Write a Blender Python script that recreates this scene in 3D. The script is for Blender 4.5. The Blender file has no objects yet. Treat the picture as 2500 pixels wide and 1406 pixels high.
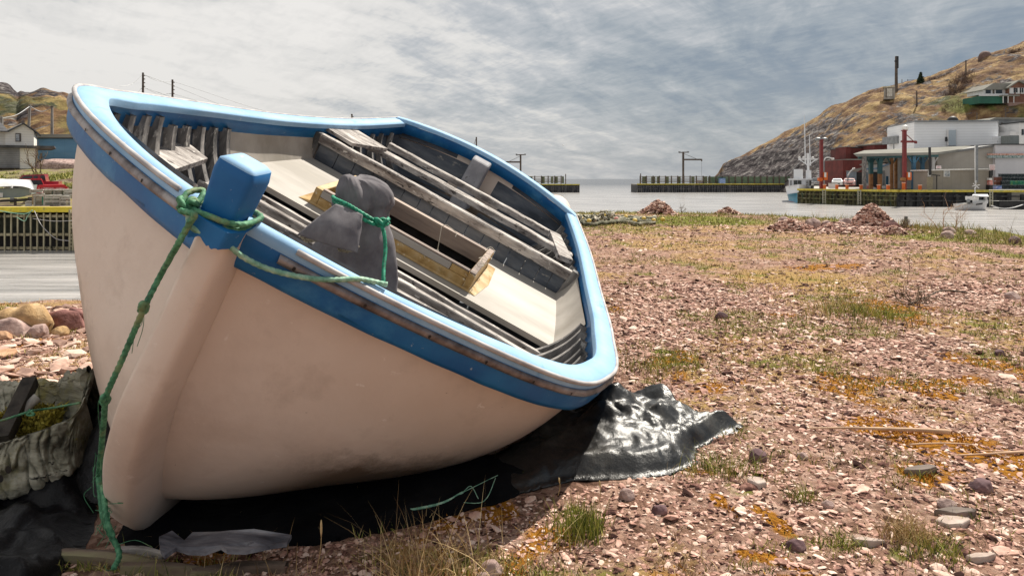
import bpy, math, random
import numpy as np
from mathutils import Matrix, Vector
R=math.radians
rng=np.random.default_rng(7)
random.seed(7)
scene=bpy.context.scene
COL=scene.collection
# ---------------------------------------------------------------- camera, sky, sun, exposure
H=1.15; F=1650.0; HV=437.0
cam=bpy.data.objects.new('camera',bpy.data.cameras.new('camera')); COL.objects.link(cam)
cam.location=(0,0,H); cam.rotation_euler=(R(90),0,0)
cam.data.sensor_width=36; cam.data.lens=F/2500*36; cam.data.shift_y=-(703-HV)/2500
cam.data.clip_start=.05; cam.data.clip_end=30000
scene.camera=cam
SUN=Vector((0.40,0.50,0.80)).normalized()
EXPO=0.56
world=bpy.data.worlds.new('World'); scene.world=world; world.use_nodes=True
def build_world():
    nt=world.node_tree; N=nt.nodes; K=nt.links; N.clear()
    out=N.new('ShaderNodeOutputWorld'); bg=N.new('ShaderNodeBackground'); bg.inputs[1].default_value=0.088
    sky=N.new('ShaderNodeTexSky'); sky.sky_type='NISHITA'; sky.sun_disc=False
    sky.sun_elevation=math.asin(SUN.z); sky.sun_rotation=math.atan2(SUN.x,SUN.y)
    sky.dust_density=1.5; sky.air_density=1.0; sky.ozone_density=1.5
    tc=N.new('ShaderNodeTexCoord'); sp=N.new('ShaderNodeSeparateXYZ'); K.new(tc.outputs['Generated'],sp.inputs[0])
    def M(op,a,b=None,c=None,clamp=False):
        m=N.new('ShaderNodeMath'); m.operation=op; m.use_clamp=clamp
        for i,x in enumerate((a,b,c)):
            if x is None: continue
            if isinstance(x,(int,float)): m.inputs[i].default_value=x
            else: K.new(x,m.inputs[i])
        return m.outputs[0]
    z=M('MAXIMUM',sp.outputs[2],0.0); zz=M('ADD',z,0.16)
    px=M('DIVIDE',sp.outputs[0],zz); py=M('DIVIDE',sp.outputs[1],zz)
    cb=N.new('ShaderNodeCombineXYZ'); K.new(px,cb.inputs[0]); K.new(py,cb.inputs[1])
    def noise(rot,sc,scale,det,rough,dist):
        mp=N.new('ShaderNodeMapping'); mp.vector_type='TEXTURE'; mp.inputs['Rotation'].default_value=(0,0,R(rot)); mp.inputs['Scale'].default_value=tuple(1/q for q in sc)
        K.new(cb.outputs[0],mp.inputs[0])
        n=N.new('ShaderNodeTexNoise'); n.inputs['Scale'].default_value=scale; n.inputs['Detail'].default_value=det
        n.inputs['Roughness'].default_value=rough; n.inputs['Distortion'].default_value=dist; K.new(mp.outputs[0],n.inputs[0]); return n.outputs[0]
    big=noise(20,(1,1,1),.55,3,.5,.3)
    mid=noise(60,(1,2.2,1),1.4,6,.6,.8)
    fin=noise(52,(1,1.35,1),4.6,7,.6,.4)
    ripple=noise(-50,(1,2.4,1),11,4,.55,.6)
    # thin bright veil to the left, darker broken cloud to the right
    left=M('MULTIPLY_ADD',px,-0.21,0.54)
    f=M('MULTIPLY_ADD',big,.9,left); f=M('MULTIPLY_ADD',mid,.85,f)
    f=M('MULTIPLY_ADD',fin,.55,f); f=M('MULTIPLY_ADD',ripple,.25,f); f=M('SUBTRACT',f,1.16,)
    rmp=N.new('ShaderNodeValToRGB'); K.new(f,rmp.inputs[0]); cr=rmp.color_ramp
    cr.elements[0].position=.0; cr.elements[0].color=(1.25,1.75,2.35,1)
    cr.elements[1].position=1.; cr.elements[1].color=(6.9,6.65,6.3,1)
    for p,c in ((.22,(1.8,2.2,2.65,1)),(.42,(2.8,3.1,3.35,1)),(.62,(4.2,4.3,4.4,1)),(.78,(5.9,5.75,5.5,1))):
        e=cr.elements.new(p); e.color=c
    # cloud colour above is a radiance; keep some of the physical sky in it
    mx=N.new('ShaderNodeMix'); mx.data_type='RGBA'; mx.inputs[0].default_value=.93
    K.new(sky.outputs[0],mx.inputs[6]); K.new(rmp.outputs[0],mx.inputs[7])
    # haze bank near the horizon
    hz=M('MULTIPLY',z,-11.0); hz=M('EXPONENT',hz); hz=M('MULTIPLY',hz,.62)
    mh=N.new('ShaderNodeMix'); mh.data_type='RGBA'; K.new(hz,mh.inputs[0]); K.new(mx.outputs[2],mh.inputs[6]); mh.inputs[7].default_value=(3.75,3.8,3.85,1)
    K.new(mh.outputs[2],bg.inputs[0]); K.new(bg.outputs[0],out.inputs[0])
build_world()
sun=bpy.data.objects.new('sun',bpy.data.lights.new('sun','SUN')); COL.objects.link(sun)
sun.data.energy=5.0; sun.data.angle=R(0.6); sun.data.color=(1,.93,.82)
sun.rotation_euler=SUN.to_track_quat('Z','Y').to_euler()
scene.view_settings.view_transform='Standard'; scene.view_settings.look='None'
scene.view_settings.exposure=EXPO; scene.view_settings.gamma=1
scene.render.engine='CYCLES'
scene.cycles.max_bounces=6

# ---------------------------------------------------------------- helpers
def W(u,v,Y): return np.array([(u-1250)/F*Y,Y,H-(v-HV)/F*Y])
def G(u,v,z=0.0): Y=(H-z)*F/(v-HV); return np.array([(u-1250)/F*Y,Y,z])
def X_(u,Y): return (u-1250)/F*Y
def Z_(v,Y): return H-(v-HV)/F*Y

MATS={}
def mat(name,cols,scale=5,detail=5,rough=.7,stretch=(1,1,1),bump=.0,bscale=None,bstretch=None,spec=.5,metal=0,island=0,
        lo=.35,hi=.65,dist=0,rot=(0,0,0),stain=None,coat=0,bdist=.01,sub=None,wave=None,trans=0,bdetail=6,crack=None):
    """procedural principled material: noise over a colour ramp, optional random tint per loose piece, bump, stains"""
    if name in MATS: return MATS[name]
    m=bpy.data.materials.new(name); m.use_nodes=True; nt=m.node_tree; N=nt.nodes; K=nt.links
    b=N['Principled BSDF']; b.inputs['Roughness'].default_value=rough; b.inputs['Metallic'].default_value=metal
    b.inputs['Specular IOR Level'].default_value=spec; b.inputs['Coat Weight'].default_value=coat
    if trans: b.inputs['Transmission Weight'].default_value=trans
    tc=N.new('ShaderNodeTexCoord'); mp=N.new('ShaderNodeMapping'); mp.inputs['Scale'].default_value=stretch; mp.inputs['Rotation'].default_value=rot
    K.new(tc.outputs['Object'],mp.inputs[0])
    n=N.new('ShaderNodeTexNoise'); n.inputs['Scale'].default_value=scale; n.inputs['Detail'].default_value=detail; n.inputs['Distortion'].default_value=dist
    n.inputs['Roughness'].default_value=.6
    K.new(mp.outputs[0],n.inputs[0]); fac=n.outputs[0]
    if island:
        g=N.new('ShaderNodeNewGeometry'); mm=N.new('ShaderNodeMath'); mm.operation='MULTIPLY_ADD'; mm.inputs[1].default_value=island
        K.new(g.outputs['Random Per Island'],mm.inputs[0]); 
        m2=N.new('ShaderNodeMath'); m2.operation='SUBTRACT'; K.new(fac,m2.inputs[0]); m2.inputs[1].default_value=island*.5
        K.new(m2.outputs[0],mm.inputs[2]); fac=mm.outputs[0]
    r=N.new('ShaderNodeValToRGB'); K.new(fac,r.inputs[0]); cr=r.color_ramp
    k=len(cols)
    for i,c in enumerate(cols):
        p=lo+(hi-lo)*(i/(k-1) if k>1 else 0)
        e=cr.elements[i] if i<2 else cr.elements.new(p)
        e.position=p; e.color=(*c,1)
    col=r.outputs[0]
    if stain:   # list of (colour, noise scale, lo, hi, stretch)
        for (sc,ss,sl,sh,sst) in stain:
            mp2=N.new('ShaderNodeMapping'); mp2.inputs['Scale'].default_value=sst; mp2.inputs['Location'].default_value=(ss*.37,ss*.11,2.3); K.new(tc.outputs['Object'],mp2.inputs[0])
            n2=N.new('ShaderNodeTexNoise'); n2.inputs['Scale'].default_value=ss; n2.inputs['Detail'].default_value=8; n2.inputs['Roughness'].default_value=.65; K.new(mp2.outputs[0],n2.inputs[0])
            mr=N.new('ShaderNodeMapRange'); mr.inputs[1].default_value=sl; mr.inputs[2].default_value=sh; K.new(n2.outputs[0],mr.inputs[0])
            mx=N.new('ShaderNodeMix'); mx.data_type='RGBA'; K.new(mr.outputs[0],mx.inputs[0]); K.new(col,mx.inputs[6]); mx.inputs[7].default_value=(*sc,1); col=mx.outputs[2]
    h=None
    if bump:
        mp3=N.new('ShaderNodeMapping'); mp3.inputs['Scale'].default_value=bstretch or stretch; mp3.inputs['Rotation'].default_value=rot; K.new(tc.outputs['Object'],mp3.inputs[0])
        n3=N.new('ShaderNodeTexNoise'); n3.inputs['Scale'].default_value=bscale or scale*3; n3.inputs['Detail'].default_value=bdetail; n3.inputs['Roughness'].default_value=.65; K.new(mp3.outputs[0],n3.inputs[0])
        h=n3.outputs[0]
        bp=N.new('ShaderNodeBump'); bp.inputs['Strength'].default_value=bump; bp.inputs['Distance'].default_value=bdist; K.new(h,bp.inputs['Height']); K.new(bp.outputs[0],b.inputs['Normal'])
        last=bp
    if wave:    # (direction axis, spacing in m, line width share, darkening) : board joints / siding laps
        ax,spc,wd,dk=wave
        s=N.new('ShaderNodeSeparateXYZ'); K.new(tc.outputs['Object'],s.inputs[0])
        d=N.new('ShaderNodeMath'); d.operation='DIVIDE'; K.new(s.outputs[ax],d.inputs[0]); d.inputs[1].default_value=spc
        fr=N.new('ShaderNodeMath'); fr.operation='FRACT'; K.new(d.outputs[0],fr.inputs[0])
        lt=N.new('ShaderNodeMath'); lt.operation='LESS_THAN'; K.new(fr.outputs[0],lt.inputs[0]); lt.inputs[1].default_value=wd
        mu=N.new('ShaderNodeMath'); mu.operation='MULTIPLY'; K.new(lt.outputs[0],mu.inputs[0]); mu.inputs[1].default_value=dk
        mx=N.new('ShaderNodeMix'); mx.data_type='RGBA'; K.new(mu.outputs[0],mx.inputs[0]); K.new(col,mx.inputs[6]); mx.inputs[7].default_value=(.02,.02,.02,1); col=mx.outputs[2]
    K.new(col,b.inputs['Base Color'])
    MATS[name]=m; return m

def tag(o,label=None,cat=None,group=None,kind=None):
    if label: o['label']=label
    if cat: o['category']=cat
    if group: o['group']=group
    if kind: o['kind']=kind
    return o
def mesh(name,V,Fc,m,parent=None,smooth=False,mi=None):
    me=bpy.data.meshes.new(name); V=np.asarray(V,dtype=np.float64)
    me.from_pydata(V.tolist(),[],[tuple(int(i) for i in f) for f in Fc])
    me.materials.append(m) if not isinstance(m,(list,tuple)) else [me.materials.append(x) for x in m]
    if mi is not None: me.polygons.foreach_set('material_index',np.asarray(mi,dtype=np.int32))
    if smooth: me.polygons.foreach_set('use_smooth',np.ones(len(me.polygons),dtype=bool))
    me.update(); o=bpy.data.objects.new(name,me); COL.objects.link(o)
    if parent: o.parent=parent
    return o
def fastmesh(name,V,Fa,m,smooth=False,attrs=None):
    """V (n,3), Fa (k,m) array of equal-sized polygons"""
    me=bpy.data.meshes.new(name); V=np.ascontiguousarray(V,dtype=np.float32); Fa=np.ascontiguousarray(Fa,dtype=np.int32)
    me.vertices.add(len(V)); me.vertices.foreach_set('co',V.ravel())
    me.loops.add(Fa.size); me.loops.foreach_set('vertex_index',Fa.ravel())
    me.polygons.add(len(Fa)); me.polygons.foreach_set('loop_start',np.arange(len(Fa),dtype=np.int32)*Fa.shape[1])
    me.polygons.foreach_set('loop_total',np.full(len(Fa),Fa.shape[1],dtype=np.int32))
    me.polygons.foreach_set('use_smooth',np.full(len(Fa),smooth))
    me.update(calc_edges=True)
    if attrs:
        for k,a in attrs.items():
            at=me.attributes.new(k,'FLOAT','POINT'); at.data.foreach_set('value',np.ascontiguousarray(a,dtype=np.float32))
    me.materials.append(m); me.validate()
    o=bpy.data.objects.new(name,me); COL.objects.link(o); return o
def empty(name,loc,label=None,cat=None,group=None,rot=None,kind=None):
    o=bpy.data.objects.new(name,None); o.empty_display_size=.2; COL.objects.link(o); o.location=loc
    if rot is not None: o.rotation_euler=rot
    return tag(o,label,cat,group,kind)
class MB:
    """collects pieces of ONE mesh"""
    def __init__(s): s.V=[]; s.F=[]; s.n=0
    def add(s,V,Fc):
        V=np.asarray(V,float); s.V.append(V); s.F+= [tuple(i+s.n for i in f) for f in Fc]; s.n+=len(V); return s
    def box(s,x0,x1,y0,y1,z0,z1,bev=0):
        V=[(x,y,z) for x in (x0,x1) for y in (y0,y1) for z in (z0,z1)]
        return s.add(V,[(0,1,3,2),(4,6,7,5),(0,4,5,1),(2,3,7,6),(0,2,6,4),(1,5,7,3)])
    def bar(s,a,b,w,h,up=(0,0,1)):
        a=np.array(a,float); b=np.array(b,float); d=b-a; d/=np.linalg.norm(d)+1e-9; up=np.array(up,float)
        if abs(d@up)>.98: up=np.array([0,1.,0])
        x=np.cross(d,up); x/=np.linalg.norm(x); y=np.cross(x,d)
        V=[p+i*x*w/2+j*y*h/2 for p in (a,b) for i,j in ((-1,-1),(1,-1),(1,1),(-1,1))]
        return s.add(V,[(0,3,2,1),(4,5,6,7)]+[(i,(i+1)%4,(i+1)%4+4,i+4) for i in range(4)])
    def tube(s,P,r,n=8,cap=True,lobes=0,twist=0):
        P=np.asarray(P,float); m=len(P); r=np.full(m,r) if np.isscalar(r) else np.asarray(r,float)
        T=np.gradient(P,axis=0); T/=np.linalg.norm(T,axis=1)[:,None]+1e-12
        u=np.cross(T[0],[0,0,1.]); 
        if np.linalg.norm(u)<.1: u=np.cross(T[0],[0,1.,0])
        u/=np.linalg.norm(u); V=[]; L=0
        for i in range(m):
            u=u-T[i]*(u@T[i]); u/=np.linalg.norm(u)+1e-12; w=np.cross(T[i],u)
            if i: L+=np.linalg.norm(P[i]-P[i-1])
            th=np.arange(n)*2*np.pi/n; rr=r[i]
            if lobes: rr=r[i]*(.74+.3*np.abs(np.cos(lobes/2*(th-twist*L))))
            V.append(P[i]+(np.cos(th)*rr)[:,None]*u+(np.sin(th)*rr)[:,None]*w)
        Fc=[(i*n+j,i*n+(j+1)%n,(i+1)*n+(j+1)%n,(i+1)*n+j) for i in range(m-1) for j in range(n)]
        if cap: Fc+=[tuple(range(n))[::-1],tuple((m-1)*n+j for j in range(n))]
        return s.add(np.concatenate(V),Fc)
    def grid(s,P,flip=False):
        P=np.asarray(P,float); a,b=P.shape[:2]
        Fc=[(i*b+j,(i+1)*b+j,(i+1)*b+j+1,i*b+j+1) for i in range(a-1) for j in range(b-1)]
        if flip: Fc=[f[::-1] for f in Fc]
        return s.add(P.reshape(-1,3),Fc)
    def prism(s,poly,z0,z1):
        n=len(poly); V=[(x,y,z0) for x,y in poly]+[(x,y,z1) for x,y in poly]
        return s.add(V,[tuple(range(n))[::-1],tuple(range(n,2*n))]+[(i,(i+1)%n,(i+1)%n+n,i+n) for i in range(n)])
    def build(s,name,m,parent=None,smooth=False,bevel=0):
        o=mesh(name,np.concatenate(s.V),s.F,m,parent,smooth)
        if bevel:
            b=o.modifiers.new('bevel','BEVEL'); b.width=bevel; b.segments=2; b.limit_method='ANGLE'
        return o
def crv(P,n=60):
    P=np.asarray(P,float); t=np.linspace(0,len(P)-1,n); i=np.clip(t.astype(int),0,len(P)-2); f=(t-i)[:,None]
    Q=np.concatenate([[2*P[0]-P[1]],P,[2*P[-1]-P[-2]]]); a,b,c,d=Q[i],Q[i+1],Q[i+2],Q[i+3]
    return .5*((2*b)+(-a+c)*f+(2*a-5*b+4*c-d)*f**2+(-a+3*b-3*c+d)*f**3)
# numpy value noise
_T=np.random.default_rng(3).random((256,256))
def vnoise(x,y):
    xi=np.floor(x).astype(int); yi=np.floor(y).astype(int); fx=x-xi; fy=y-yi; fx=fx*fx*(3-2*fx); fy=fy*fy*(3-2*fy)
    a=_T[xi&255,yi&255]; b=_T[(xi+1)&255,yi&255]; c=_T[xi&255,(yi+1)&255]; d=_T[(xi+1)&255,(yi+1)&255]
    return (a*(1-fx)+b*fx)*(1-fy)+(c*(1-fx)+d*fx)*fy
def fbm(x,y,o=4,g=.5):
    x=np.asarray(x,float); y=np.asarray(y,float); s=0; a=1; t=0
    for k in range(o): s=s+a*vnoise(x*2**k+17.3*k,y*2**k+5.7*k); t+=a; a*=g
    return s/t
def tri(x): return np.abs(2*(x-np.floor(x+.5)))
def facets(X,Y,f,seed,n=9):
    """sharp folds: lower envelope of tilted planes around scattered points"""
    r=np.random.default_rng(seed); h=np.zeros(X.shape); a=1.; t=0
    for k in range(3):
        xs=X*f+(fbm(X*2+seed,Y*2,2)-.5)*.5; ys=Y*f+(fbm(X*2,Y*2+seed,2)-.5)*.5; xi=np.floor(xs); yi=np.floor(ys); d1=np.full(X.shape,9.); d2=d1.copy()
        for i in (-1,0,1):
            for j in (-1,0,1):
                cx=xi+i; cy=yi+j; q=_T[(cx.astype(int)*7+seed+k*31)&255,(cy.astype(int)*13+k*17)&255]; q2=_T[(cx.astype(int)*11+k)&255,(cy.astype(int)*5+seed)&255]; d=np.hypot(cx+q-xs,cy+q2-ys); m=d<d1; d2=np.where(m,d1,np.minimum(d2,d)); d1=np.where(m,d,d1)
        h=h+a*np.clip(d2-d1,0,1); t+=a; a*=.42; f*=2.1
    return h/t
def crumple(X,Y,f,seed,o=5):
    r=np.random.default_rng(seed); h=0; a=1; t=0
    for k in range(o):
        th=r.random()*3.14+k*1.1; wx=(fbm(X*f*.6+seed+k*7,Y*f*.6,2)-.5)*1.6; u=(X*math.cos(th)+Y*math.sin(th))*f+wx; v=(-X*math.sin(th)+Y*math.cos(th))*f*.6+wx*.7+r.random(); h=h+a*(tri(u+r.random())*.6+tri(v)*.4); t+=a; a*=.58; f*=1.75
    return h/t
def ss(a,b,x): t=np.clip((np.asarray(x,float)-a)/(b-a),0,1); return t*t*(3-2*t)
# ---------------------------------------------------------------- the setting: ground, water, hills
ZW=-2.4
SHORE=np.array([(-60,6.4),(-6,6.2),(-3.2,6.3),(-1.5,8.5),(-.8,14),(.2,19.5),(1.6,22.6),(5,23.2),(8.6,22.6),(9.6,19),(10.1,16.5),(10.4,14.8),(9.9,13.2),(9.3,12),(9.6,10),(11,6),(13,-2),(14,-40),(-60,-40)])
def sdist(x,y):
    """signed distance to the shoreline polygon, positive on land"""
    P=SHORE; d=np.full(x.shape,1e9); ins=np.zeros(x.shape,bool)
    for i in range(len(P)):
        a=P[i]; b=P[(i+1)%len(P)]; e=b-a; t=np.clip(((x-a[0])*e[0]+(y-a[1])*e[1])/(e@e),0,1)
        d=np.minimum(d,np.hypot(x-a[0]-t*e[0],y-a[1]-t*e[1]))
        c=((a[1]>y)!=(b[1]>y))&(x<(b[0]-a[0])*(y-a[1])/(b[1]-a[1]+1e-12)+a[0]); ins^=c
    return np.where(ins,d,-d)
def gz(x,y,fine=True):
    x=np.asarray(x,float); y=np.asarray(y,float)
    d=sdist(x,y)+ (fbm(x*.7,y*.7,3)-.5)*1.2
    z=np.where(d>0,-.02*np.exp(-d*1.5),-3.2*ss(0,5.5,-d)-.02)
    z=z+(fbm(x*.35+9,y*.35,3)-.5)*.10*ss(3,9,y)+(fbm(x*1.7,y*1.7,3)-.5)*.05
    z=z-.07*np.exp(-((x+1.1)**2+(y-2.5)**2)/1.2)
    if fine: z=z+(fbm(x*14,y*14,3)-.5)*.022*np.exp(-np.maximum(y,0)/14)
    return z
PATCH=[]  # (u,v,ru,rv,kind,strength) written as ground ellipses in metres
def patch(u,v,ru,rv,k,s):
    a=G(u,v); Y1=H*F/(v-rv-HV) if v-rv>HV+8 else a[1]*1.6; Y0=H*F/(v+rv-HV)
    PATCH.append((a[0],(Y0+Y1)/2,ru/F*a[1],(Y1-Y0)/2,k,s))
for p in [(1650,540,330,14,'g',.9),(1500,560,140,14,'g',.55),(2350,585,160,22,'g',.8),(2480,620,60,16,'g',.7),(2200,575,120,12,'g',.5),
          (1590,875,110,38,'g',.85),(1640,930,90,30,'d',.8),(1770,1120,70,50,'g',.6),(1700,1010,110,25,'d',.6),(2110,755,150,26,'g',1.),(1960,690,260,34,'d',.75),
          (1700,600,260,16,'d',.6),(1560,640,120,14,'g',.35),(1740,775,50,12,'g',.5),(2060,930,240,20,'d',.35),(2330,1370,150,36,'g',.6),(1420,1270,60,40,'g',.8),(1050,1370,170,40,'d',.8),
          (1350,1370,230,36,'g',.5),(1930,1215,60,18,'g',.6),(330,1395,230,22,'g',.7),(2060,1310,160,24,'g',.45),(2450,1330,90,30,'d',.5),(1830,1370,100,22,'g',.35),(100,860,120,14,'g',.2),
          (2390,1115,190,62,'m',1.2),(2300,1060,110,16,'m',.8),(2050,965,90,14,'m',.7),(2010,1270,60,24,'m',.9),(1850,1240,40,12,'m',.8),(1930,1340,70,22,'m',.8),(1890,1395,90,14,'m',.9),(1830,1185,60,14,'m',.5),
          (2140,740,150,20,'m',.5),(2030,655,130,10,'m',.5),(1780,950,50,9,'m',.4),(900,1395,200,16,'g',.3)]: patch(*p)
def masks(x,y):
    wx=x+(fbm(x*1.3,y*1.3,4)-.5)*1.0; wy=y+(fbm(x*1.3+40,y*1.3,4)-.5)*1.0
    g=np.zeros(x.shape); dd=g.copy(); m=g.copy()
    for (cx,cy,rx,ry,k,s) in PATCH:
        e=s*(1-ss(.45,1.25,np.hypot((wx-cx)/rx,(wy-cy)/ry)))
        if k=='g': g=np.maximum(g,e)
        elif k=='d': dd=np.maximum(dd,e)
        else: m=np.maximum(m,e)
    br=fbm(x*2.6+3,y*2.6,4); g2=.6*ss(.52,.72,br)*ss(1.5,4,y); d2=.52*ss(.47,.68,fbm(x*1.1+70,y*1.1+9,5))
    m2=.55*ss(.63,.75,fbm(x*2.1+30,y*2.1+90,4))*(1-ss(5,9,y))
    shadowy=0
    dsh=sdist(x,y); rim=ss(2.2,.3,dsh+(fbm(x*1.5,y*1.5,3)-.5))*.75*ss(9,14,y)
    return np.clip(np.maximum(np.maximum(g,g2),rim),0,1),np.clip(np.maximum(dd,d2),0,1),np.clip(np.maximum(m,m2),0,1)
def ground():
    a=np.linspace(-4.4,4.4,560); b=np.linspace(-2.9,4.25,520)
    X=1.4*np.sinh(a); Y=2.2+1.4*np.sinh(b); XX,YY=np.meshgrid(X,Y,indexing='ij')
    ZZ=gz(XX,YY); g,dd,m=masks(XX,YY)
    n,k=XX.shape; I=np.arange(n*k).reshape(n,k)
    Fa=np.stack([I[:-1,:-1],I[1:,:-1],I[1:,1:],I[:-1,1:]],-1).reshape(-1,4)
    mt=bpy.data.materials.new('gravel_ground'); mt.use_nodes=True; nt=mt.node_tree; N=nt.nodes; K=nt.links; bs=N['Principled BSDF']; bs.inputs['Roughness'].default_value=.95; bs.inputs['Specular IOR Level'].default_value=.08
    tc=N.new('ShaderNodeTexCoord')
    def vor(s,out='Color',st=(1,1,1)):
        mp=N.new('ShaderNodeMapping'); mp.inputs['Scale'].default_value=st; K.new(tc.outputs['Object'],mp.inputs[0])
        v=N.new('ShaderNodeTexVoronoi'); v.inputs['Scale'].default_value=s; K.new(mp.outputs[0],v.inputs[0]); return v
    def noi(s,d=6):
        v=N.new('ShaderNodeTexNoise'); v.inputs['Scale'].default_value=s; v.inputs['Detail'].default_value=d; v.inputs['Roughness'].default_value=.65; K.new(tc.outputs['Object'],v.inputs[0]); return v
    def ramp(f,cs):
        r=N.new('ShaderNodeValToRGB'); K.new(f,r.inputs[0]); c=r.color_ramp
        for i,(p,q) in enumerate(cs):
            e=c.elements[i] if i<2 else c.elements.new(p); e.position=p; e.color=(*q,1)
        return r.outputs[0]
    def mix(f,a,b):
        x=N.new('ShaderNodeMix'); x.data_type='RGBA'
        if isinstance(f,float): x.inputs[0].default_value=f
        else: K.new(f,x.inputs[0])
        K.new(a,x.inputs[6]); K.new(b,x.inputs[7]); return x.outputs[2]
    v1=vor(34); s1=N.new('ShaderNodeSeparateColor'); K.new(v1.outputs['Color'],s1.inputs[0])
    v2=vor(13); s2=N.new('ShaderNodeSeparateColor'); K.new(v2.outputs['Color'],s2.inputs[0])
    st=[(0,(.045,.022,.018)),(.25,(.21,.11,.085)),(.6,(.43,.26,.20)),(.85,(.57,.37,.295)),(1,(.68,.50,.41))]
    c1=ramp(s1.outputs[0],st); c2=ramp(s2.outputs[1],st)
    soil=ramp(noi(6).outputs[0],[(.3,(.16,.085,.05)),(.7,(.44,.28,.18))])
    nb=ramp(noi(2.2).outputs[0],[(.4,(0,0,0)),(.6,(1,1,1))])
    col=mix(nb,c1,c2); col=mix(.3,col,soil)
    def att(nm):
        t=N.new('ShaderNodeAttribute'); t.attribute_name=nm; return t.outputs['Fac']
    def thr(f,sc,lo,hi):
        a=N.new('ShaderNodeMath'); a.operation='MULTIPLY_ADD'; K.new(noi(sc,8).outputs[0],a.inputs[0]); a.inputs[1].default_value=1.6; a.inputs[2].default_value=-.8
        b=N.new('ShaderNodeMath'); b.operation='ADD'; K.new(a.outputs[0],b.inputs[0]); K.new(f,b.inputs[1])
        m=N.new('ShaderNodeMapRange'); K.new(b.outputs[0],m.inputs[0]); m.inputs[1].default_value=lo; m.inputs[2].default_value=hi; return m.outputs[0]
    straw=ramp(noi(60).outputs[0],[(.3,(.24,.14,.045)),(.7,(.60,.41,.16))])
    grs=ramp(noi(45).outputs[0],[(.3,(.07,.09,.015)),(.55,(.21,.22,.04)),(.75,(.38,.33,.10))])
    mos=ramp(noi(40).outputs[0],[(.3,(.20,.07,.01)),(.7,(.52,.24,.03))])
    col=mix(thr(att('dry'),16,.25,.75),col,straw); col=mix(thr(att('grass'),14,.35,.8),col,grs); col=mix(thr(att('moss'),9,.22,.5),col,mos)
    K.new(col,bs.inputs['Base Color'])
    bp=N.new('ShaderNodeBump'); bp.inputs['Strength'].default_value=.9; bp.inputs['Distance'].default_value=.03
    ad=N.new('ShaderNodeMath'); ad.operation='ADD'; K.new(v1.outputs['Distance'],ad.inputs[0]); K.new(v2.outputs['Distance'],ad.inputs[1])
    iv=N.new('ShaderNodeMath'); iv.operation='MULTIPLY_ADD'; K.new(ad.outputs[0],iv.inputs[0]); iv.inputs[1].default_value=-.7; K.new(noi(90).outputs[0],iv.inputs[2])
    K.new(iv.outputs[0],bp.inputs['Height']); K.new(bp.outputs[0],bs.inputs['Normal'])
    o=fastmesh('ground',np.stack([XX,YY,ZZ],-1).reshape(-1,3),Fa,mt,True,dict(grass=g.ravel(),dry=dd.ravel(),moss=m.ravel()))
    tag(o,'pink gravel waste ground with yellow grass and orange moss reaching the water','ground',kind='structure')
ground()
def water():
    m=bpy.data.materials.new('harbour_water'); m.use_nodes=True; nt=m.node_tree; N=nt.nodes; K=nt.links; b=N['Principled BSDF']
    b.inputs['Roughness'].default_value=.22; b.inputs['IOR'].default_value=1.33
    b.inputs['Specular IOR Level'].default_value=.9
    tc=N.new('ShaderNodeTexCoord')
    def nz(sc,st,d=6):
        mp=N.new('ShaderNodeMapping'); mp.inputs['Scale'].default_value=st; K.new(tc.outputs['Object'],mp.inputs[0])
        n=N.new('ShaderNodeTexNoise'); n.inputs['Scale'].default_value=sc; n.inputs['Detail'].default_value=d; n.inputs['Roughness'].default_value=.6; n.inputs['Distortion'].default_value=.4; K.new(mp.outputs[0],n.inputs[0]); return n.outputs[0]
    a=nz(2.3,(.6,1.5,1)); c=nz(.25,(.35,1,1),3)
    ad=N.new('ShaderNodeMath'); ad.operation='MULTIPLY_ADD'; K.new(c,ad.inputs[0]); ad.inputs[1].default_value=1.5; K.new(a,ad.inputs[2])
    bp=N.new('ShaderNodeBump'); bp.inputs['Strength'].default_value=.42; bp.inputs['Distance'].default_value=.12
    K.new(ad.outputs[0],bp.inputs['Height']); K.new(bp.outputs[0],b.inputs['Normal'])
    # sun glint painted into pale harbour colour, rippled open sea darkened beyond the breakwaters
    sp=N.new('ShaderNodeSeparateXYZ'); K.new(tc.outputs['Object'],sp.inputs[0]); mr=N.new('ShaderNodeMapRange'); K.new(sp.outputs[1],mr.inputs[0]); mr.inputs[1].default_value=120; mr.inputs[2].default_value=420
    r2=N.new('ShaderNodeMapRange'); K.new(nz(.6,(.25,2.2,1),6),r2.inputs[0]); r2.inputs[1].default_value=.35; r2.inputs[2].default_value=.65
    m1=N.new('ShaderNodeMix'); m1.data_type='RGBA'; K.new(r2.outputs[0],m1.inputs[0]); m1.inputs[6].default_value=(.20,.195,.19,1); m1.inputs[7].default_value=(.48,.455,.44,1)
    m2=N.new('ShaderNodeMix'); m2.data_type='RGBA'; K.new(mr.outputs[0],m2.inputs[0]); K.new(m1.outputs[2],m2.inputs[6]); m2.inputs[7].default_value=(.06,.06,.065,1); K.new(m2.outputs[2],b.inputs['Base Color'])
    o=mesh('water',[(-9000,-60,ZW),(9000,-60,ZW),(9000,14000,ZW),(-9000,14000,ZW)],[(0,1,2,3)],m)
    tag(o,'calm silvery grey harbour water opening to the sea','water',kind='structure')
water()

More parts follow.
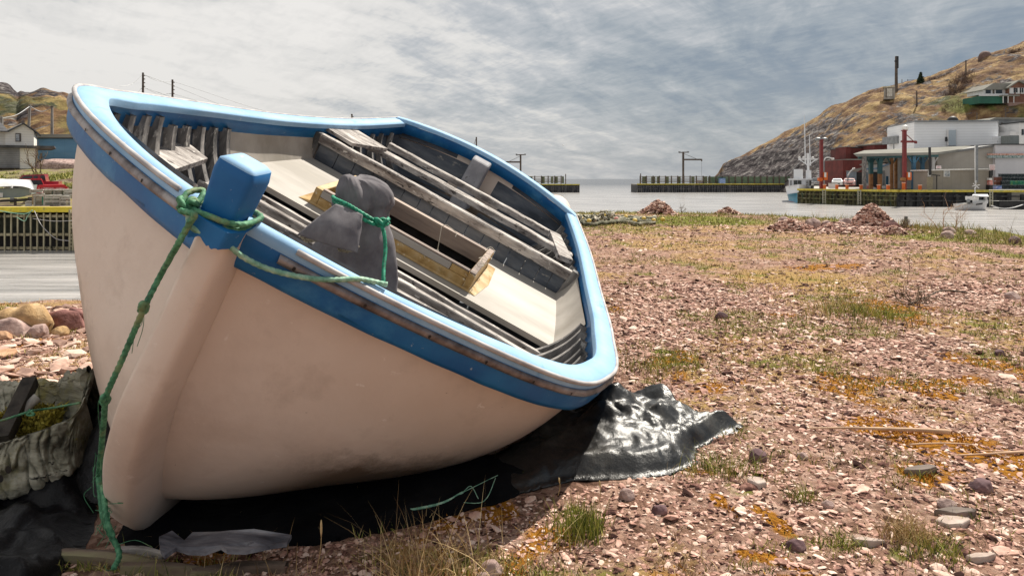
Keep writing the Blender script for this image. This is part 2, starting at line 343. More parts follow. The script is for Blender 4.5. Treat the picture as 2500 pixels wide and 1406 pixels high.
def hillmat(name,rock=.5,seed=0):
    m=bpy.data.materials.new(name); m.use_nodes=True; nt=m.node_tree; N=nt.nodes; K=nt.links; b=N['Principled BSDF']; b.inputs['Roughness'].default_value=.95; b.inputs['Specular IOR Level'].default_value=.15
    tc=N.new('ShaderNodeTexCoord')
    def nz(sc,st=(1,1,1),d=8,rot=(0,0,0),dist=0):
        mp=N.new('ShaderNodeMapping'); mp.vector_type='TEXTURE'; mp.inputs['Scale'].default_value=tuple(1/q for q in st); mp.inputs['Rotation'].default_value=tuple(-q for q in rot); mp.inputs['Location'].default_value=(seed,seed*2,0); K.new(tc.outputs['Object'],mp.inputs[0])
        n=N.new('ShaderNodeTexNoise'); n.inputs['Scale'].default_value=sc; n.inputs['Detail'].default_value=d; n.inputs['Roughness'].default_value=.68; n.inputs['Distortion'].default_value=dist; K.new(mp.outputs[0],n.inputs[0]); return n.outputs[0]
    def ramp(f,cs):
        r=N.new('ShaderNodeValToRGB'); K.new(f,r.inputs[0]); c=r.color_ramp
        for i,(p,q) in enumerate(cs):
            e=c.elements[i] if i<2 else c.elements.new(p); e.position=p; e.color=(*q,1)
        return r.outputs[0]
    def mix(f,a,b_):
        x=N.new('ShaderNodeMix'); x.data_type='RGBA'; K.new(f,x.inputs[0]); K.new(a,x.inputs[6]); K.new(b_,x.inputs[7]); return x.outputs[2]
    veg=ramp(nz(.16,(1,1,2.2),10,(0,R(28),0),.4),[(.36,(.07,.04,.028)),(.45,(.15,.085,.05)),(.53,(.23,.145,.07)),(.60,(.37,.255,.12)),(.68,(.47,.34,.17))])
    rk=ramp(nz(.5,(1,1,3.5),8,(0,R(28),0),.3),[(.38,(.02,.018,.02)),(.5,(.075,.062,.065)),(.58,(.17,.155,.15)),(.66,(.34,.32,.30))])
    gr=ramp(nz(1.2),[(.3,(.06,.08,.02)),(.7,(.22,.26,.06))])
    a1=N.new('ShaderNodeAttribute'); a1.attribute_name='rock'; a2=N.new('ShaderNodeAttribute'); a2.attribute_name='green'
    ad=N.new('ShaderNodeMath'); ad.operation='ADD'; K.new(nz(.22,(1,1,2.5),8,(0,R(28),0),.5),ad.inputs[0]); K.new(a1.outputs['Fac'],ad.inputs[1])
    col=mix(ramp(ad.outputs[0],[(.52,(0,0,0)),(.585,(1,1,1))]),veg,rk)
    col=mix(a2.outputs['Fac'],col,gr)
    K.new(col,b.inputs['Base Color'])
    bp=N.new('ShaderNodeBump'); bp.inputs['Strength'].default_value=.8; bp.inputs['Distance'].default_value=1.2; K.new(nz(.9,(1,1,2),10,(0,R(28),0),.5),bp.inputs['Height']); K.new(bp.outputs[0],b.inputs['Normal'])
    return m
HR=[(1690,447),(1735,442),(1752,425),(1765,402),(1800,385),(1850,362),(1900,335),(1950,312),(2000,290),(2060,262),(2120,240),(2180,225),(2250,208),(2330,183),(2400,152),(2460,135),(2500,121),(2560,105),(2700,70),(3000,50),(3600,80)]
HR=np.array(HR,float)
def hr_pos(u,b):
    """world point on the right hill, b=0 foot, b=1 ridge"""
    u=np.asarray(u,float); b=np.asarray(b,float)
    v=np.interp(u,HR[:,0],HR[:,1]); w=ss(1750,2150,u)
    Yf=205-78*w; Yr=235+0*w+10*ss(2300,2600,u)
    zr=H-(v-HV)/F*Yr; Y=Yf+(Yr-Yf)*b; zf=-3.0+2.7*w
    prof=np.sin(np.clip(b,0,1)*np.pi/2)**1.15
    z=zf+(zr-zf)*np.where(b<=1,prof,1-.55*(b-1)**1.5)
    return (u-1250)/F*Y,Y,z
def hill_z(u,v):
    """find slope point seen at pixel (u,v) on the undisplaced hill"""
    b=np.linspace(0,1,400); x,Y,z=hr_pos(np.full(400,u),b); vv=HV-(z-H)*F/Y; i=np.argmin(abs(vv-v)); return np.array([x[i],Y[i],z[i]])
def hill_right():
    u=np.linspace(1700,3600,620); b=np.concatenate([np.linspace(-.12,1,260),np.linspace(1.02,2.2,40)])
    U,B=np.meshgrid(u,b,indexing='ij'); X,Y,Z=hr_pos(U,np.maximum(B,0)); 
    Z=np.where(B<0,Z+B*30,Z); Y=np.where(B<0,Y+B*20,Y)
    q=X*.9+Z*1.7
    n=fbm(X*.05,q*.09,5)-.5; r=1-np.abs(2*fbm(X*.035+Y*.02,(Z*1.6-X*.5)*.10,5)-1)
    env=ss(0,.12,B)*(1-.8*ss(.85,1,B))*(1-.9*ss(1,1.02,B))
    amp=1+0*X
    Z2=Z+(n*4.0+(r-.7)*5.0)*env*.8+(fbm(X*.3,Y*.3,4)-.5)*1.2*ss(0,.1,B)
    rock=.26*ss(.95,.45,B)*ss(2150,1900,U)+.12*ss(.46,.6,fbm(X*.03+5,q*.05,3))+.12*ss(2080,2140,U)*ss(2330,2250,U)*ss(.6,.3,B)-.10*ss(.8,1,B)-.045
    gp=hill_z(2380,262); green=.85*np.exp(-(((X-gp[0])/9)**2+((Y-gp[1])/9)**2))+.6*np.exp(-(((X-gp[0]-11)/8)**2+((Y-gp[1]+12)/8)**2))
    I=np.arange(X.size).reshape(X.shape); Fa=np.stack([I[:-1,:-1],I[1:,:-1],I[1:,1:],I[:-1,1:]],-1).reshape(-1,4)
    o=fastmesh('hill',np.stack([X,Y,Z2],-1).reshape(-1,3),Fa,hillmat('headland_rock_and_grass',.5,3),True,dict(rock=rock.ravel(),green=(green*ss(.4,.6,fbm(X*.2,Y*.2,3))).ravel()))
    tag(o,'brown rocky headland of dry grass and grey ledges behind the fish plant','hill',kind='structure')
hill_right()
HL=np.array([(-900,200),(-300,190),(-60,215),(0,219),(25,226),(42,240),(52,233),(75,231),(105,232),(125,240),(150,247),(180,258),(230,268),(400,300),(800,360),(1100,430),(1200,446)],float)
def hl_pos(u,b):
    v=np.interp(u,HL[:,0],HL[:,1]); Yf=62.; Yr=125.; zr=H-(v-HV)/F*Yr; Y=Yf+(Yr-Yf)*b
    zf=1.2*ss(700,300,u)-3*ss(700,1100,u); z=zf+(zr-zf)*np.where(b<=1,np.sin(np.clip(b,0,1)*np.pi/2)**1.2,1-.5*(b-1)**1.5); return (u-1250)/F*Y,Y,z
def hill_left():
    u=np.linspace(-900,1200,500); b=np.concatenate([np.linspace(0,1,200),np.linspace(1.02,2.2,30)])
    U,B=np.meshgrid(u,b,indexing='ij'); X,Y,Z=hl_pos(U,B)
    env=ss(0,.12,B)*(1-.6*ss(.9,1,B))
    r=1-np.abs(2*fbm(X*.06+3,Y*.05+Z*.05,5)-1); Z2=Z+((r-.7)*4+(fbm(X*.25,Y*.2,4)-.5)*2.0)*env
    rock=.12*ss(.45,.62,fbm(X*.06,Y*.05,3))+.16*ss(60,20,U)*ss(.5,.8,B)-.04
    green=.35*ss(.5,.65,fbm(X*.12+7,Y*.12,3))*ss(.9,.4,B)
    I=np.arange(X.size).reshape(X.shape); Fa=np.stack([I[:-1,:-1],I[1:,:-1],I[1:,1:],I[:-1,1:]],-1).reshape(-1,4)
    o=fastmesh('hill',np.stack([X,Y,Z2],-1).reshape(-1,3),Fa,hillmat('far_rocky_hill',.5,11),True,dict(rock=rock.ravel(),green=green.ravel()))
    tag(o,'rounded rocky hills behind the white house and blue shed','hill',kind='structure')
hill_left()
def quay_land():
    m=mat('quay_soil',[(.10,.07,.05),(.24,.19,.13),(.20,.20,.06),(.34,.28,.20)],scale=.6,rough=.95,spec=.1,bump=.6,bscale=4,bdist=.2)
    # left bank behind the timber wharf
    u=np.linspace(-900,760,160); y=np.linspace(34.2,75,90); U,Y=np.meshgrid(u,y,indexing='ij'); X=(U-1250)/F*Y
    Z=-.42+2.6*ss(44,62,Y)+.05*fbm(X,Y,3); Z=Z-3.5*ss(560,740,U)
    I=np.arange(X.size).reshape(X.shape); Fa=np.stack([I[:-1,:-1],I[1:,:-1],I[1:,1:],I[:-1,1:]],-1).reshape(-1,4)
    o=fastmesh('quayside_ground',np.stack([X,Y,Z],-1).reshape(-1,3),Fa,m,True); tag(o,'grassy bank behind the timber wharf on the left','ground',kind='structure')
    poly=[(X_(1955,99),99.2),(X_(2195,87),87.2),(X_(2520,85),85.2),(X_(3400,86),86.),(X_(3400,140),140),(X_(1990,140),140),(X_(1948,104),104)]
    o=MB().prism(poly,-3.4,-.33).build('quay_apron',mat('quay_concrete',[(.30,.28,.25),(.42,.40,.36)],scale=.5,rough=.9)); tag(o,'pale concrete apron of the quay in front of the fish plant','pavement',kind='structure')
quay_land()
# ---------------------------------------------------------------- the beached boat (own frame: x across, y aft, z up)
BS=np.array([0.14984484,0.98170492,0.11748181]); BT=np.array([0.87586838,-0.07667657,-0.47641923]); BU=np.array([0.4586950,-0.17428756,0.87133389]); BP=np.array([-0.7588540,1.8337439,1.0440325]); BL=4.711
BM=np.array([BT,BS,BU]); BC=BM@(np.array([0,0,H])-BP)
def bray(u,v): return BM@np.array([(u-1250)/F,1,-(v-HV)/F])
def bat(u,v,ax,val): r=bray(u,v); return BC+(val-BC[ax])/r[ax]*r      # point of the boat frame seen at a pixel, on plane coord[ax]=val
def b2w(p): p=np.asarray(p,float); return BP+p@BM
KN=np.array([0,.03,.08,.15,.25,.4,.6,.8,1.])
WL=np.array([0.0512,0.3179,0.7252,1.112,1.2735,1.3572,1.2893,1.1539,0.9986]); HLh=np.array([-0.0117,-0.056,-0.1114,-0.1761,-0.2684,-0.3676,-0.436,-0.4368,-0.3719])
WR=np.array([0.0421,0.3214,0.7197,1.0942,1.312,1.3559,1.2944,1.1627,0.9584]); HRh=np.array([0.0083,-0.0482,-0.1247,-0.2182,-0.2939,-0.369,-0.4289,-0.4189,-0.3842])
def cr1(x,yk):
    xk=KN; x=np.asarray(x,float); d=np.gradient(yk,xk); i=np.clip(np.searchsorted(xk,x)-1,0,len(xk)-2); h=xk[i+1]-xk[i]; t=(x-xk[i])/h
    return (2*t**3-3*t**2+1)*yk[i]+(t**3-2*t**2+t)*h*d[i]+(-2*t**3+3*t**2)*yk[i+1]+(t**3-t**2)*h*d[i+1]
def rail(x,q):
    """outer top edge of the rail; q=-1 the high side, +1 the low side"""
    x=np.asarray(x,float); w=cr1(x,WL if q<0 else WR); h=cr1(x,HLh if q<0 else HRh)
    return np.stack([q*w,x*BL,h],-1)
def railn(x,q):
    e=1e-3; a=rail(np.clip(x-e,0,1),q); b=rail(np.clip(x+e,0,1),q); d=b-a; d[...,2]=0; d/=np.linalg.norm(d,axis=-1,keepdims=True)
    n=np.stack([d[...,1],-d[...,0],0*d[...,0]],-1)*q; return n   # outward, in plan
def hsec(x,a,q,off=0.,wmul=None):
    """hull surface, a=0 at the rail .. 1 at the keel, off = inward offset"""
    x=np.asarray(x,float); a=np.asarray(a,float); x,a=np.broadcast_arrays(x,a)
    r=rail(x,q)-railn(x,q)*np.minimum(.055+off,abs(rail(x,q)[...,:1])*.9)[...,:1] if np.ndim(off)==0 else None
    w=np.abs(r[...,0]); s0=r[...,1]; g=r[...,2]
    f=np.clip(x/.107,0,1)**.853; f=f*f*(3-2*f); th=a*np.pi/2
    p=.535*(1-f)+.787*f; qq=.5*(1-f)+1.014*f; kd=-1.141+.022*x+off*1.0
    t=w*np.maximum(np.cos(th),0)**p; h=g+(kd-g)*np.sin(th)**qq
    aa=np.clip((-h-.62)/.6,0,1)**1.6*.25*(1-x)**11.77
    s=s0+aa
    return np.stack([q*t,s,h],-1)
def inner_t(s,h,q,off=.05):
    x=np.full(60,np.clip(s/BL,0,1)); P=hsec(x,np.linspace(0,.97,60),q,off); return float(np.interp(-h,-P[:,2],P[:,0]))

PAINT_W=mat('white_hull_paint',[(.63,.51,.425),(.73,.63,.55)],scale=.8,rough=.5,spec=.4,bump=.45,bscale=5,bdist=.012,bdetail=10,
            stain=[((.52,.41,.34),1.6,.50,.85,(1,.4,1)),((.16,.11,.08),22,.70,.74,(1,1,1)),((.52,.42,.35),6,.56,.82,(1,.6,1)),((.80,.72,.66),16,.66,.72,(1,.25,1))])
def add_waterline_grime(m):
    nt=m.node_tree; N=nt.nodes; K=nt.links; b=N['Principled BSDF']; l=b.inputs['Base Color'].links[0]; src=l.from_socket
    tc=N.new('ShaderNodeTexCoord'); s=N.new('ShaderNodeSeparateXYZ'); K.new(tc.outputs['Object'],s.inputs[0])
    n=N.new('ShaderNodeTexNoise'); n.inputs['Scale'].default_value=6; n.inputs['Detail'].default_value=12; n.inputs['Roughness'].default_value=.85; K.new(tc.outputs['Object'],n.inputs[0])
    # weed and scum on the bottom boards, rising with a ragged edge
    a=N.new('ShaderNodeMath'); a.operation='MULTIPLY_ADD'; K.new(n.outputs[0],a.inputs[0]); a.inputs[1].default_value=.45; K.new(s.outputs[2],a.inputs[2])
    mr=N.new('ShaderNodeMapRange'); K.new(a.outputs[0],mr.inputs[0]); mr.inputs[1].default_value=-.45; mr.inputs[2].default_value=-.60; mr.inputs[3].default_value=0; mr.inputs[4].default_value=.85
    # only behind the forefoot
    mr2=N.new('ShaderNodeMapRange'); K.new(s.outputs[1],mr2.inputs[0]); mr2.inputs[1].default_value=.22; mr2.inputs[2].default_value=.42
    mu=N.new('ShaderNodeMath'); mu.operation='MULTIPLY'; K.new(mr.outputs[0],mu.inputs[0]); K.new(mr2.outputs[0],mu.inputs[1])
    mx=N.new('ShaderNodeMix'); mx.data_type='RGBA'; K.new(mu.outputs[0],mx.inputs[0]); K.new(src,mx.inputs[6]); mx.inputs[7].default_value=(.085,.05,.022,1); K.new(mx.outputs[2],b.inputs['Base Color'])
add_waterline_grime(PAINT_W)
BLUE=mat('deep_blue_paint',[(.006,.095,.29),(.012,.15,.38)],scale=4,rough=.5,spec=.35,bump=.2,bscale=20,bdist=.004,stain=[((.05,.22,.44),5,.52,.70,(1,.3,1)),((.35,.42,.5),38,.66,.72,(1,1,1)),((.30,.24,.2),60,.71,.74,(1,1,1))])
CAPB=mat('sunlit_blue_paint',[(.23,.42,.64),(.32,.51,.72)],scale=3,rough=.62,spec=.3,bump=.3,bscale=25,bdist=.004,stain=[((.07,.28,.55),6,.60,.74,(1,.4,1)),((.62,.66,.68),30,.66,.74,(1,1,1))])  # sun and skylight put into the colour of the blue paint on upward faces
IRON=mat('worn_galvanised_iron',[(.10,.08,.075),(.22,.19,.185),(.34,.31,.30)],scale=12,rough=.45,metal=.55,bump=.4,bscale=60,bdist=.003,stretch=(1,.3,1),stain=[((.16,.07,.035),9,.62,.72,(1,.5,1))])
STRIP=mat('grey_edge_strip',[(.30,.28,.28),(.50,.48,.47)],scale=9,rough=.6,bump=.2,bscale=60,bdist=.002)
GREYW=mat('grey_painted_boards',[(.035,.045,.06),(.085,.10,.125),(.17,.185,.205)],scale=7,rough=.75,stretch=(.25,1,1),bump=.6,bscale=30,bstretch=(.15,1,1),bdist=.004,stain=[((.34,.32,.29),22,.64,.70,(.35,1,1)),((.015,.014,.013),14,.66,.72,(.3,1,2))])
RIBM=mat('weathered_grey_timber',[(.06,.06,.06),(.17,.16,.155),(.34,.32,.30)],scale=14,rough=.85,stretch=(1,1,.2),bump=.7,bscale=60,bdist=.004,stain=[((.55,.52,.48),30,.58,.66,(1,1,.4))])
FLAKE=mat('flaking_paint_on_old_timber',[(.13,.11,.10),(.32,.29,.27),(.56,.52,.48)],scale=16,rough=.85,stretch=(.25,1,1),bump=.9,bscale=70,bstretch=(.3,1,1),bdist=.005,stain=[((.06,.05,.045),32,.58,.63,(.4,1,1)),((.62,.59,.55),40,.60,.66,(.5,1,1))])
CREAM=mat('scuffed_cream_deck_paint',[(.27,.245,.21),(.37,.34,.305),(.44,.41,.37)],scale=2.2,rough=.6,stretch=(.3,1,1),bump=.2,bscale=25,bdist=.003,stain=[((.33,.29,.24),7,.58,.74,(.3,1.6,1)),((.24,.20,.16),50,.72,.76,(1,1,1))])
YEL=mat('old_yellow_gelcoat',[(.30,.17,.045),(.44,.28,.10),(.52,.39,.21)],scale=9,rough=.45,bump=.4,bscale=30,bdist=.004,stain=[((.20,.12,.03),12,.62,.72,(1,1,1)),((.62,.56,.42),16,.62,.70,(1,1,1))])
WOODB=mat('bare_hatch_timber',[(.15,.115,.10),(.30,.235,.20),(.42,.34,.28)],scale=9,rough=.8,stretch=(.12,1,1),bump=.5,bscale=30,bstretch=(.12,1,1),bdist=.003)
boat=bpy.data.objects.new('beached_boat',None); COL.objects.link(boat)
boat.matrix_world=Matrix([[BT[0],BS[0],BU[0],BP[0]],[BT[1],BS[1],BU[1],BP[1]],[BT[2],BS[2],BU[2],BP[2]],[0,0,0,1]])
tag(boat,'large open wooden boat leaning on its side, off-white hull with blue gunwale, beached on gravel','boat')
XS=np.concatenate([np.linspace(0,.1,26)[:-1],np.linspace(.1,1,64)])
def build_hull():
    m=MB(); AA=np.linspace(0,1,42)
    for q in (-1,1):
        P=hsec(XS[:,None],AA[None,:],q); m.grid(P,flip=(q<0))
    # transom outside
    Pl=hsec(np.full(42,1.),AA,-1); Pr=hsec(np.full(42,1.),AA,1); k=np.linspace(0,1,15)[None,:,None]
    m.grid(Pl[:,None]*(1-k)+Pr[:,None]*k)
    o=m.build('hull',PAINT_W,boat,True)
    m=MB()
    for q in (-1,1):
        P=hsec(np.linspace(.012,.995,80)[:,None],np.linspace(0,1,30)[None,:],q,.03); m.grid(P,flip=(q>0))
    m.build('inner_planking',GREYW,boat,True)
    # blunt stem timber curving into the forefoot
    pr=[(-.075,.0),(-.075,-.30),(-.085,-.5),(-.085,-.62),(-.06,-.74),(-.03,-.84),(.02,-.95),(.08,-1.06),(.16,-1.18),(.28,-1.275),(.46,-1.29)]
    C=crv([(0,a,b) for a,b in pr],50); m=MB(); n=18; V=[]
    T=np.gradient(C,axis=0); T/=np.linalg.norm(T,axis=1)[:,None]
    for i,c in enumerate(C):
        f=i/(len(C)-1); hw=.052+.016*f; dp=.15+.05*f; nn=np.array([0,-T[i][2],T[i][1]]) # towards outside
        if nn[1]>0 and f<.5: nn=-nn
        nn=np.array([0,T[i][2],-T[i][1]]) if False else nn
        out=np.array([0,T[i][2],-T[i][1]]); out=out if out[1]<0 or out[2]<0 else -out
        th=np.linspace(-np.pi,np.pi,n,endpoint=False)
        cx=np.sign(np.cos(th))*np.abs(np.cos(th))**.5; sy=np.sign(np.sin(th))*np.abs(np.sin(th))**.5
        V.append(c-out*dp/2+out*(cx*dp/2)[:,None]+np.array([1.,0,0])*(sy*hw)[:,None])
    V=np.array(V); Fc=[(i*n+j,i*n+(j+1)%n,(i+1)*n+(j+1)%n,(i+1)*n+j) for i in range(len(C)-1) for j in range(n)]+[tuple(range(n)),tuple((len(C)-1)*n+j for j in range(n))]
    m.add(V.reshape(-1,3),Fc).build('stem',PAINT_W,boat,True)
    m=MB(); m.bar((0,.4,-1.20),(0,4.6,-1.15),.07,.09); m.build('keel',PAINT_W,boat)
build_hull()
def build_rail():
    x=np.concatenate([np.linspace(.0,.12,34)[:-1],np.linspace(.12,1,90)])
    for q in (-1,1):
        r=rail(x,q); n=railn(x,q); up=np.array([0,0,1.]); wc=(.045+(.08 if q<0 else .065)*ss(.03,.17,x))[:,None]
        lim=np.minimum(wc,np.abs(r[:,:1])*.98)
        # cap: slightly rounded board
        prof=[(0,-.03),(.004,-.006),(-.012,.004),(-.5,.010),(-.985,.004),(-1.,-.004),(-1.,-.034)]
        P=np.stack([r+n*(lim*a if a<-.02 else a)+up*b for a,b in prof],1)
        m=MB(); m.grid(P,flip=(q<0)); m.grid(P[:,[0,-1]],flip=(q>0)); e=len(prof); 
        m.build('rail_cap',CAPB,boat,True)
        # inner face of the rail
        xi=x[x>.03]; ri=rail(xi,q); ni=railn(xi,q); wi=(.045+(.08 if q<0 else .065)*ss(.03,.17,xi))[:,None]-.010; wi=np.minimum(wi,np.abs(ri[:,:1])*.9)
        P=np.stack([ri-ni*wi-up*.035,ri-ni*wi-up*.122,ri-ni*(wi-.03)-up*.122,ri-ni*(wi-.03)-up*.035],1)
        m=MB(); m.grid(P,flip=(q>0)); m.build('inner_rail',BLUE,boat,True)
        # outer band
        P=np.stack([r+n*.000-up*.030,r+n*.004-up*.05,r-n*.006-up*.12,r-n*.012-up*(.138+.010*(fbm(x*40,x*3+q,3)-.5))[:,None],r-n*.044-up*.140],1)
        m=MB(); m.grid(P,flip=(q<0)); m.build('blue_band',BLUE,boat,True)
        # thin strip lipping the cap
        xs=x[(x>(.016 if q<0 else .012))]; rs=rail(xs,q); ns=railn(xs,q)
        m=MB(); m.tube(rs+ns*.003-up*.002,.009,7); m.build('edge_strip',STRIP,boat,True)
        # half round rubbing iron with bolt holes
        xs=x[(x>(.006 if q<0 else .010))&(x<(.97))]; rs=rail(xs,q)-up*.046; ns=railn(xs,q)
        th=np.linspace(-np.pi/2,np.pi/2,8); P=np.stack([rs+ns*(.002+.014*np.cos(t))+up*(.0145*np.sin(t)) for t in th],1)
        P=P+ns[:,None]*((fbm(xs*60,xs*0+q*3,3)-.5)*.006)[:,None,None]
        m=MB(); m.grid(P,flip=(q>0)); io=m.build('rubbing_iron',IRON,boat,True)
        hb=mat('bolt_hole_black',[(.012,.01,.009),(.03,.02,.015)],rough=.9)
        L=np.r_[0,np.cumsum(np.linalg.norm(np.diff(rs,axis=0),axis=1))]
        for d in np.arange(.05,L[-1],.235):
            c=np.array([np.interp(d,L,rs[:,k]) for k in range(3)]); nn=np.array([np.interp(d,L,ns[:,k]) for k in range(3)]); t=np.cross(nn,up)
            c=c+nn*.0172; k=8; ang=np.arange(k)*2*np.pi/k
            m=MB(); m.add(c+np.outer(np.cos(ang)*.005,t)+np.outer(np.sin(ang)*.007,up),[tuple(range(k))]); m.build('bolt_hole',hb,io)
    # transom rail: crowned board across the stern with the corner blocks
    n=26; k=np.linspace(0,1,n); A=rail(np.array([1.]),-1)[0]; B=rail(np.array([1.]),1)[0]
    C=A+(B-A)*k[:,None]; C[:,2]+=.105*np.sin(k*np.pi)**.85; C[:,1]+=.06*np.sin(k*np.pi)
    up=np.array([0,0,1.]); bk=np.array([0,1.,0])
    P=np.stack([C+bk*.03-up*.03,C+bk*.03+up*.004,C-bk*.05+up*.010,C-bk*.115+up*.002,C-bk*.115-up*.03],1)
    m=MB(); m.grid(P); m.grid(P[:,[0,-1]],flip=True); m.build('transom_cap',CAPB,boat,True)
    P=np.stack([C-bk*.105-up*.03,C-bk*.105-up*.125,C-bk*.075-up*.125],1); P[:,:,0]*=.975
    m=MB(); m.grid(P); m.build('transom_inner_rail',BLUE,boat,True)
    # transom boards inside
    m=MB(); hs=[-.06,-.20,-.36,-.53,-.71,-.90,-1.12]
    for i in range(len(hs)-1):
        top=C-bk*(.062+.006*(i%2)); a=[];b=[]
        for j in range(n):
            ba=.105*np.sin(k[j]*np.pi)**.85
            h0=(C[j,2]+hs[i] if i==0 else min(-.40+hs[i]+.06+ba*(1-i/6),C[j,2]-.08)); h1=-.40+hs[i+1]+.06+ba*(1-(i+1)/6)+.008
            w0=1.0; 
            tl=inner_t(BL*.985,max(h0,-1.1),-1,.03)*.999; tr=inner_t(BL*.985,max(h0,-1.1),1,.03)*.999; tl1=inner_t(BL*.985,max(h1,-1.1),-1,.03)*.999; tr1=inner_t(BL*.985,max(h1,-1.1),1,.03)*.999
            a.append((tl+(tr-tl)*k[j],top[j,1],h0)); b.append((tl1+(tr1-tl1)*k[j],top[j,1],h1))
        m.grid(np.stack([np.array(a),np.array(b)],1))
    m.build('transom_boards',GREYW,boat)
    m=MB(); m.add([(-.155,4.60,-.31),(.035,4.60,-.31),(.035,4.60,-.80),(-.155,4.60,-.80),(-.145,4.50,-.345),(.03,4.50,-.345),(.02,4.43,-.80),(-.15,4.43,-.80)],[(0,1,2,3),(4,7,6,5),(0,4,5,1),(1,5,6,2),(0,3,7,4)])
    m.build('stern_knee',mat('knee_grey_paint',[(.22,.22,.24),(.34,.34,.36)],scale=6,rough=.7,bump=.4,bscale=30,bdist=.004,stain=[((.04,.035,.03),16,.62,.66,(1,1,.5))]),boat,bevel=.02)
build_rail()
def build_inside():
    def rib(s,q,hl=-1.0,w=.03,d=.05,name='rib'):
        x=np.full(16,s/BL); a=np.linspace(0.05,.62,16); P0_=hsec(x,a,q,.032); P1=hsec(x,a,q,.032+d)
        keep=P0_[:,2]<rail(np.array([s/BL]),q)[0,2]-.06; P0_=P0_[keep]; P1=P1[keep]; o=np.array([0,w/2,0])
        m=MB(); Q=np.stack([P0_-o,P1-o,P1+o,P0_+o],1); m.grid(Q,flip=(q<0)); m.build(name,RIBM,boat,False)
    for q in (-1,1):
        for s in list(np.arange(.78,2.2,.155))+list(np.arange(3.42,4.55,.17)):
            rib(s+rng.normal()*.012,q,w=.028+rng.random()*.012)
    # raised cream platform with the hatch opening; kh = its level
    kh=-.71; s0,s1=2.22,3.22; a0,a1,b0,b1=-.585,.475,2.33,2.99
    m=MB()
    def slab(x0,x1,y0,y1):
        pass
    ts=np.linspace(s0,s1,12); Lf=np.array([(inner_t(s,kh,-1,.035),s,kh) for s in ts]); Rt=np.array([(inner_t(s,kh,1,.035),s,kh) for s in ts])
    ys=[s0,b0,b1,s1]
    def edge(s,q): return inner_t(s,kh,q,.035)
    for i in range(3):
        y0,y1=ys[i],ys[i+1]; sub=np.linspace(y0,y1,6)
        for (xa,xb) in (('L',a0),(a0,a1),(a1,'R')):
            if i==1 and xa==a0: continue
            P=np.array([[(edge(s,-1) if xa=='L' else xa,s,kh),(edge(s,1) if xb=='R' else xb,s,kh)] for s in sub]); m.grid(P,flip=True)
    P=np.array([[(edge(s0,-1)*(1-k)+edge(s0,1)*k,s0,kh),(edge(s0,-1)*(1-k)+edge(s0,1)*k,s0,kh-.035)] for k in np.linspace(0,1,8)]); m.grid(P)
    m.build('deck',CREAM,boat)
    for q in (-1,1):
        x=np.linspace(s0,s1,14)/BL; P=[]
        for xx in x:
            hh=np.linspace(kh,cr1(xx,HLh if q<0 else HRh)-.09,8); P.append([(inner_t(xx*BL,h,q,.045)*(1 if h<-.6 else 1),xx*BL,h) for h in hh])
        m=MB(); m.grid(np.array(P),flip=(q>0)); m.build('side_panel',CREAM,boat,True)
        # dark end boards of the side panel
        for s in (s1+.02,):
            m=MB(); hh=cr1(s/BL,HLh if q<0 else HRh); t0=inner_t(s,-.60,q,.03); t1=inner_t(s,-.45,q,.03)
            m.bar((t0*1.0,s,-.74),(t1,s,hh-.07),.06,.14,up=(q,0,0)); m.build('frame_timber',RIBM,boat)
    # hatch coaming
    w=.05; hz=kh+.112
    co=empty('hatch_coaming',(0,0,0)); co.parent=boat
    m=MB(); m.box(a0,a1,b0,b0+w,kh-.02,hz-.045); m.build('front_board',YEL,co,bevel=.006); m=MB(); m.box(a0,a1-.12,b0-.002,b0+w,hz-.0445,hz); m.build('grey_upper_board',CREAM,co,bevel=.005); m=MB(); m.box(a1-.118,a1,b0+.001,b0+w,hz-.0445,hz-.0005); m.build('yellow_corner',YEL,co,bevel=.005)
    m=MB(); m.box(a1,a1+w,b0,b1,kh-.02,hz+.002); m.build('end_board',YEL,co,bevel=.006)
    m=MB(); m.box(a0-w,a0,b0,b1,kh-.02,hz+.002); m.build('end_board',YEL,co,bevel=.006)
    m=MB(); m.box(a0,a1,b1-w,b1,kh-.006,hz); m.build('back_board',WOODB,co,bevel=.004)
    m=MB(); m.box(a0,a1,b0+.004,b0+.04,hz+.0005,hz+.012); m.box(a1+.004,a1+w-.004,b0,b1,hz+.0025,hz+.012); m.build('worn_top',WOODB,co,bevel=.003)
    m=MB(); pts=[(a0-w-.07,b0-.012),(a1+w+.05,b0-.014),(a1+w+.085,b0+.3),(a1+w+.06,b1+.02),(a0-w-.05,b1+.01),(a0-w-.07,b0+.3)]
    # gelcoat fillet spread on the deck round the coaming (a low ring)
    def ring(P,z):
        n=len(P); V=[(x,y,z) for x,y in P]+[(x,y,z+.012) for x,y in [(a0-w,b0),(a1+w,b0),(a1+w,(b0+b1)/2),(a1+w,b1),(a0-w,b1),(a0-w,(b0+b1)/2)]]
        return V,[(i,(i+1)%n,(i+1)%n+n,i+n) for i in range(n)]
    V,Fc=ring(pts,kh+.003); m.add(V,Fc); m.build('yellow_fillet',YEL,co)
    SHADEB=mat('hatch_shade_black',[(.006,.006,.007),(.02,.02,.022)],scale=9,rough=.8,spec=.2)
    m=MB(); z0=-1.02; m.add([(a0,b0+w,kh-.03),(a1,b0+w,kh-.03),(a1,b1-.01,kh-.008),(a0,b1-.01,kh-.008),(a0,b0+w,z0),(a1,b0+w,z0),(a1,b1-.01,z0),(a0,b1-.01,z0)],[(0,1,5,4),(1,2,6,5),(2,3,7,6),(3,0,4,7),(4,5,6,7)]); m.build('hatch_shade_box',SHADEB,boat)  # added black box, its colour paints the shade inside the hatch
    # aft bulkhead of upright boards, timbers above
    m=MB(); t=-1.06
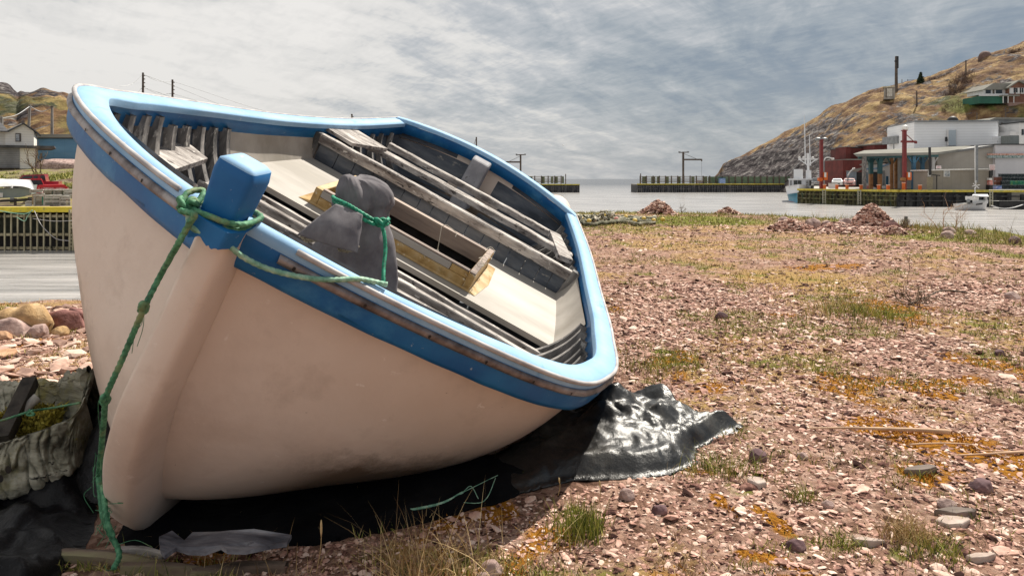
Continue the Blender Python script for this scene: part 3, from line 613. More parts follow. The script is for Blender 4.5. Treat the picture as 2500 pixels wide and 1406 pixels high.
    while t<1.10:
        wd=.10+.07*rng.random(); o=rng.random()*.006; m.box(t,min(t+wd,1.12)-.006,3.235+o,3.26+o,kh-.06,-.535); t+=wd
    m.build('bulkhead_boards',GREYW,boat)
    def beam(name,t0,t1,s,h,ws=.055,hh=.06,mt=FLAKE,n=16,ds=0):
        P=crv([(t0,s,h),((t0+t1)/2,s+.004,h+.006),(t1,s+ds,h)],n); P=P+np.stack([0*P[:,0],(rng.random(n)-.5)*.006,(rng.random(n)-.5)*.006],1)
        m=MB(); Q=np.stack([P+np.array([0,a*ws,b*hh]) for a,b in ((-.5,-1),(-.5,-.12),(-.38,0),(.38,0),(.5,-.12),(.5,-1))],1)
        m.grid(Q,flip=True); m.grid(Q[:,[5,0]],flip=True); c=len(m.V[0]); m.add(Q[0],[(0,1,2,3,4,5)]); m.add(Q[-1],[(5,4,3,2,1,0)])
        return m.build(name,mt,boat)
    beam('thwart_beam',-1.10,1.12,3.25,-.510,.075,.07)
    beam('thwart_beam',-.86,1.06,3.72,-.505,.10,.05)
    beam('thwart_beam',-.80,.86,4.08,-.50,.075,.05)
    # corner seat boards aft
    def board(P4,th,mt,name):
        P=np.array(P4,float); V=list(P)+list(P-np.array([0,0,th])); return mesh(name,V,[(3,2,1,0),(4,5,6,7)]+[(i,(i+1)%4,(i+1)%4+4,i+4) for i in range(4)],mt,boat)
    board([(-1.12,3.34,-.475),(-.86,3.30,-.475),(-.70,3.72,-.475),(-1.06,3.80,-.475)],.025,FLAKE,'corner_seat')
    board([(.80,4.06,-.492),(.90,4.10,-.492),(1.07,3.50,-.492),(.95,3.44,-.492)],.04,FLAKE,'corner_seat')
    board([(-1.235,1.33,-.55),(-.98,1.30,-.55),(-1.04,1.72,-.55),(-1.27,1.80,-.55)],.03,FLAKE,'corner_seat')
    # forward stringers in front of the platform and the boards below them
    for s,h in ((2.13,-.745),(2.01,-.735),(1.86,-.735)):
        beam('floor_beam',inner_t(s,h-.02,-1,.04),inner_t(s,h-.02,1,.04),s,h,.045 if s<2.1 else .035,.05)
    m=MB(); t=inner_t(1.8,-.92,-1,.06); te=inner_t(1.8,-.92,1,.06)
    while t<te-.05:
        wd=min(.13+.06*rng.random(),te-t); m.box(t,t+wd-.008,1.80,1.825+rng.random()*.005,-.92,-.78); t+=wd
    m.build('lower_bulkhead_boards',GREYW,boat)
    m=MB(); s=.55
    while s<1.78:
        wl=inner_t(s,-.985,-1,.07); wr_=inner_t(s,-.985,1,.07); m.box(wl,wr_,s,s+.13,-.98,-.95+rng.random()*.008); s+=.14
    m.build('bilge_boards',GREYW,boat)
    m=MB(); m.box(-1.0,1.0,3.3,4.5,-.94,-.92); m.build('stern_sole',GREYW,boat)
build_inside()
def build_post():
    # stemhead post: tapered block, wider at the top
    V=[];lv=[(-.05,.048,.046),(-.02,.052,.052),(.02,.053,.053),(.120,.060,.058),(.150,.056,.054),(.160,.042,.042)]
    n=24; th=np.arange(n)*2*np.pi/n+.001; cx=np.sign(np.cos(th))*np.abs(np.cos(th))**.28; sy=np.sign(np.sin(th))*np.abs(np.sin(th))**.28
    for h,a,b in lv: V.append(np.stack([-.02+cx*a-.05*max(h,0),.000+sy*b+.03*max(h,0),np.full(n,h)],1))
    V=np.array(V); Fc=[(i*n+j,i*n+(j+1)%n,(i+1)*n+(j+1)%n,(i+1)*n+j) for i in range(len(lv)-1) for j in range(n)]+[tuple((len(lv)-1)*n+j for j in range(n))]
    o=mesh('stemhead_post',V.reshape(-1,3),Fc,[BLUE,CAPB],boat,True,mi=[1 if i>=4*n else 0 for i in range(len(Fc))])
    m=MB()
    # blue breast block joining the rail ends to the post, ragged paint edge below
    n=26; k=np.linspace(-1,1,n); zz=-.052+.016*(fbm(k*5+3,k*0,4)-.5)*2
    pts=np.array([(q*.072-.004,(-.092 if abs(q)<.72 else -.092+(abs(q)-.72)*.2),0) for q in k])
    P=np.stack([pts+np.array([0,.0,.0]),np.stack([pts[:,0]*.95,pts[:,1]-.004,zz],1)],1); m.grid(P,flip=True)
    top=np.stack([pts,np.stack([pts[:,0]*.9,pts[:,1]*0+.03,pts[:,2]+.008],1)],1); m.grid(top)
    m.build('breast_block',BLUE,boat,True)
build_post()
# ---------------------------------------------------------------- things in and on the boat
CLOTH=mat('grey_pile_backed_cloth',[(.13,.12,.13),(.20,.19,.20)],scale=14,rough=.95,spec=.2,bump=.5,bscale=240,bdist=.0015,stain=[((.26,.25,.26),6,.60,.75,(1,1,.3))])
FUZZ=mat('cloth_felt_underside',[(.07,.06,.045),(.30,.27,.20),(.48,.44,.34)],scale=170,rough=1,bump=1,bscale=260,bdist=.004)
ROPE=mat('green_poly_rope',[(.02,.10,.05),(.05,.20,.10),(.12,.32,.17)],scale=60,rough=.7,bump=.5,bscale=300,bdist=.001,stain=[((.22,.26,.12),8,.52,.66,(1,1,1))])
ROPE2=mat('bright_green_rope',[(.0,.12,.06),(.006,.24,.13),(.02,.33,.19)],scale=60,rough=.6,bump=.5,bscale=300,bdist=.001)
ROPE3=mat('faded_green_rope',[(.10,.24,.16),(.22,.42,.30),(.40,.56,.42)],scale=40,rough=.7,bump=.5,bscale=300,bdist=.001)
def cover():
    Yc=2.9; c=W(866,600,Yc)
    # height rows: (pixel v, left u, right u)
    rows=[(432,846,888),(435,834,906),(445,828,925),(460,824,943),(482,821,957),(503,821,959),(516,824,950),(530,822,945),(548,812,946),(570,790,951),(600,765,957),(640,752,962),(690,745,967),(740,742,970),(790,740,973)]
    n=110; th=np.linspace(0,2*np.pi,n,endpoint=False); V=[]
    for k,(v,ul,ur) in enumerate(rows):
        z=Z_(v,Yc); xl=X_(ul,Yc); xr=X_(ur,Yc); cx=(xl+xr)/2; a=(xr-xl)/2; low=max(0,(k-7)/7)
        b=a*(.85 if k<8 else .85-.25*low)
        fold=1+.07*np.exp(-((th-3.9)/.35)**2)*(k<8)-.07*np.exp(-((th-5.2)/.16)**2)*(1<k<8)+.12*low*np.cos(5*th+1.0)+.05*low*np.cos(9*th+2)+(.05 if 2<k<12 else .02)*np.cos(3*th+.6)-.10*np.exp(-((th-4.55)/.10)**2)*(1 if 2<k<8 else .3)
        V.append(np.stack([cx+a*np.cos(th)*fold,Yc+b*np.sin(th)*fold,z+.012*np.sin(2*th+k*.4)+0*th],1))
    V=np.array(V); V+=((fbm(V[...,0]*14+V[...,2]*9,V[...,1]*14-V[...,2]*7,4)-.5)*.03)[...,None]*np.array([1,1,.2])
    V=np.stack([crv(V[:,j],60) for j in range(n)],1); lowz=ss(.4,1,np.linspace(0,1,60))[:,None]; an=np.arctan2(V[...,1]-Yc,V[...,0]-V[...,0].mean(1,keepdims=True)); cc=crumple(an*.9+V[...,2]*.6,V[...,2]*2.2,1.15,17,4)
    dv=V-V.mean(1,keepdims=True); dv[...,2]=0; dv/=np.linalg.norm(dv,axis=-1,keepdims=True)+1e-9; V=V+dv*((cc-.5)*.055)[...,None]
    m=60; Fc=[(i*n+(j+1)%n,i*n+j,(i+1)*n+j,(i+1)*n+(j+1)%n) for i in range(m-1) for j in range(n)]+[tuple(range(n))]
    root=empty('cloth_cover',tuple(c),'charcoal cloth hood draped over a fitting inside the boat, flap folded showing fuzzy lining','cover')
    def part(name,V,Fc,mt,smooth=True):
        return mesh(name,np.asarray(V)-c,Fc,mt,root,smooth)
    o=part('hood',V.reshape(-1,3),Fc,CLOTH)
    # folded outer flap hanging on the near side
    def quadgrid(p00,p10,p11,p01,bul,n1=14,n2=14,sd=0):
        s,t=np.meshgrid(np.linspace(0,1,n1),np.linspace(0,1,n2),indexing='ij'); s=s[...,None]; t=t[...,None]
        P=(1-s)*(1-t)*p00+s*(1-t)*p10+s*t*p11+(1-s)*t*p01
        P=P+np.array([0,-1.,.15])*bul*np.sin(np.pi*s)*np.sin(np.pi*np.clip(t,0,1)) ; P=P+((fbm(P[...,0]*20+sd,P[...,2]*20,3)-.5)*.012)[...,None]*np.array([0,1,0]); return P
    mb=MB(); P=quadgrid(W(822,500,2.66),W(886,526,2.62),W(874,618,2.55),W(728,574,2.62),.035,22,22); a,b=P.shape[:2]
    Fc=[(i*b+j,(i+1)*b+j,(i+1)*b+j+1,i*b+j+1) for i in range(a-1) for j in range(b-1)]
    o=part('folded_flap',P.reshape(-1,3),Fc,CLOTH); so=o.modifiers.new('s','SOLIDIFY'); so.thickness=.008
    P=quadgrid(W(742,562,2.70),W(815,582,2.64),W(812,584,2.66),W(742,592,2.70),.01,sd=5)
    P=quadgrid(W(733,578,2.655),W(818,585,2.60),W(798,584,2.63),W(744,594,2.66),.0,sd=5)
    pts=[W(731,577,2.64),W(755,563,2.63),W(790,572,2.62),W(818,583,2.60),W(840,588,2.60),W(876,603,2.585),W(866,613,2.60),W(848,618,2.61),W(826,614,2.61),W(820,598,2.62),W(800,588,2.63),W(770,591,2.64),W(745,594,2.65)]
    pts=np.array(pts); back=pts+np.array([0,.02,0]); k=len(pts)
    o=part('fuzzy_lining',np.concatenate([pts,back]),[tuple(range(k)),tuple(range(k,2*k))[::-1]]+[(i,(i+1)%k+0,(i+1)%k+k,i+k) for i in range(k)],FUZZ,False)
    return Yc
cover()
def rope(name,label,paths,mt,r=.009,twist=110,lobes=3,cat='rope',frays=()):
    c=np.array(paths[0][0],float); m=MB()
    for P in paths:
        L=sum(np.linalg.norm(np.array(P[i+1])-np.array(P[i])) for i in range(len(P)-1)); n=int(max(20,L/.006)); m.tube(crv(P,min(n,500))-c,r,12,True,lobes,twist)
    root=m.build(name,mt,None,True); root.location=c; tag(root,label,cat)
    if frays:
        for hi in (True,False):
            f=MB(); fs=[P for P in frays if (np.array(P)[0][2]>.42)==hi]
            for P in fs: f.tube(crv(P,30)-c,.0010,4)
            if fs: f.build('frayed_strands',mt,root,True)
    return root
def loopw(cx,cy,hs,a,b,h0,tilt,n=26,ph=0,turns=1.,dr=0):
    """turns of rope round the post, in the boat frame"""
    th=np.linspace(0,2*np.pi*turns,int(n*turns))+ph; c=np.sign(np.cos(th))*np.abs(np.cos(th))**.6; s=np.sign(np.sin(th))*np.abs(np.sin(th))**.6
    return b2w(np.stack([cx+a*c,cy+b*s,h0+tilt*c+hs*np.linspace(0,1,len(th))],1))
def ropes():
    # round the stemhead
    l1=loopw(-.02,0,.0,.074,.074,-.012,.012,40); l2=loopw(-.02,0,.0,.078,.078,.008,.012,40,.3)
    knot=[b2w((-.088+.009*math.cos(a*1.9)+.003*a/6,-.062+.010*math.sin(a*1.9),.0+.016*math.sin(a*1.3))) for a in np.linspace(0,9,26)]
    knot2=[b2w(p) for p in [(-.10,-.09,-.01),(-.118,-.05,.02),(-.105,-.01,.03),(-.088,-.03,.02),(-.084,-.075,-.005),(-.11,-.088,.012),(-.122,-.04,.0)]]
    down=[b2w((-.09,-.10,-.008))]+[b2w(bat(u,v,1,-.115)) for u,v in ((474,524),(463,545),(450,568),(430,604))]+[b2w(bat(u,v,0,t)) for u,v,t in [(393,670,-.120),(355,745,-.105),(326,812,-.104),(297,880,-.105),(272,935,-.107),(258,972,-.11),(254,1020,-.115),(250,1060,-.118),(246,1110,-.12),(240,1160,-.125)]]
    # end lying on the ground at the forefoot
    yk=[bat(240,1160,0,-.125)]
    tail=[down[-1],W(246,1215,2.13),W(252,1262,2.1),W(270,1305,2.08),W(288,1338,2.07),W(290,1362,2.05),W(278,1385,2.0)]
    hk=[b2w(bat(352+7*math.cos(a)-.3*a,744+9*math.sin(a)+a*1.2,0,-.118+.014*math.sin(a*.5))) for a in np.linspace(0,12.5,30)]
    hk2=[b2w(bat(258+7*math.cos(a)-.3*a,970+7*math.sin(a)+a*.8,0,-.122+.012*math.sin(a*.5))) for a in np.linspace(0,9,24)]
    tail2=[b2w(bat(248,972,0,-.13)),b2w(bat(240,985,0,-.13)),b2w(bat(243,1040,0,-.13)),W(252,1080,2.12)]
    tail3=[W(250,1185,2.12),W(256,1230,2.07),W(262,1275,2.04),W(276,1310,2.04)]
    fr=[[b2w(bat(350,755,0,-.12)),b2w(bat(346,790,0,-.13)),b2w(bat(330,812,0,-.13)),b2w(bat(322,862,0,-.13))],[b2w(bat(352,750,0,-.12)),b2w(bat(349,800,0,-.125)),b2w(bat(335,845,0,-.13))],
        [b2w(bat(246,1095,0,-.13)),W(236,1130,2.12),W(225,1150,2.12)],[W(228,1140,2.12),W(229,1205,2.08),W(240,1212,2.07)],[W(284,1330,2.05),W(330,1318,2.07),W(372,1335,2.04)],[W(280,1385,2.0),W(262,1392,1.98),W(255,1380,1.99)]]
    for k in range(10):
        a=G(244+rng.normal()*5,1180); b=W(243+rng.normal()*12,1100+rng.random()*90,2.12); fr.append([b,b+rng.normal(size=3)*.008-np.array([0,0,.03]),b+rng.normal(size=3)*.012-np.array([0,0,.06])])
    for k in range(12):
        b=W(262+rng.normal()*10,1225+rng.random()*90,2.05); fr.append([b,b+rng.normal(size=3)*.012,b+rng.normal(size=3)*.02-np.array([0,0,.02])])
    rope('mooring_rope','dark green rope knotted round the blue stemhead and trailing down the bow to the ground',[l1,l2,knot,knot2,down,tail,hk,hk2,tail3],ROPE,.0086,110,frays=fr+[tail2])
    side=[b2w((-.07,-.09,-.01)),b2w((-.045,-.094,-.035))]
    def onband(u,v,off):
        r=bray(u,v); nrm=np.array([1.,-1.80,0]); k=((.03+off)-nrm@BC)/(nrm@r); return b2w(BC+k*r)
    side+=[onband(548,592,.13),onband(590,625,.10),onband(640,651,.09),onband(695,668,.085),onband(760,680,.08),onband(820,683,.075),onband(872,681,.05),onband(905,686,.0),onband(935,693,-.03),onband(946,694,-.03)]
    rope('side_rope','pale green rope running from the stemhead along the low rail to the cover',[side],ROPE3,.0082,105)
    # bright rope round the hood
    Yf=2.61
    a=[W(u,v,y) for u,v,y in [(950,536,2.90),(905,505,3.18),(850,486,3.18),(816,480,2.86),(819,486,2.74),(850,500,2.65),(890,524,2.63),(925,543,2.66),(948,536,2.74)]]
    b=[W(u,v,y) for u,v,y in [(950,545,2.92),(905,515,3.2),(850,494,3.2),(817,488,2.88),(822,497,2.73),(852,513,2.645),(888,536,2.625),(918,548,2.64),(946,548,2.72)]]
    kn=[W(922+11*math.cos(t*1.7)+t*1.3,543+8*math.sin(t*2.1),2.635+.01*math.sin(t)) for t in np.linspace(0,11,34)]
    hang=[W(932,550,2.63),W(938,572,2.62),W(941,610,2.60),W(937,650,2.56),W(936,690,2.52),W(937,740,2.50)]
    rope('tie_rope','bright green rope tied round the neck of the grey cloth hood',[a,b,kn,hang],ROPE2,.0078,130)
    # little weight on a string at the hatch
    p0=b2w((.12,2.97,-.565)); s=empty('string_weight',tuple(p0),'small grey lump hanging on a pale string from the hatch edge','weight')
    STR=mat('pale_string',[(.5,.46,.38),(.66,.6,.5)],scale=30,rough=.8)
    top=bat(1078,553,2,-.57); top=b2w(top); bot=top+np.array([-.03,-.02,-.19])
    lp=[top,top+np.array([.03,.01,.01]),top+np.array([.06,.02,-.01]),top+np.array([.10,.02,-.045]),top+np.array([.095,.0,-.075])]
    m=MB(); m.tube(crv([top-p0,(top+bot)/2-p0,bot-p0],12),.0025,6); m.tube(crv(np.array(lp)-p0,30),.0025,6); m.build('string',STR,s,True)
    V=np.array([(x,y,z) for z,r in ((.03,.010),(.0,.022),(-.04,.024),(-.055,.014)) for x,y in [(r*math.cos(t),r*math.sin(t)) for t in np.arange(7)*2*math.pi/7]])*np.array([1,1,1])+bot-p0
    Fc=[(i*7+j,i*7+(j+1)%7,(i+1)*7+(j+1)%7,(i+1)*7+j) for i in range(3) for j in range(7)]+[tuple(range(7))[::-1],tuple(range(21,28))]
    mesh('weight',V,Fc,mat('cement_lump',[(.25,.24,.21),(.45,.43,.38)],scale=40,rough=.9,bump=.6,bscale=90,bdist=.003),s)
    # wire loop and twine on the coaming end
    m=MB(); c=b2w((.50,2.4,-.56)); P=[b2w((.50+.03*math.sin(a*2.3),2.40+a*.09,-.557+.012*math.sin(a*5)))-c for a in np.linspace(0,6,40)]; m.tube(crv(P,80),.0018,5)
    P=[b2w((.515+.02*math.cos(a*3),2.42+a*.03,-.555+.01*math.cos(a*4)))-c for a in np.linspace(0,6,40)]; m.tube(crv(P,80),.0016,5)
    o=m.build('twine',STR,None,True); o.location=c; tag(o,'tangled pale twine lying over the yellow end board of the hatch','twine')
ropes()
# ---------------------------------------------------------------- foreground things on the ground
def poly_sd(x,y,P):
    d=np.full(x.shape,1e9); ins=np.zeros(x.shape,bool)
    for i in range(len(P)):
        a=P[i]; b=P[(i+1)%len(P)]; e=b-a; t=np.clip(((x-a[0])*e[0]+(y-a[1])*e[1])/(e@e),0,1); d=np.minimum(d,np.hypot(x-a[0]-t*e[0],y-a[1]-t*e[1]))
        c=((a[1]>y)!=(b[1]>y))&(x<(b[0]-a[0])*(y-a[1])/(b[1]-a[1]+1e-12)+a[0]); ins^=c
    return np.where(ins,d,-d)
def ico():
    t=(1+5**.5)/2; V=np.array([(-1,t,0),(1,t,0),(-1,-t,0),(1,-t,0),(0,-1,t),(0,1,t),(0,-1,-t),(0,1,-t),(t,0,-1),(t,0,1),(-t,0,-1),(-t,0,1)],float); V/=np.linalg.norm(V[0])
    Fa=np.array([(0,11,5),(0,5,1),(0,1,7),(0,7,10),(0,10,11),(1,5,9),(5,11,4),(11,10,2),(10,7,6),(7,1,8),(3,9,4),(3,4,2),(3,2,6),(3,6,8),(3,8,9),(4,9,5),(2,4,11),(6,2,10),(8,6,7),(9,8,1)])
    return V,Fa
IV,IF=ico()
def ico2(k=2):
    V=[tuple(v) for v in IV]; Fc=[tuple(f) for f in IF]
    for _ in range(k):
        cache={}; nf=[]
        def mid(a,b):
            e=(min(a,b),max(a,b))
            if e not in cache: p=np.array(V[a])+np.array(V[b]); p/=np.linalg.norm(p); V.append(tuple(p)); cache[e]=len(V)-1
            return cache[e]
        for a,b,c in Fc:
            x,y,z=mid(a,b),mid(b,c),mid(c,a); nf+=[(a,x,z),(b,y,x),(c,z,y),(x,y,z)]
        Fc=nf
    return np.array(V),Fc
I2V,I2F=ico2(3)
def scatter_stones(name,P,size,flat,mt,seed,kind_label,up=None):
    r=np.random.default_rng(seed); n=len(P); V=IV[None]*(1+ (r.random((n,12,1))-.5)*.7)
    # chop to angular chips
    V=np.clip(V,-.82,.82)
    sc=np.stack([size*(1.1+.5*r.random(n)),size*(.55+.5*r.random(n)),size*flat*(.35+.6*r.random(n))],1)[:,None]; V=V*sc
    tl=(r.random((n,1))-.5)*.9; c,s=np.cos(tl),np.sin(tl); x,z=V[...,0]*c-V[...,2]*s,V[...,0]*s+V[...,2]*c
    tl=(r.random((n,1))-.5)*.7; c,s=np.cos(tl),np.sin(tl); y,z=V[...,1]*c-z*s,V[...,1]*s+z*c
    a=r.random((n,1))*6.283; c,s=np.cos(a),np.sin(a); x,y=x*c-y*s,x*s+y*c
    V=np.stack([x,y,z],-1)+P[:,None]+np.array([0,0,1.])*(size*flat*.25)[:,None,None]
    Fa=(IF[None]+12*np.arange(n)[:,None,None]).reshape(-1,3)
    o=fastmesh(name,V.reshape(-1,3),Fa,mt,False); tag(o,kind_label[0],kind_label[1],kind='stuff'); return o
STONE=mat('pink_mauve_chips',[(.03,.013,.011),(.15,.075,.06),(.37,.21,.165),(.52,.32,.255),(.60,.41,.33),(.74,.58,.49)],scale=30,rough=.95,spec=.1,island=.75,lo=.15,hi=.86,bump=.4,bscale=120,bdist=.003)
UNDER=[G(u,v)[:2] for u,v in [(180,1420),(190,1180),(420,1120),(1000,1090),(1500,1010),(1720,1040),(1690,1120),(1560,1165),(1240,1200),(1080,1232),(900,1268),(640,1300),(360,1296)]]
def hull_clear(x,y):
    """True under the boat where nothing would be seen or fit"""
    return ((x+1.0)/0.75)**2+0*y<0
def gravel():
    r=np.random.default_rng(11)
    def pts(n,y0,y1,pw):
        u=r.random(n); Y=(y0**pw+(y1**pw-y0**pw)*u)**(1/pw); X=(r.random(n)*1.9-.95)*Y; return X,Y
    X1,Y1=pts(165000,1.6,7.5,1.05); X2,Y2=pts(60000,6.5,24,1.15)
    X=np.r_[X1,X2]; Y=np.r_[Y1,Y2]; size=np.r_[0.0052*np.exp(r.normal(size=len(X1))*.5)*(1+Y1*.10),.0115*np.exp(r.normal(size=len(X2))*.5)*(1+Y2*.035)]
    size=np.minimum(size,.045); d=sdist(X,Y); g,dd,m=masks(X,Y); keep=(d>.05)&(r.random(len(X))>.75*np.maximum(g,.8*m))&(r.random(len(X))>.45*dd)
    keep&=r.random(len(X))<.62+.38*ss(.36,.58,fbm(X*.9+5,Y*.9,3)); size=size*(.72+.62*fbm(X*.6+50,Y*.6,3))
    keep&=~((poly_sd(X,Y,[np.array(p) for p in UNDER])>0)&(Y>1.9)&~((X<-.7)&(Y<2.0)))
    X,Y,size=X[keep],Y[keep],size[keep]; P=np.stack([X,Y,gz(X,Y)],1)
    scatter_stones('gravel',P,size,.42,STONE,5,('loose pink and mauve stone chips covering the open ground','gravel'))
    n=300; X,Y=pts(n,1.8,20,1.1); size=.015*np.exp(r.normal(size=n)*.4)*(1+Y*.05); k=sdist(X,Y)>.3; X,Y,size=X[k],Y[k],size[k]
    scatter_stones('scattered_stones',np.stack([X,Y,gz(X,Y)],1),size,.42,STONE,8,('larger flat pink stones strewn among the gravel','stones'))
    # left bank, coarser
    n=2600; X=-7+r.random(n)*6.6; Y=3.2+r.random(n)*3.0; size=.03*np.exp(r.normal(size=n)*.5)
    scatter_stones('shore_shingle',np.stack([X,Y,gz(X,Y)],1),size,.5,mat('salmon_shingle',[(.22,.13,.10),(.48,.31,.24),(.66,.49,.40)],scale=20,rough=.9,island=.7,lo=.2,hi=.8,bump=.4,bscale=90,bdist=.004),9,('flat salmon pink slabs of shingle left of the bow','shingle'))
gravel()
def blades(name,P,h,w,mt,seed,label,lean=.5,kind='stuff',cat='grass',seg=3,parent=None):
    r=np.random.default_rng(seed); n=len(P); a=r.random(n)*6.283; L=h*(.5+r.random(n)*.9); ln=lean*(.2+r.random(n)); dx,dy=np.cos(a),np.sin(a); b=r.random(n)*6.283; sx,sy=np.cos(b),np.sin(b)
    V=np.zeros((n,seg*2+1,3))
    for k in range(seg+1):
        t=k/seg; cx=P[:,0]+dx*ln*L*t**1.7; cy=P[:,1]+dy*ln*L*t**1.7; cz=P[:,2]+L*t*(1-.25*ln*t)-.005
        ww=w*(1-t**1.5)/2
        if k<seg: V[:,2*k]=np.stack([cx-sx*ww,cy-sy*ww,cz],1); V[:,2*k+1]=np.stack([cx+sx*ww,cy+sy*ww,cz],1)
        else: V[:,2*k]=np.stack([cx,cy,cz],1)
    base=(seg*2+1)*np.arange(n)[:,None]; F3=[]
    for k in range(seg-1):
        for tri in ((2*k,2*k+1,2*k+3),(2*k,2*k+3,2*k+2)): F3.append(base+np.array(tri))
    k=seg-1; F3.append(base+np.array((2*k,2*k+1,2*k+2)))
    o=fastmesh(name,V.reshape(-1,3),np.stack(F3,1).reshape(-1,3),mt,False); tag(o,label,cat,kind=kind); return o
GRN=mat('spring_grass',[(.05,.07,.01),(.15,.18,.02),(.30,.31,.04),(.50,.42,.12)],scale=3,rough=.7,island=.8,lo=.15,hi=.85)
STR_=mat('dead_grass',[(.20,.12,.05),(.42,.29,.13),(.66,.50,.26)],scale=3,rough=.8,island=.8,lo=.15,hi=.85)
MOS=mat('orange_moss',[(.16,.05,.005),(.40,.16,.012),(.58,.28,.03)],scale=6,rough=.95,island=.6,lo=.15,hi=.85)
def grass():
    r=np.random.default_rng(21)
    n=430000; Y=np.exp(r.random(n)*math.log(25/1.55))*1.55; X=(r.random(n)*1.9-.95)*Y; g,dd,m=masks(X,Y); d=sdist(X,Y)
    clump=fbm(X*9,Y*9,3); 
    k=(d>-.5)&(r.random(n)<g*ss(.32,.55,clump)); P=np.stack([X,Y,gz(X,Y,False)],1)
    P1=P[k]; blades('green_grass',P1,.028+.0025*P1[:,1],.0025+.0007*P1[:,1],GRN,1,'short yellow green grass growing in patches through the gravel',.7)
    k=(d>-.5)&(r.random(n)<np.maximum(dd*.5,g*.30)*ss(.3,.65,fbm(X*7+9,Y*7,3))); P1=P[k]; blades('dry_grass',P1,.035+.0022*P1[:,1],.002+.0006*P1[:,1],STR_,2,'thin straw coloured grass lying over the gravel',1.1)
    k=(r.random(n)<m*1.0*ss(.35,.5,clump)); P1=P[k]; blades('orange_moss',P1,.010+.0012*P1[:,1],.006+.0008*P1[:,1],MOS,3,'rusty orange moss spreading in low mats over the stones',.9,cat='moss',seg=2)
    # rough fringe of taller grass on the shore crest
    n=9000; t=r.random(n); ang=r.random(n); X=1+r.random(n)*9.5; Y=11+r.random(n)*12.5; d=sdist(X,Y); k=(d>-.6)&(d<1.6)&(r.random(n)<ss(.42,.62,fbm(X*.9,Y*.9,3))); P1=np.stack([X,Y,gz(X,Y,False)],1)[k]
    blades('shore_grass',P1,np.where(P1[:,0]>8.2,.20,.11),.016,mat('bleached_shore_grass',[(.14,.15,.03),(.34,.30,.10),(.60,.47,.24)],scale=2,rough=.8,island=.8,lo=.15,hi=.85),4,'taller bleached grass along the crest of the shore',.6)
grass()
def tuft(u,v,n,h,sp,mt,label,name='grass_tuft',w=.003,lean=.6,seed=0,cat='grass tuft',group=None):
    r=np.random.default_rng(seed+100); c=G(u,v); P=np.stack([r.normal(size=n)*sp,r.normal(size=n)*sp*.8,np.zeros(n)],1); P[:,2]=gz(P[:,0]+c[0],P[:,1]+c[1],False)-gz(c[0],c[1],False)
    o=blades(name,P,h,w,mt,seed,label,lean,kind=None,cat=cat,seg=4); c[2]=gz(c[0],c[1],False); o.location=c
    if group: o['group']=group
    if sp>=.08: o['kind']='stuff'; o.name='grass_patch'
    return o
tuft(1412,1292,260,.115,.045,GRN,'bright green upright grass tuft beyond the boat shadow',lean=.45,seed=1)
tuft(2215,1320,420,.085,.04,STR_,'bushy straw coloured clump near the lower right',lean=.9,seed=2,w=.0025)
tuft(1020,1410,150,.20,.075,STR_,'tall spiky dead grass clump at the edge of the boat shadow',lean=.8,seed=3,w=.0028)
tuft(1160,1400,90,.17,.13,STR_,'thin sparse dead stalks right of the tall spiky clump',lean=1.0,seed=31,w=.0024)
tuft(1955,1222,120,.06,.03,GRN,'low green tuft on bare gravel between flat stones',lean=.8,seed=4)
tuft(2060,1330,110,.055,.03,GRN,'small green rosette beside orange moss',lean=.9,seed=5)
tuft(2290,1365,160,.07,.05,GRN,'yellow green tuft in front of the straw clump',lean=.7,seed=6)
tuft(1765,1150,220,.10,.07,GRN,'loose olive tuft right of the black tarp',lean=.8,seed=7)
tuft(1600,900,240,.10,.13,GRN,'green grass bed beside the low rail of the boat',lean=.7,seed=8,w=.004)
tuft(2120,775,260,.13,.22,GRN,'light green tuft in the middle of the open gravel',lean=.6,seed=9,w=.006)
tuft(2060,765,160,.13,.2,STR_,'pale straw tuft left of the middle green tuft',lean=.7,seed=10,w=.006)
tuft(300,1400,80,.07,.10,GRN,'thin green sprouts by the end of the mooring rope',lean=.9,seed=11)
tuft(620,1405,60,.10,.14,STR_,'few dry stalks below the torn grey board',lean=.9,seed=12)
def seedhead(u,v,v1,lab,seed):
    c=G(u,v); r=np.random.default_rng(seed); top=W(u+r.normal()*6,v1,c[1]-.02)-c; P=crv([(0,0,0),top*.5+np.array([.006,0,0]),top],14); m=MB(); m.tube(P,.0012,5)
    m.tube(P[-5:],[.0015,.003,.0034,.003,.001],6); o=m.build('seed_stalk',STR_,None,True); o.location=c; tag(o,lab,'grass stalk')
seedhead(1362,1210,1165,'single pale seed stalk at the edge of the tarp shadow',1); seedhead(1462,1230,1172,'seed stalk above the bright green tuft',2); seedhead(772,1400,1268,'reddish dry stalk standing in front of the dark hull shadow',3)
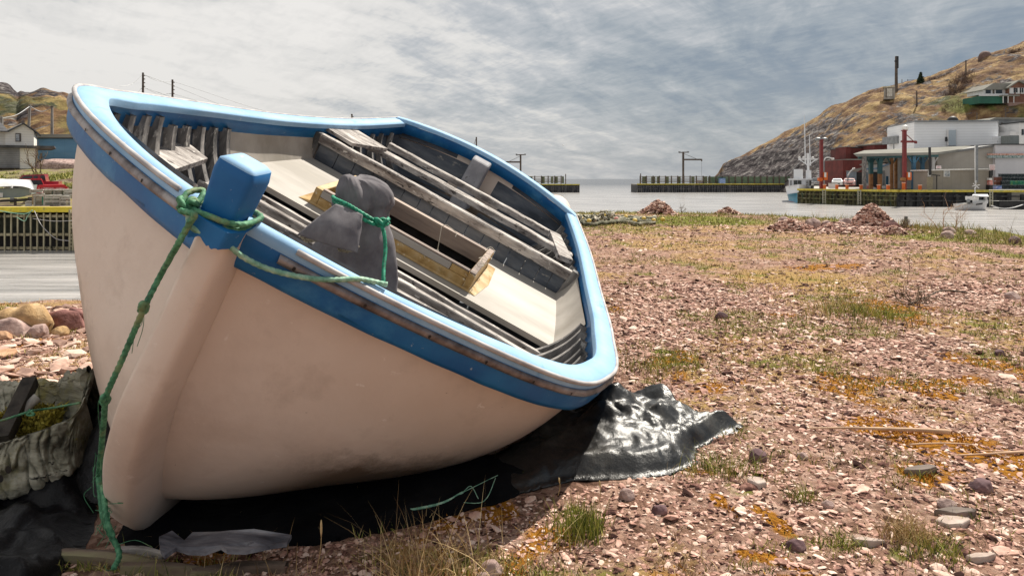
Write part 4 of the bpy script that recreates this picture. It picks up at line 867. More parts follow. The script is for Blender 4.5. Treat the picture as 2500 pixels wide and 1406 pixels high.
def rock(u,v,w,h,mt,label,seed,d=None,Y=None,name='boulder',cat='rock',rough=.25,flat=0,group=None,sink=.25):
    """w,h in pixels of the photo; base seen at (u,v)"""
    c=G(u,v) if Y is None else np.array([X_(u,Y),Y,0.]); 
    if Y is None: c[1]+=w/F*c[1]*.25; c[0]=X_(u,c[1])
    zb=gz(c[0],c[1],False) if Y is None else Z_(v,Y); s=c[1]/F; r=np.random.default_rng(seed); a,b,hh=w*s/2,(d or w*.8)*s/2,h*s
    if flat:
        n=9; a_=np.sort(np.arange(n)+r.random(n)*.7)*2*np.pi/n; rr=.78+.3*r.random(n); P0_=np.stack([np.cos(a_)*rr*a,np.sin(a_)*rr*b*1.25],1); tz=np.clip(hh*.18,.007,.014); tilt=(r.random(2)-.5)*.25
        V=[]
        for sc_,z_ in ((1.0,-.015),(1.03,tz*.3),(.97,tz*.85),(.88,tz)):
            q=P0_*sc_; V.append(np.concatenate([q,(z_+q@tilt+(r.random(n)-.5)*.003)[:,None]],1))
        V.append(np.array([[0,0,tz+.002]])); V=np.concatenate(V); Fc=[(i*n+j,i*n+(j+1)%n,(i+1)*n+(j+1)%n,(i+1)*n+j) for i in range(3) for j in range(n)]+[(3*n+j,3*n+(j+1)%n,4*n) for j in range(n)]
        ob=mesh(name,V,Fc,mt,None,False); ob.location=(c[0],c[1],zb+.012); tag(ob,label,cat,group); return ob
    V=I2V.copy(); o=r.random(3)*50; k=1+rough*(fbm(V[:,0]*1.6+o[0]+V[:,2],V[:,1]*1.6+o[1]-V[:,2],4)-.5)*2.2; V=V*k[:,None]
    for _ in range(7):   # planar facets
        nn=r.normal(size=3); nn/=np.linalg.norm(nn); dd=V@nn; lim=.70+.22*r.random(); V=V-np.outer(np.maximum(dd-lim,0)*.85,nn)
    V[:,2]=np.maximum(V[:,2],-.55); V=V/np.array([abs(V[:,0]).max(),abs(V[:,1]).max(),1]); V[:,2]=(V[:,2]+.55)/(V[:,2].max()+.55)
    V=V*np.array([a,b,hh*(1+sink)])-np.array([0,0,hh*sink]); V+=((fbm(V[:,0]/a*5+V[:,2]/hh*2,V[:,1]/b*5,4)-.5)*.09*a)[:,None]*np.array([.3,.3,.3 if not flat else .1])
    ob=mesh(name,V,I2F,mt,None,True); ob.location=(c[0],c[1],zb); tag(ob,label,cat,group); return ob
RK_T=mat('ochre_lichen_rock',[(.22,.13,.06),(.44,.28,.13),(.60,.44,.26)],scale=5,rough=.9,bump=.8,bscale=25,bdist=.02,stain=[((.10,.06,.03),12,.60,.70,(1,1,1))])
RK_P=mat('pinkish_grey_rock',[(.17,.11,.10),(.36,.25,.22),(.50,.38,.34)],scale=6,rough=.9,bump=.7,bscale=30,bdist=.015,stain=[((.12,.08,.07),14,.6,.7,(1,1,1))])
RK_R=mat('dark_red_rock',[(.07,.03,.028),(.20,.085,.075),(.34,.17,.14)],scale=6,rough=.9,bump=.8,bscale=25,bdist=.015,stain=[((.40,.24,.16),5,.6,.72,(1,1,1))])
RK_O=mat('orange_tan_rock',[(.35,.19,.10),(.58,.36,.22)],scale=7,rough=.9,bump=.6,bscale=30,bdist=.01)
RK_D=mat('dark_purple_rock',[(.05,.025,.03),(.13,.07,.075),(.24,.15,.14)],scale=10,rough=.9,bump=.6,bscale=50,bdist=.006)
RK_W=mat('pale_slab_rock',[(.30,.22,.18),(.42,.33,.28),(.50,.42,.37)],scale=8,rough=.85,bump=.4,bscale=40,bdist=.005)
RK_K=mat('grey_brown_slab',[(.10,.075,.06),(.21,.165,.14)],scale=14,rough=.85,bump=.6,bscale=50,stretch=(.3,1,1),bdist=.006)
rock(62,818,150,74,RK_T,'large ochre boulder with a peaked top at the water edge on the left',1,d=90)
rock(30,826,92,46,RK_P,'smooth pinkish boulder in front of the large ochre one',2,d=60)
rock(92,824,52,30,RK_P,'small grey brown boulder between the ochre boulder and the shingle',3)
rock(150,806,120,50,RK_R,'dark red cracked boulder right behind the bow',4,d=60)
rock(185,790,60,44,RK_R,'dark rock half hidden by the white bow',40,d=40)
rock(146,818,44,22,RK_T,'low mossy rock beside the white bow',5)
rock(8,832,44,20,RK_O,'orange tan rock cut by the left edge of the picture',6)
rock(10,870,60,22,RK_O,'flat peach coloured stone on the shingle at the left edge',7,flat=1)
rock(1762,778,34,18,RK_D,'lone dark round stone on the open gravel',8)
rock(1850,1120,44,24,RK_D,'dark purple stone right of the black tarp',9)
rock(1848,1190,46,18,RK_W,'pale cream flat stone right of the tarp',10,flat=1,d=30)
rock(2325,1295,88,20,RK_W,'largest pale flat slab near the lower right',11,flat=1,d=36)
rock(2118,1340,80,14,RK_W,'long whitish flat stone beside the orange moss',12,flat=1,d=20)
rock(2395,1382,80,13,RK_W,'thin pale sliver of rock at the lower right corner',13,flat=1,d=16)
rock(2248,1165,80,20,RK_K,'grey brown layered slab next to the moss bed',14,flat=1,d=24)
rock(2335,1272,100,14,RK_K,'dark flat slab touching the largest pale slab',15,flat=1,d=20)
rock(1200,1385,56,30,RK_P,'smooth egg shaped pink pebble at the bottom edge',16,rough=.06)
rock(1180,1396,34,16,RK_P,'low stone touching the egg shaped pebble',41)
rock(2470,735,38,18,RK_P,'rounded pink stone at the right edge of the gravel',17,rough=.1)
rock(1945,1350,50,26,RK_D,'dark angular stone beside the moss at the bottom',18)
rock(2020,1245,34,18,RK_P,'small pink wedge of stone in the gravel',19)
rock(2310,1245,48,20,RK_P,'broad pink stone above the dark flat slab',20)
rock(2395,1205,56,26,RK_D,'dark mauve stone below the moss bed',21)
rock(1960,1115,30,14,RK_P,'flat mauve stone between tuft and tarp',22)
rock(2440,870,24,16,RK_D,'dark clod on the gravel near the right edge',23)
rock(1530,1215,40,24,RK_P,'pink stone just right of the green tuft',24); rock(1610,1260,38,20,RK_D,'dark stone below the tarp',25)
rock(2476,596,32,20,RK_D,'dark clod on the shore crest at the right edge',26)
# boulders of the rubble banks
for i,(u,v,w,h,lb) in enumerate([(1915,556,44,28,'largest pink boulder in the left rubble bank'),(1985,556,40,24,'second boulder from the left in the rubble bank'),(2020,556,30,18,'low boulder between two heaps of rubble'),(2065,560,46,26,'long boulder touching the tall rubble heap'),
    (2178,566,44,26,'round brown boulder right of the tall rubble heap'),(2315,570,36,16,'flat pink boulder on the grassy shore crest'),(2312,584,34,18,'darker boulder below the flat one on the shore crest'),(2368,572,34,12,'rightmost flat boulder on the grassy crest'),(1793,520,12,10,'small round stone on top of the low far heap')]):
    rock(u,v,w,h,RK_P if i!=4 else RK_R,lb,60+i)
def heap(u,v,w,h,n,size,label,seed):
    n=int(n*3.2); size=size*.58
    r=np.random.default_rng(seed); c=G(u,v); s=c[1]/F; a=w*s/2; hh=h*s
    X=r.normal(size=n)*.42; Y=r.normal(size=n)*.42; X=np.clip(X,-1,1); Y=np.clip(Y,-1,1); Z=np.maximum(0,1-np.hypot(X,Y)**1.1)*(1-.12*r.random(n)); Z*=(.75+.5*fbm(X*2+seed,Y*2,3))
    P=np.stack([c[0]+X*a,c[1]+Y*a*.55,gz(c[0]+X*a,c[1]+Y*a*.55,False)+Z*hh],1)
    sz=np.minimum(size*np.exp(r.normal(size=n)*.45),size*1.7)
    # solid core so the heap is not hollow
    o=scatter_stones('rubble_heap',P,sz,.8,STONE,seed,(label,'rubble heap'))
    return o
heap(1606,522,88,36,500,.085,'steep isolated heap of pink rubble at the water edge',1)
heap(1775,522,70,16,200,.06,'low far heap of rubble on the shore line',2)
heap(2130,560,130,62,900,.07,'tallest rubble heap at the middle of the shore',3)
heap(1930,562,130,30,420,.06,'broad low rubble bank left of the tall heap',4)
heap(2040,562,110,20,260,.06,'low ridge of rubble joining the two banks',5)
heap(2180,575,70,22,160,.055,'loose rubble around the round brown boulder',6)
heap(2095,566,300,10,300,.05,'scattered stones spilling in front of the rubble banks',7)
def stick(P,r,mt,label,name='stick',twigs=()):
    c=np.array(P[0]); m=MB(); Q=crv(P,40)-c; rr=np.linspace(r[0],r[1],40); m.tube(Q,rr,7)
    for t in twigs: m.tube(crv(np.array(t)-c,20),np.linspace(r[1],r[1]*.4,20),5)
    o=m.build(name,mt,None,True); o.location=c; tag(o,label,'stick'); return o
DW=mat('sunbleached_stick',[(.38,.22,.12),(.62,.42,.27)],scale=20,rough=.7,bump=.4,bscale=80,bdist=.002,stretch=(.3,1,1))
DD=mat('dark_twig_bark',[(.05,.035,.025),(.16,.11,.07)],scale=20,rough=.9)
def gp(u,v,dz=.012): c=G(u,v); return c+np.array([0,0,gz(c[0],c[1],False)+dz])
stick([gp(2318,1070,.03),gp(2240,1069,.03),gp(2140,1066,.03),gp(2060,1058,.02),gp(1970,1053,.015)],(.012,.003),DW,'long straight bleached stick with a dark thin tip lying on the moss')
stick([gp(2500,1108),gp(2440,1113),gp(2390,1118),gp(2320,1126)],(.007,.003),DW,'thinner pale stick at the right edge of the moss bed',twigs=[[gp(2430,1113),gp(2450,1122),gp(2470,1120)]])
stick([gp(2220,1098),gp(2300,1094),gp(2370,1090),gp(2400,1105),gp(2480,1107)],(.004,.002),DW,'wavy thin twig between the two pale sticks')
stick([gp(2360,720,.02),gp(2300,725,.05),gp(2260,735,.02),gp(2215,745,.01)],(.01,.006),DD,'short dark stick under the bare shrub')
stick([gp(1665,509,.05),gp(1700,510,.06),gp(1712,509,.05)],(.03,.02),DD,'dark driftwood pole lying on the far shore grass')
def shrub(u,v,h,w,mt,label,seed,nb=26,r0=.006,name='bare_shrub',Y=None,z0=None,up=.35,cat='shrub'):
    r=np.random.default_rng(seed); c=G(u,v) if Y is None else np.array([X_(u,Y),Y,z0]); s=c[1]/F
    if Y is None: c[2]=gz(c[0],c[1],False)
    Hh,Ww=h*s,w*s; root=empty(name,tuple(c),label,cat); m=MB(); tw=MB()
    def grow(p,d,L,rad,k,mm):
        n=5; P=[p]
        for i in range(n): d=d+r.normal(size=3)*.16; d/=np.linalg.norm(d); p=p+d*L/n; P.append(p)
        mm.tube(np.array(P),np.linspace(rad,rad*.55,n+1),4,False)
        if k>0:
            for j in range(3 if k>1 else 2):
                q=P[2+int(r.integers(0,4))]; dd=d+r.normal(size=3)*.75; dd[2]+=up; dd/=np.linalg.norm(dd); grow(q,dd,L*.6,rad*.55,k-1,tw)
    for b in range(nb):
        a=r.random()*6.283; d=np.array([math.cos(a)*Ww/Hh*.55,math.sin(a)*Ww/Hh*.4,.6+.5*r.random()]); d/=np.linalg.norm(d); grow(np.array([math.cos(a)*.1*Ww*r.random(),math.sin(a)*.1*Ww,-.02]),d,Hh*.62,r0,2,m)
    m.build('stems',mt,root,True); tw.build('twigs',mt,root,True); return root
SHR=mat('dry_shrub_twigs',[(.07,.045,.025),(.20,.14,.08)],scale=8,rough=.9); SHP=mat('pink_dead_stalks',[(.30,.17,.11),(.55,.36,.24)],scale=8,rough=.8)
shrub(2238,742,62,110,SHR,'low brown leafless shrub in the middle of the gravel',1,14,.005)
shrub(2298,565,92,40,SHP,'tall forked reddish dead weed in front of the moored white boat',2,3,.008,name='dead_weed',up=.7,cat='weed'); shrub(2335,565,70,34,SHP,'dead weed with fine seed heads right of the taller one',3,4,.006,name='dead_weed',up=.7,cat='weed')
shrub(1662,520,26,20,SHR,'small bare twig bush beside the far rubble heap',4,4,.008); shrub(2214,700,120,20,SHR,'single upright thin dead stem left of the brown shrub',5,1,.003,name='dead_weed',cat='weed')
shrub(2212,562,30,24,SHR,'dark scrubby stump shoots beside the round brown boulder',6,12,.012); shrub(2480,580,60,20,SHR,'bare stem at the right edge of the shore',7,1,.005,name='dead_weed',cat='weed')
def stump(u,v,h,w,lab):
    c=gp(u,v,0); s=c[1]/F; m=MB(); V=[]; n=10
    m.tube([(0,0,-.1),(0,0,h*s*.6),(.01,0,h*s)],[w*s*.55,w*s*.5,w*s*.42],n); o=m.build('mooring_stump',RIBM,None,False); o.location=c; tag(o,lab,'post')
stump(2238,545,14,9,'short square grey wooden post standing on the shore crest'); stump(2211,552,26,9,'taller crooked stump left of the short grey post')
# ---------------------------------------------------------------- tarpaulin, plastic, driftwood, debris
PLAS=mat('black_plastic_sheet',[(.006,.006,.006),(.016,.016,.016)],scale=4,rough=.33,spec=.6,bump=.5,bscale=30,bdist=.010,bdetail=7,stain=[((.065,.06,.05),5,.50,.72,(1,1,1))])
def sheet(name,pts,hf,label,cat,res=.011,mt=PLAS,wob=.05,seed=0,smooth=True):
    P=np.array([G(u,v)[:2] for u,v in pts]); x0,y0=P.min(0)-.05; x1,y1=P.max(0)+.05
    X,Y=np.meshgrid(np.arange(x0,x1,res),np.arange(y0,y1,res),indexing='ij'); sd=poly_sd(X,Y,P)+(fbm(X*5+seed,Y*5,4)-.5)*wob
    Z=gz(X,Y,False)+.004+hf(X,Y,np.maximum(sd,0))*ss(-.0,.05,sd)
    # drag the cloth sideways so that folds lean over
    gx,gy=np.gradient(sd,res); gl=np.hypot(gx,gy)+1e-6; near=(sd>0)&(sd<res*1.6); sh=np.where(near,sd,0); X=X-gx/gl*sh; Y=Y-gy/gl*sh
    dx=(fbm(X*4+seed+9,Y*4,3)-.5)*.10; dy=(fbm(X*4,Y*4+seed+20,3)-.5)*.10
    V=np.stack([X+dx*ss(0,.08,sd),Y+dy*ss(0,.08,sd),Z],-1); ok=sd>0; cell=ok[:-1,:-1]&ok[1:,:-1]&ok[1:,1:]&ok[:-1,1:]
    I=np.arange(X.size).reshape(X.shape); Fa=np.stack([I[:-1,:-1],I[1:,:-1],I[1:,1:],I[:-1,1:]],-1)[cell]
    used=np.unique(Fa); mp=np.full(X.size,-1); mp[used]=np.arange(len(used)); Vv=V.reshape(-1,3)[used]; c=np.array([Vv[:,0].mean(),Vv[:,1].mean(),0])
    o=fastmesh(name,Vv-c,mp[Fa],mt,smooth); o.location=c; tag(o,label,cat)
    s=o.modifiers.new('s','SOLIDIFY'); s.thickness=.006; return o
def ridged(x,y,o=3): return (1-np.abs(2*fbm(x,y,o,.4)-1))
def h_tarp(X,Y,sd):
    c=G(1520,1090); e=np.exp(-(((X-.48)/.42)**2+((Y-3.15)/.33)**2)); 
    big=.045+.13*e; c1=.55*crumple(X,Y,1.5,3,4)+.75*facets(X,Y,3.4,5)
    flat=ss(2.98,2.78,Y)*ss(.10,.3,X)   # the smoother lobe in front
    left=ss(.1,-.25,X)
    return ss(0,.10,sd)*((big*(1-.75*left))*(.25+1.15*c1)*(1-.55*flat)+.035*flat+.02*crumple(X,Y,7,8,3)*(1-.5*left))
sheet('black_tarpaulin',[(1120,1190),(1240,1186),(1400,1160),(1560,1170),(1640,1160),(1692,1126),(1702,1085),(1745,1070),(1803,1055),(1812,1036),(1770,1024),(1700,1028),(1650,985),(1560,978),(1470,985),(1400,1020),(1250,1080),(1180,1110)],h_tarp,
      'crumpled glossy black tarpaulin spread out from under the low side of the boat','tarpaulin',res=.009,smooth=True)
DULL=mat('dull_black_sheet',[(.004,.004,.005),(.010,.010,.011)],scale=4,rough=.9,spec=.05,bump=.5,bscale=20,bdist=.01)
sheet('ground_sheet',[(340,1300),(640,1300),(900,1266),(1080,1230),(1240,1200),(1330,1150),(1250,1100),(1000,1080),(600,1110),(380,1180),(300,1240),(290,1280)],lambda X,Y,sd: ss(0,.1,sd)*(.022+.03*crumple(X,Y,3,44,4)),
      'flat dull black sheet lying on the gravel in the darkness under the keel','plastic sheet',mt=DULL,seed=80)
def h_left(X,Y,sd):
    return ss(0,.10,sd)*(.01+.12*crumple(X,Y,1.7,21,5)**1.8+.10*facets(X,Y,3.0,9))
sheet('black_plastic_sheet',[(-420,1420),(-500,1180),(-160,1130),(60,1150),(215,1160),(245,1215),(210,1300),(130,1385),(60,1440),(-200,1470)],h_left,
      'dull black plastic sheeting crumpled under the driftwood left of the bow','plastic sheet',seed=30,mt=mat('dull_black_plastic',[(.003,.003,.004),(.008,.008,.010)],scale=4,rough=.35,spec=.2,bump=.7,bscale=30,bdist=.01,bdetail=9,stain=[((.05,.05,.055),30,.62,.7,(1,1,1))]))
def h_back(X,Y,sd):
    return ss(0,.16,sd)*(.12+.12*crumple(X,Y,3.4,33,5)+.14*facets(X,Y,6,3))
sheet('grey_plastic_heap',[(130,1190),(120,1090),(190,1040),(330,1040),(360,1120),(300,1185)],h_back,'greyish crumpled plastic wedged between the driftwood and the bow','plastic sheet',seed=60,
      mt=mat('dusty_black_plastic',[(.03,.03,.032),(.08,.08,.085)],scale=9,rough=.35,spec=.6,bump=.9,bscale=26,bdist=.02,bdetail=8,stain=[((.25,.24,.23),12,.55,.75,(1,1,1))]))
LOGM=mat('cracked_grey_driftwood',[(.09,.085,.06),(.28,.265,.20),(.48,.455,.37)],scale=7,rough=.9,stretch=(.35,1,1.6),bump=1,bscale=22,bstretch=(.3,1,2.2),bdist=.02,
    stain=[((.17,.15,.04),4.5,.52,.66,(1,1,1)),((.012,.010,.008),18,.63,.67,(.35,1,2.6)),((.42,.35,.06),9,.64,.72,(1,1,1))])
def driftwood():
    nb=220; k=np.linspace(0,1,nb)
    Bk=crv([W(u,v,y) for u,v,y in [(-170,940,3.05),(-60,938,3.03),(0,932,3.0),(60,930,2.98),(120,928,2.93),(180,908,2.86),(222,897,2.78)]],nb)
    Fr=crv([W(u,v,y) for u,v,y in [(-170,1110,2.44),(-60,1098,2.44),(0,1090,2.44),(60,1070,2.46),(120,1048,2.49),(185,1010,2.56),(224,901,2.76)]],nb)
    Bo=crv([W(u,v,y) for u,v,y in [(-170,1232,2.46),(-60,1232,2.42),(0,1228,2.42),(60,1212,2.44),(130,1188,2.47),(185,1150,2.52),(216,1000,2.68)]],nb)
    Bb=Bk.copy(); Bb[:,2]=0.0; Bb[:,1]+=.14
    In=(Bk*.45+Fr*.55); In[:,2]-=.17*np.clip((1-k)*6,0,1); 
    rimb=Bk+np.array([0,-.03,-.005]); rimf=Fr+np.array([0,.035,-.004]); mid1=rimb*.5+In*.5+np.array([0,.03,-.03]); mid2=rimf*.5+In*.5+np.array([0,-.01,-.03])
    fo=Fr*.5+Bo*.5+np.array([0,-.045,0]); bot=Bo*.5+Bb*.5; bot[:,2]=.0
    ctrl=[Bb,Bb*.5+Bk*.5+np.array([0,.03,0]),Bk,rimb,mid1,In,mid2,rimf,Fr,fo,Bo,bot]
    NS=240; V=np.stack([crv([c[i] for c in ctrl],NS) for i in range(nb)],0)
    # cracked skin: deep grooves following the grain
    s=k[:,None]*1.2; t=np.linspace(0,1,NS)[None,:]
    wv=fbm(s*5,t*5,3); gr=ridged(s*5+wv*2,t*34+5*wv,2)**3
    gr2=ridged(s*13+t*5+3*wv,t*13-s*9,2)**4
    cen=V.mean(1,keepdims=True); d=V-cen; d/=np.linalg.norm(d,axis=-1,keepdims=True)+1e-9
    V=V+d*((-.022*gr-.030*gr2+(fbm(s*9,t*20,4)-.5)*.035)*np.clip((1-k[:,None])*8,0,1))[...,None]
    c=np.array([V[...,0].mean(),V[...,1].mean(),0]); m=MB(); m.grid(V-c); n=NS; m.F.append(tuple(range(n))[::-1])
    root=empty('driftwood_trunk',tuple(c),'huge hollow grey driftwood trunk with cracked mossy skin left of the bow','driftwood')
    m.build('hollow_shell',LOGM,root,True)
    m=MB(); m.bar(W(75,930,2.80)-c,W(5,1075,2.56)-c,.05,.05); m.build('dark_splinter',mat('charred_splinter',[(.015,.012,.01),(.06,.05,.04)],scale=20,rough=.9,bump=.6,bscale=50,bdist=.005),root)
    m=MB(); P=crv([W(92,970,2.74)-c,W(75,985,2.72)-c,W(52,1015,2.69)-c,W(40,1030,2.68)-c],16); m.tube(P,np.linspace(.022,.012,16),8); m.build('pale_branch_stub',mat('pale_branch',[(.30,.28,.25),(.48,.45,.41)],scale=20,rough=.9,bump=.5,bscale=60,bdist=.003),root,True)
    for u,v in ((20,1146),(1,1168)):
        m=MB(); p=W(u,v,2.385)-c; a=np.arange(12)*2*np.pi/12; m.add(p+np.stack([.011*np.cos(a),0*a,.014*np.sin(a)],1),[tuple(range(12))[::-1]]); m.build('bored_hole',mat('bolt_hole_black',[(.01,.01,.01)]),root)
    # yellow green moss cushions inside
    r=np.random.default_rng(5); n=2600; u=r.random(n)*130-20; v=1000+r.random(n)*60; P=np.array([W(a,b,2.66+.0*a) for a,b in zip(u,v)]); P[:,1]+=r.random(n)*.14; P[:,2]-=.02
    o=blades('moss_cushion',P-c,.02,.012,mat('yellow_moss',[(.12,.09,.01),(.34,.27,.03),(.50,.42,.08)],scale=6,rough=.95,island=.6,lo=.2,hi=.8),6,None,.9,kind=None,cat=None,seg=2); o.parent=root
    rope('thin_line','thin dark green line tied across the hollow driftwood trunk',[[W(-60,1040,2.5),W(0,1027,2.52),W(60,1008,2.55),(W(75,1003,2.56)),W(130,995,2.62),W(196,983,2.60)],[W(70,1000,2.55),W(84,1012,2.55),W(66,1012,2.55),W(80,1001,2.55)]],ROPE,.0045,200)
driftwood()
def debris():
    m_=mat('torn_grey_board',[(.04,.04,.05),(.14,.14,.16),(.30,.30,.32)],scale=9,rough=.75,spec=.2,stretch=(.4,1.4,1),bump=.8,bscale=30,bstretch=(.3,1.5,1),bdist=.01,stain=[((.02,.015,.012),16,.63,.67,(.5,1,1))])
    pts=[(388,1318),(420,1300),(450,1312),(470,1292),(520,1290),(560,1300),(620,1296),(712,1298),(700,1318),(660,1322),(600,1345),(555,1352),(540,1340),(500,1346),(460,1335),(430,1330),(402,1352),(392,1342)]
    P=np.array([W(u,v,G(u,v,.05)[1])+np.array([0,0,0]) for u,v in pts]); c=P.mean(0); c[2]=0; k=len(P); V=np.concatenate([P-c,P-c-np.array([0,0,.012])]); V[:,2]+=.012*np.sin(V[:,0]*25)
    o=mesh('torn_board',V,[tuple(range(k)),tuple(range(k,2*k))[::-1]]+[(i,(i+1)%k,(i+1)%k+k,i+k) for i in range(k)],m_); o.location=c; tag(o,'torn jagged grey board lying flat in the shadow under the boat','board')
    for (a,b,w,lab) in (((130,1322),(395,1345),.045,'half buried rotten plank in front of the forefoot'),((300,1352),(520,1360),.03,'mossy narrow plank below the torn grey board'),((470,1362),(700,1352),.035,'split brown plank to the right of the mossy one'),((290,1312),(400,1318),.02,'small splintered batten behind the rope end')):
        A=gp(*a,.02); B=gp(*b,.015); m=MB(); Q=crv([A*0,(B-A)*.5+np.array([0,.01,.004]),B-A],14); m.grid(np.stack([Q+np.array([0,y,z])+np.array([0,0,0]) for y,z in ((-w/2,-.02),(-w/2,.008),(0,.014),(w/2,.006),(w/2,-.02))],1)); o=m.build('old_plank',FLAKE if 'batten' in lab else mat('rotten_plank',[(.05,.035,.025),(.17,.12,.09),(.24,.22,.12)],scale=12,rough=.9,stretch=(.2,1,1),bump=.8,bscale=50,bdist=.006),None); o.location=A; tag(o,lab,'plank')
    P=[gp(930,1215,.02),gp(1000,1222,.03),gp(1080,1210,.03),gp(1130,1196,.04),gp(1215,1168,.05)]
    m=MB(); c=P[0]; m.tube(crv(np.array(P[:4])-c,60),.005,8,True,3,150); fr=[P[3:5],[P[3],gp(1110,1200,.02),gp(1165,1212,.02),gp(1190,1206,.03),gp(1210,1180,.06)],[P[3],gp(1150,1190,.05),gp(1168,1202,.02)],[P[0],gp(905,1210,.01)]]
    for f in fr: m.tube(crv(np.array(f)-c,20),.0015,5)
    o=m.build('frayed_line',ROPE3,None,True); o.location=c; tag(o,'short frayed pale green line lying in the dark under the hull','rope')
debris()
def nets():
    r=np.random.default_rng(3); Y=16.5
    NET=mat('bundled_pale_net',[(.08,.08,.045),(.22,.20,.13),(.46,.42,.34)],scale=9,rough=.9,bump=1,bscale=40,bdist=.03,island=.5)
    root=empty('fishing_net',tuple(G(1500,545)),'long pale bundled fishing net with yellow and red floats lying behind the low rail','fishing net'); c=np.array(root.location)
    m=MB()
    for j in range(7):
        P=[]; 
        for u in np.linspace(1405,1600,24): v=534+(j%3)*6+5*math.sin(u*.03+j)+r.normal()*1.2; q=G(u,v+3); q[2]=gz(q[0],q[1],False)+.05; P.append(q-c)
        m.tube(crv(P,80),.035+.025*r.random(80),6)
    for j in range(60):
        u=1450+r.normal()*28; v=527+r.random()*16; q=G(u,540+r.random()*8); q[2]=.05+r.random()*.22*max(0,1-abs(u-1480)/60); m.tube([q-c+r.normal(size=3)*.09,q-c,q-c+r.normal(size=3)*.09],.03,5)
    m.build('netting',NET,root,True)
    for i,(u,v) in enumerate([(1438,550),(1462,546),(1505,545),(1528,540),(1550,552),(1572,544),(1596,548),(1480,536),(1420,545),(1618,546)]):
        q=G(u,v); q[2]=gz(q[0],q[1],False)+.10; V=I2V*.05*np.array([1.2,1,1])+q-c; mesh('float',V,I2F,mat('float_yellow',[(.60,.40,.06),(.72,.52,.12)],rough=.6) if i!=2 else mat('float_red',[(.6,.10,.04)],rough=.6),root,True)
nets()
# ---------------------------------------------------------------- across the water, right: breakwaters, quay, fish plant
def bx(u0,u1,v0,v1,Y,dp,name,mt,parent=None,bev=0,yo=0):
    """box whose near face fills pixels u0..u1 x v0..v1 at distance Y"""
    o=np.array(parent['o']) if parent and 'o' in parent else np.zeros(3)
    m=MB(); m.box(X_(u0,Y)-o[0],X_(u1,Y)-o[0],Y-o[1],Y+dp-o[1],Z_(v1,Y)-o[2],Z_(v0,Y)-o[2]); return m.build(name,mt,parent)
class Th:
    """a thing made of parts given in world coordinates"""
    def __init__(s,name,at,label,cat,group=None): s.o=np.array(at,float); s.e=empty(name,tuple(s.o),label,cat,group)
    def face(s,f=1.): s.e.rotation_euler=(0,0,-f*math.atan2(s.o[0],s.o[1])); return s
    def part(s,name,mb,mt,smooth=False): mb.V=[v-s.o for v in mb.V]; return mb.build(name,mt,s.e,smooth)
    def box(s,name,u0,u1,v0,v1,Y,dp,mt): return s.part(name,MB().box(X_(u0,Y),X_(u1,Y),Y,Y+dp,Z_(v1,Y),Z_(v0,Y)),mt)
    def poly(s,name,pts,Y,dp,mt):
        """extruded polygon drawn at distance Y (front) reaching dp back"""
        P=np.array([W(u,v,Y) for u,v in pts]); k=len(P); Q=P+np.array([0,dp,0]); return s.part(name,MB().add(np.concatenate([P,Q]),[tuple(range(k)),tuple(range(k,2*k))[::-1]]+[(i,(i+1)%k,(i+1)%k+k,i+k) for i in range(k)]),mt)
def quad(P,Q,z0,z1): pass
PILE=mat('dark_wharf_piles',[(.035,.035,.045),(.10,.10,.11),(.20,.19,.17)],scale=2.5,rough=.9,stretch=(1,1,.25),bump=.6,bscale=8,bdist=.05)
MOSSY=mat('weedy_crib_timber',[(.025,.022,.018),(.09,.075,.045),(.14,.14,.05),(.26,.23,.16)],scale=2.2,rough=.95,stretch=(1,1,.5),bump=.7,bscale=9,bdist=.05,stain=[((.03,.07,.05),1.2,.55,.62,(1,1,.3))])
YEDGE=mat('yellow_wharf_edge',[(.42,.33,.04),(.62,.50,.08),(.34,.34,.08)],scale=1.5,rough=.8,stain=[((.20,.17,.08),6,.55,.68,(1,1,1))])
YEDGE2=mat('bright_yellow_timber',[(.55,.42,.02),(.72,.60,.06)],scale=2,rough=.8,stain=[((.30,.25,.08),5,.55,.70,(1,1,1))])
GREENF=mat('green_fence_boards',[(.10,.15,.09),(.17,.22,.14)],scale=1,rough=.8)
WOODD=mat('dark_utility_wood',[(.06,.045,.035),(.15,.12,.10)],scale=2,rough=.9)
WHITE=mat('white_siding',[(.80,.81,.83),(.86,.87,.89)],scale=.3,rough=.6,wave=(2,.42,.10,.22))
WHITEP=mat('plain_white_wall',[(.62,.62,.62),(.74,.73,.72)],scale=.4,rough=.7)
BEIGE=mat('beige_panel_wall',[(.36,.33,.29),(.43,.40,.36)],scale=.3,rough=.8,wave=(0,1.2,.02,.25))
TAUPE=mat('taupe_cabin_wall',[(.27,.24,.20),(.33,.30,.26)],scale=.4,rough=.8,wave=(0,1.2,.03,.2))
ROOFW=mat('pale_roof_sheet',[(.22,.215,.195),(.28,.275,.25)],scale=.5,rough=.95,spec=.0)
GREYM=mat('grey_metal',[(.20,.21,.22),(.30,.31,.32)],scale=2,rough=.5,metal=.4)
REDB=mat('oxide_red_boards',[(.085,.016,.014),(.15,.028,.024)],scale=.6,rough=.8,wave=(0,.5,.08,.4))
REDP=mat('red_painted_steel',[(.15,.02,.02),(.23,.032,.03)],scale=2,rough=.5)
ORNG=mat('orange_paint',[(.55,.10,.015),(.68,.16,.02)],scale=3,rough=.5)
DARK=mat('dark_glass',[(.015,.02,.025),(.04,.05,.06)],scale=3,rough=.15)
BLUEP=mat('blue_post_paint',[(.03,.10,.18),(.05,.16,.25)],scale=2,rough=.6)
TEAL=mat('teal_brace_paint',[(.015,.07,.08),(.03,.11,.12)],scale=2,rough=.6)
RUST=mat('rusty_brown_post',[(.22,.10,.04),(.38,.19,.08)],scale=2,rough=.9)
